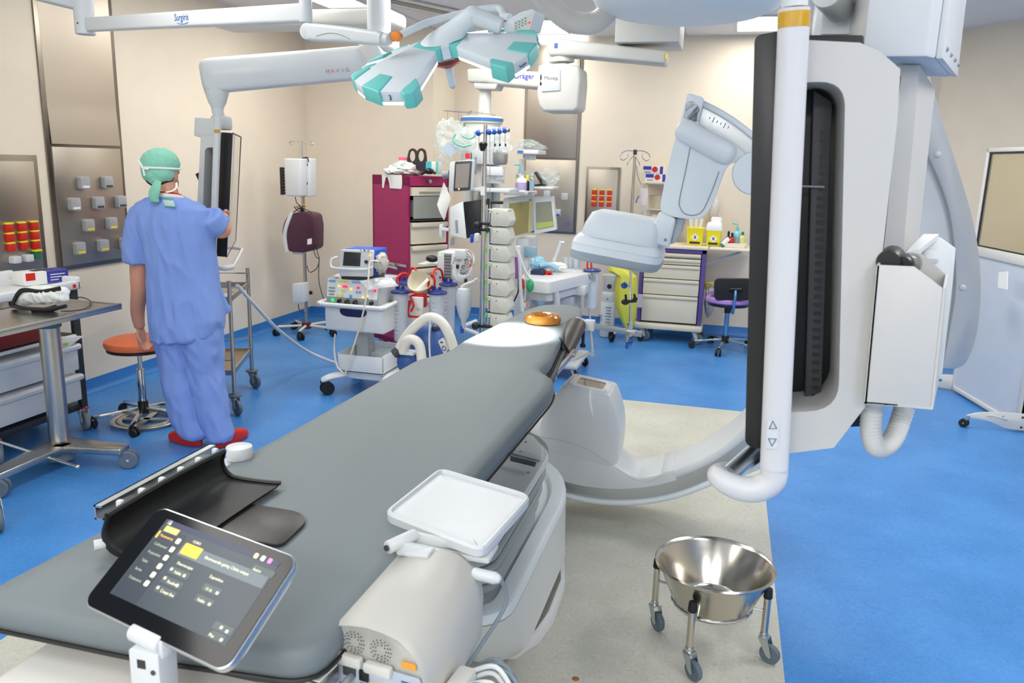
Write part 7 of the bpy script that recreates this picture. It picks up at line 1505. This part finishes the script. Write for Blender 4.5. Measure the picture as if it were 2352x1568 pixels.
# single suction canister on the right of the worktop
sc = thing('suction_canister', 'single clear suction canister with red tubes right of the worktop', 'canister', P(1362, 700, Y=6.8)); c = P(1360, 622, Y=6.6); o = MB().lathe([(.05, -.31), (.052, -.3), (.06, -.01), (.06, 0), (.056, 0), (.056, -.01), (.048, -.3)], c, n=24).build('jar', canm, sc); m = MB(); m.lathe([(.001, 0), (.075, 0), (.075, .01), (.05, .02), (.001, .025)], c, n=24); m.build('lid', navy, sc)
for x in (1350, 1359): MB().tube([P(x, 620, Y=6.6), P(x - 1, 605, Y=6.6), P(x + 3, 592, Y=6.62), P(x + 8, 570, Y=6.65)], .008, 8).build('red_tube', red, sc)
m = MB(); m.tube([P(1360, 618, Y=6.54), P(1364, 635, Y=6.54), P(1364, 645, Y=6.54)], .012, 8); m.tube([P(1350, 628, Y=6.5), P(1358, 640, Y=6.52)], .01, 6); m.build('rail_clip', mgrey, sc); MB().tube([P(1346, 660, Y=6.6), P(1350, 690, Y=6.6), P(1356, 735, Y=6.6), P(1362, 760, Y=6.5)], .008, 8).build('drain_tube', mat('milky_hose', '', .35), sc)

# ---------------------------------------------------------------- purple drawer cabinet by the back wall
YC7 = 7.93; C7 = lambda x, y, d=0: P(x, y, Y=YC7 + d)
pv = mat('violet_laminate', '5F4A98', .45); xa7, xb7 = C7(1464, 700).x, C7(1621, 640).x - .015; dc = .42
pc7 = thing('purple_cabinet', 'purple framed cabinet with five cream drawers on castors by the back wall', 'cabinet', ((xa7 + xb7) / 2, YC7 + .2, 0))
pc7.name = 'drawer_cabinet'; MW[pc7.name] = Matrix.Translation(pc7.location)
b7 = lambda nm, a, b, m, par=pc7, bev=0: MB().lohi(a, b, bev).build(nm, m, par)
zt7 = .925; b7('side', (xa7, YC7, .19), (xa7 + .035, YC7 + dc, zt7), pv); b7('side', (xb7 - .035, YC7, .19), (xb7, YC7 + dc, zt7), pv); b7('top_rail', (xa7, YC7, zt7 - .035), (xb7, YC7 + dc, zt7), pv); b7('back', (xa7, YC7 + dc - .02, .19), (xb7, YC7 + dc, zt7), pv); b7('inside', (xa7 + .02, YC7 + .02, .19), (xb7 - .02, YC7 + .1, zt7 - .02), black)
zd = [zt7 - .04, .835, .77, .63, .47, .2]
for k in range(5):
    d = b7('drawer', (xa7 + .045, YC7 - .012, zd[k + 1] + .006), (xb7 - .045, YC7 + .05, zd[k] - .003), cream, pc7, .004); b7('pull', (xa7 + .045, YC7 - .032, zd[k] - .032), (xb7 - .045, YC7 - .01, zd[k] - .003), cream, d, .006)
b7('worktop', (xa7 - .03, YC7 - .03, zt7 + .002), (xb7 + .02, YC7 + dc + .04, zt7 + .032), cream, pc7, .01); b7('plinth', (xa7 - .02, YC7 - .04, .125), (xb7 + .02, YC7 + dc, .185), cream, pc7, .02)
xe7 = C7(1722, 565).x + .05; b7('side_leaf', (xb7 + .025, YC7 + .0, zt7 + .002), (xe7, YC7 + dc + .02, zt7 + .03), cream, pc7, .012)
m = MB(); m.tube([(xb7 + .005, YC7 + .15, zt7 - .15), (xb7 + .06, YC7 + .15, zt7 - .12), (xe7 - .12, YC7 + .15, zt7 - .01)], .012, 8, sm=False); m.build('leaf_bracket', lgrey, pc7)
for x in (xa7 + .06, xb7 - .05):
    for y in (YC7 + .02, YC7 + dc - .06): caster(pc7, (x, y, .122), .055, -.4, lgrey, greyrub, w=.03, hubm=lgrey)
zw = zt7 + .033
sharpy = mat('sharps_yellow', 'F6E61E', .4)
def sharps(name, label, x, Y, w, h, lid):
    c = P(x, 556, Y=Y); c.z = zw; t = thing(name, label, 'sharps bin', c)
    MB().loft([[(c.x + u * k, Y + v * k, zw + z) for u, v in rrect(w, w * .8, .02, 3)] for k, z in ((.82, 0), (.86, .01), (1, h), (1.03, h + .005), (1.03, h + .015), (.9, h + .016))]).build('bin', sharpy, t)
    MB().slab([(c.x + u, Y - w * .39, zw + h * .52 + v) for u, v in ((0, -.038), (.038, 0), (0, .038), (-.038, 0))], (0, .008, 0)).build('diamond_label', paper, t)
    MB().slab([(c.x + u, Y - w * .395, zw + h * .52 + v) for u, v in ((-.01, -.015), (.01, -.015), (.01, .015), (-.01, .015))], (0, .006, 0)).build('symbol', mat('grey_ink', '', .5), t); MB().box((c.x, Y - w * .385, zw + h * .18), (w * .6, .006, .02)).build('print', ink, t)
    if lid: MB().loft([[(c.x + u * k, Y + v * k, zw + z) for u, v in rrect(w, w * .8, .02, 3)] for k, z in ((1.04, h + .012), (1.04, h + .03), (.9, h + .075), (.75, h + .085))]).build('lid', paper, t); MB().loft([[(c.x + .015 + u * k, Y + .03 + v * k, zw + z) for u, v in rrect(w * .7, w * .3, .02, 3)] for k, z in ((1, h + .06), (1, h + .12), (.8, h + .135))]).build('flap', paper, t)
    return t
sharps('sharps_bin', 'open yellow sharps bin with clear packets inside on the purple cabinet', 1596, 8.08, .165, .155, False); sharps('sharps_bin', 'yellow sharps bin with white lid on the purple cabinet', 1638, 8.1, .15, .14, True)
for k, x in enumerate((1587, 1598, 1608)):
    c = P(x, 525, Y=8.08); tag(MB().box((0, 0, 0), (.03, .012, .13), .003, M=TM((c.x, 8.06 + .02 * k, zw + .19), 0, 0, .15 * (k - 1))).build('syringe_packet', mat('clear_packet', 'E6E4DE', .3, alpha=.9)), ('left', 'middle', 'right')[k] + ' of three packets standing in the open yellow sharps bin', 'packet', 'packets in the sharps bin')
tr7 = thing('white_tray', 'small white patterned tray with bottles on the cabinet leaf', 'tray', P(1687, 560, Y=8.1)); c = P(1687, 560, Y=8.1)
MB().loft([[(c.x + u * k, 8.1 + v * k, zw - .002 + z) for u, v in rrect(.24, .17, .03, 3)] for k, z in ((.85, 0), (1, .04), (.97, .042), (.83, .006))]).build('tray', mat('speckled_white', 'EFE9E2', .5, var=.15, vscale=90), tr7)
zb7 = zw + .008
bottle('red_bottle', 'left red bottle with black cap in the white tray', Vector((P(1673, 545, Y=8.1).x, 8.1, zb7)), .024, .1, mat('dark_red_plastic', '', .4), .04, black); bottle('red_bottle', 'right red bottle with black cap in the white tray', Vector((P(1681, 550, Y=8.06).x, 8.05, zb7)), .024, .09, red, .04, black)
bottle('soap_bottle', 'turquoise pump bottle in the white tray', Vector((P(1692, 545, Y=8.13).x, 8.13, zb7)), .034, .15, mat('aqua_plastic', '8FD6DC', .3), .03, teal, teal, lb=mat('steel_blue_panel', '', .4)); bottle('green_bottle', 'lime bottle with green cap in the white tray', Vector((P(1705, 548, Y=8.1).x, 8.1, zb7)), .028, .11, mat('lime_liquid', 'D8DE8A', .3), .03, mat('dark_green_plastic', '177A5E', .4))
c = Vector((P(1662, 548, Y=8.06).x, 8.03, zw + .025)); t = thing('tipped_bottle', 'small white bottle with green cap lying beside the lidded sharps bin', 'bottle', c); MB().cyl(c, c + Vector((.05, 0, .06)), .022, n=16, bev=.003).build('body', paper, t); MB().cyl(c + Vector((-.02, 0, -.02)), c, .02, n=14).build('cap', mat('dark_green_plastic', '', .4), t)
# wall shelf with glove boxes and baskets
w7 = thing('wall_shelf', 'cream wall shelf unit half hidden behind the X-ray detector', 'shelf', P(1500, 420, Y=8.35)); s7 = lambda x, y, Y=8.3: P(x, y, Y=Y)
x0_, x1_ = s7(1478, 420).x, s7(1600, 420).x; zsh = s7(1500, 417).z; z2 = s7(1500, 478).z; z3 = s7(1500, 530).z
MB().lohi((x0_, 8.2, zsh - .02), (x1_, 8.49, zsh), .004).build('board', cream, w7); MB().lohi((x0_ + .03, 8.22, z2 - .015), (x1_, 8.49, z2), .004).build('board', cream, w7); MB().lohi((x0_ + .03, 8.24, zw + .0), (x0_ + .055, 8.27, zsh - .02), .003).build('post', cream, w7); MB().lohi((x1_ - .03, 8.24, zw), (x1_, 8.27, zsh - .02), .003).build('post', cream, w7)
def gloves(label, x, z, w):
    t = thing('glove_box', label, 'glove box', (x, 8.32, z)); MB().lohi((x, 8.24, z + .001), (x + w, 8.4, z + .075), .002).build('carton', paper, t); MB().lohi((x + .005, 8.237, z + .04), (x + w * .42, 8.24, z + .074)).build('blue_print', mat('violet_blue_print', '', .5), t); MB().cyl((x + w * .6, 8.239, z + .045), (x + w * .6, 8.235, z + .045), .028, n=16).build('red_badge', red, t); MB().lohi((x + w * .85, 8.237, z + .002), (x + w, 8.24, z + .074)).build('blue_edge', mat('violet_blue_print', '', .5), t); MB().lohi((x + .02, 8.237, z + .012), (x + w * .4, 8.24, z + .02)).build('printed_line', greyink, t)
gloves('upper white and blue glove box on the cream wall shelf', s7(1477, 400).x, zsh + .076, .2); gloves('lower white and blue glove box on the cream wall shelf', s7(1483, 410).x, zsh, .2)
t = thing('basket', 'beige basket on the cream wall shelf beside the detector', 'basket', s7(1503, 475)); c = s7(1507, 478); MB().lathe([(.001, .003), (.07, .003), (.085, .12), (.09, .125), (.08, .125), (.066, .01), (.001, .01)], (c.x, 8.36, z2), n=24).build('shell', mat('beige_pulp', '', .6), t)
s = MB(); s.blob(s7(1503, 508), (.08, .06, .07), 4, .3); tag(s.build('cloth_bag', paper), 'crumpled white bag below the basket on the cream shelf unit', 'bag')
t = thing('fluid_bag', 'clear fluid bag hanging from the left end of the cream shelf', 'bag', s7(1478, 460)); F_ = lambda x, y: P(x, y, Y=8.17)
MB().slab(rpoly([F_(*v) for v in ((1470, 432), (1488, 432), (1489, 478), (1482, 486), (1474, 486), (1468, 476))], .02, 3), (0, .025, 0), .006).build('bag', mat('fluid_film', 'E2DCD6', .25, alpha=.9), t); MB().box(F_(1479, 462) + Vector((0, -.002, 0)), (.05, .002, .08)).build('printed_label', mat('pale_pink_plastic', '', .4), t); m = MB(); m.tube([F_(1479, 432), F_(1480, 424), F_(1488, 420)], .003, 6); m.build('hook', steel, t); MB().tube([F_(1468, 450), F_(1463, 458), F_(1461, 466)], .006, 6).build('blue_port', mat('mid_blue_plastic', '', .4), t)
s = MB(); s.blob(P(1640, 480, Y=8.4), (.05, .05, .12), 6, .25); tag(s.build('wall_bag', mat('fluid_film', '', .3)), 'white bag on the wall behind the sharps bins', 'bag')
# drip stand on the right
d7 = thing('drip_stand', 'tall plain drip stand with wire hooks left of the detector', 'drip stand', (-.9, 7.85, 0)); dx7, dy7 = P(1450, 500, Y=7.85).x, 7.85
MB().cyl((dx7, dy7, .1), (dx7, dy7, 1.82), .014, n=16).build('pole', steel, d7); MB().cyl((dx7, dy7, 1.8), (dx7, dy7, 1.845), .018, n=16).build('cap', dgrey, d7)
m = MB()
for s_ in (-1, 1):
    m.tube([(dx7, dy7, 1.83), (dx7 + s_ * .07, dy7, 1.835), (dx7 + s_ * .125, dy7, 1.81), (dx7 + s_ * .14, dy7, 1.77), (dx7 + s_ * .11, dy7, 1.745), (dx7 + s_ * .075, dy7, 1.77), (dx7 + s_ * .07, dy7, 1.81)], .004, 6); m.tube([(dx7, dy7, 1.8), (dx7 + s_ * .02, dy7 - .06, 1.77), (dx7 + s_ * .05, dy7 - .09, 1.73), (dx7 + s_ * .06, dy7 - .07, 1.7)], .004, 6)
m.build('hooks', chrome, d7); MB().tube([(dx7 + .02, dy7, 1.7), (dx7 + .04, dy7 - .01, 1.6), (dx7 + .08, dy7 - .01, 1.52)], .004, 6).build('cord', mgrey, d7)
for k in range(5):
    a = .2 + 2 * PI * k / 5; q = Vector((dx7 + .14 * math.cos(a), dy7 + .14 * math.sin(a), .08)); MB().tube([(dx7, dy7, .11), q], .011, 8, sm=False).build('leg', steel, d7); caster(d7, (q.x, q.y, .068), .032, a, black, rubber)
yb7 = mat('yellow_bag_film', 'D9D64A', .4, bump=.4, bscale=12, alpha=.92); s = MB(); Yb = 7.62; R = []
for y, x0, x1, d in ((612, 1398, 1428, .05), (622, 1396, 1450, .08), (634, 1418, 1462, .09), (660, 1412, 1462, .1), (700, 1412, 1462, .1), (735, 1426, 1458, .08), (758, 1440, 1452, .05)):
    a, b_ = P(x0, y, Y=Yb), P(x1, y, Y=Yb); c = (a + b_) / 2; hw_ = (b_ - a).x / 2; R.append([Vector((c.x + hw_ * math.cos(2 * PI * k / 30) * (1 + .06 * math.cos(7 * 2 * PI * k / 30)), Yb + d * math.sin(2 * PI * k / 30) * (1 + .08 * math.sin(5 * 2 * PI * k / 30)), c.z)) for k in range(30)])
s.loft(R); tag(s.build('waste_bag', yb7), 'yellow plastic bag hanging left of the purple cabinet', 'bag'); tag(MB().box(P(1462, 690, Y=7.85), (.12, .01, .13)).build('notice', mat('lilac_paper', 'DACBD8', .6)), 'lilac paper notice fixed beside the purple cabinet drawers', 'notice')
# oxygen cylinder
o7 = thing('oxygen_cylinder', 'white gas cylinder with valve guard and printed label beside the yellow bag', 'gas cylinder', (-1.1, 8.0, 0)); c = P(1393, 772, Y=7.98); c.z = 0
MB().lathe([(.001, .005), (.068, .005), (.072, .02), (.072, .42), (.066, .45), (.045, .475), (.001, .48)], c, n=32).build('tank', white, o7); MB().lathe([(.05, .46), (.06, .48), (.06, .57), (.07, .61), (.07, .63), (.055, .63), (.05, .6)], c, n=28).build('valve_guard', warm, o7); MB().cyl(c + Vector((.01, -.062, .52)), c + Vector((.01, -.055, .52)), .024, n=18).build('gauge', ink, o7)
MB().lathe([(.0725, .08), (.0732, .082), (.0732, .36), (.0725, .362)], c, n=32).build('label', paper, o7); lb7 = o7.children[-1]
for k in range(7): MB().box(c + Vector((.015, -.072, .13 + .03 * k)), (.06 - .01 * (k % 3), .006, .008)).build('printed_line', mat('slate_cable', '', .5), lb7)
MB().box(c + Vector((.0, -.0715, .395)), (.018, .006, .016)).build('green_mark', mat('emerald_plastic', '', .4), lb7); text('lettering', 'O2', c + Vector((-.05, -.066, .2)), (0, 0, 1), (-1, 0, 0), .05, ink, lb7)
# desk chair
h7 = thing('office_chair', 'small office chair with lilac seat and black back half behind the monitor', 'chair', (.08, 7.86, 0)); hx, hy = .075, 7.8
lil = mat('lilac_vinyl', 'B58AD0', .5); MB().lathe([(.001, .46), (.19, .46), (.21, .475), (.21, .5), (.19, .52), (.001, .525)], (hx, hy, 0), n=36).build('seat', lil, h7); MB().cyl((hx, hy, .435), (hx, hy, .46), .19, n=32).build('seat_shell', black, h7)
m = MB(); bk7 = [P(x, y, Y=hy - .2) for x, y in ((1640, 640), (1728, 640), (1728, 690), (1640, 690))]; m.slab(rpoly(bk7, .05, 6), (0, .045, 0), .015, 3); m.build('backrest', mat('black_upholstery', '18191B', .75), h7)
bl7 = mat('blue_metal', '6F9CCB', .35, .8); c = P(1690, 665, Y=hy - .21); m = MB(); m.tube([c, c + Vector((.0, -.02, -.08)), c + Vector((-.01, .02, -.22)), (hx + .04, hy, .45)], .014, 10); m.build('back_support', bl7, h7); MB().cyl(c + Vector((-.05, -.005, 0)), c + Vector((.05, -.005, .005)), .014, n=12).build('knob', black, h7)
MB().cyl((hx, hy, .12), (hx, hy, .43), .022, n=18).build('column', bl7, h7); MB().cyl((hx, hy, .36), (hx, hy, .44), .03, n=16).build('lever_housing', black, h7); MB().cyl((hx, hy, .07), (hx, hy, .14), .035, n=18).build('hub', black, h7)
for k in range(5):
    a = math.radians(-100 + 72 * k); d = Vector((math.cos(a), math.sin(a), 0)); q = Vector((hx, hy, .085)) + d * .29; n = Vector((-d.y, d.x, 0)) * .013; p = Vector((hx, hy, .115)); MB().slab([p + n, p - n, q - n, q + n], (0, 0, -.02), .004).build('leg', chrome, h7); caster(h7, (q.x, q.y, .066), .03, a, black, rubber, twin=True, w=.022, hubm=black)
s = MB().sheet((hx - .18, hy - .12, .533), (.36, .05, 0), (.03, .2, .0), 12, 6, lambda u, v: .012 + .014 * math.sin(9 * u + 3 * v)); tag(s.build('purple_cloth', mat('purple_plastic', '', .4)), 'folded purple cloth lying on the lilac chair seat', 'cloth')
s = MB(); s.blob(P(1630, 690, Y=8.15), (.05, .06, .16), 4, .2, 4); tag(s.build('refuse_bag', mat('fluid_film', '', .3)), 'white bag with yellow rim hanging right of the purple cabinet', 'bag'); rb = s; o = [x for x in bpy.data.objects if x.name.startswith('refuse_bag')][-1]
MB().tube([P(1621, 652, Y=8.1), P(1632, 650, Y=8.08), P(1641, 652, Y=8.1), P(1640, 664, Y=8.16), P(1624, 664, Y=8.16)], .012, 8, closed=True).build('yellow_rim', yellow, o)
# rust stain and dust spots are marks on the floor
st7 = mat('rust_stain', '9A5A1E', .6)
MB().lathe([(.001, .0), (.012, .0), (.008, .0006), (.001, .0008)], P(1322, 1558, Z=.0022), n=14); o = MB(); o.lathe([(.001, 0), (.013, 0), (.01, .0006), (.001, .0008)], P(1322, 1558, Z=.0022), n=14); struct(o.build('floor_stain', st7))
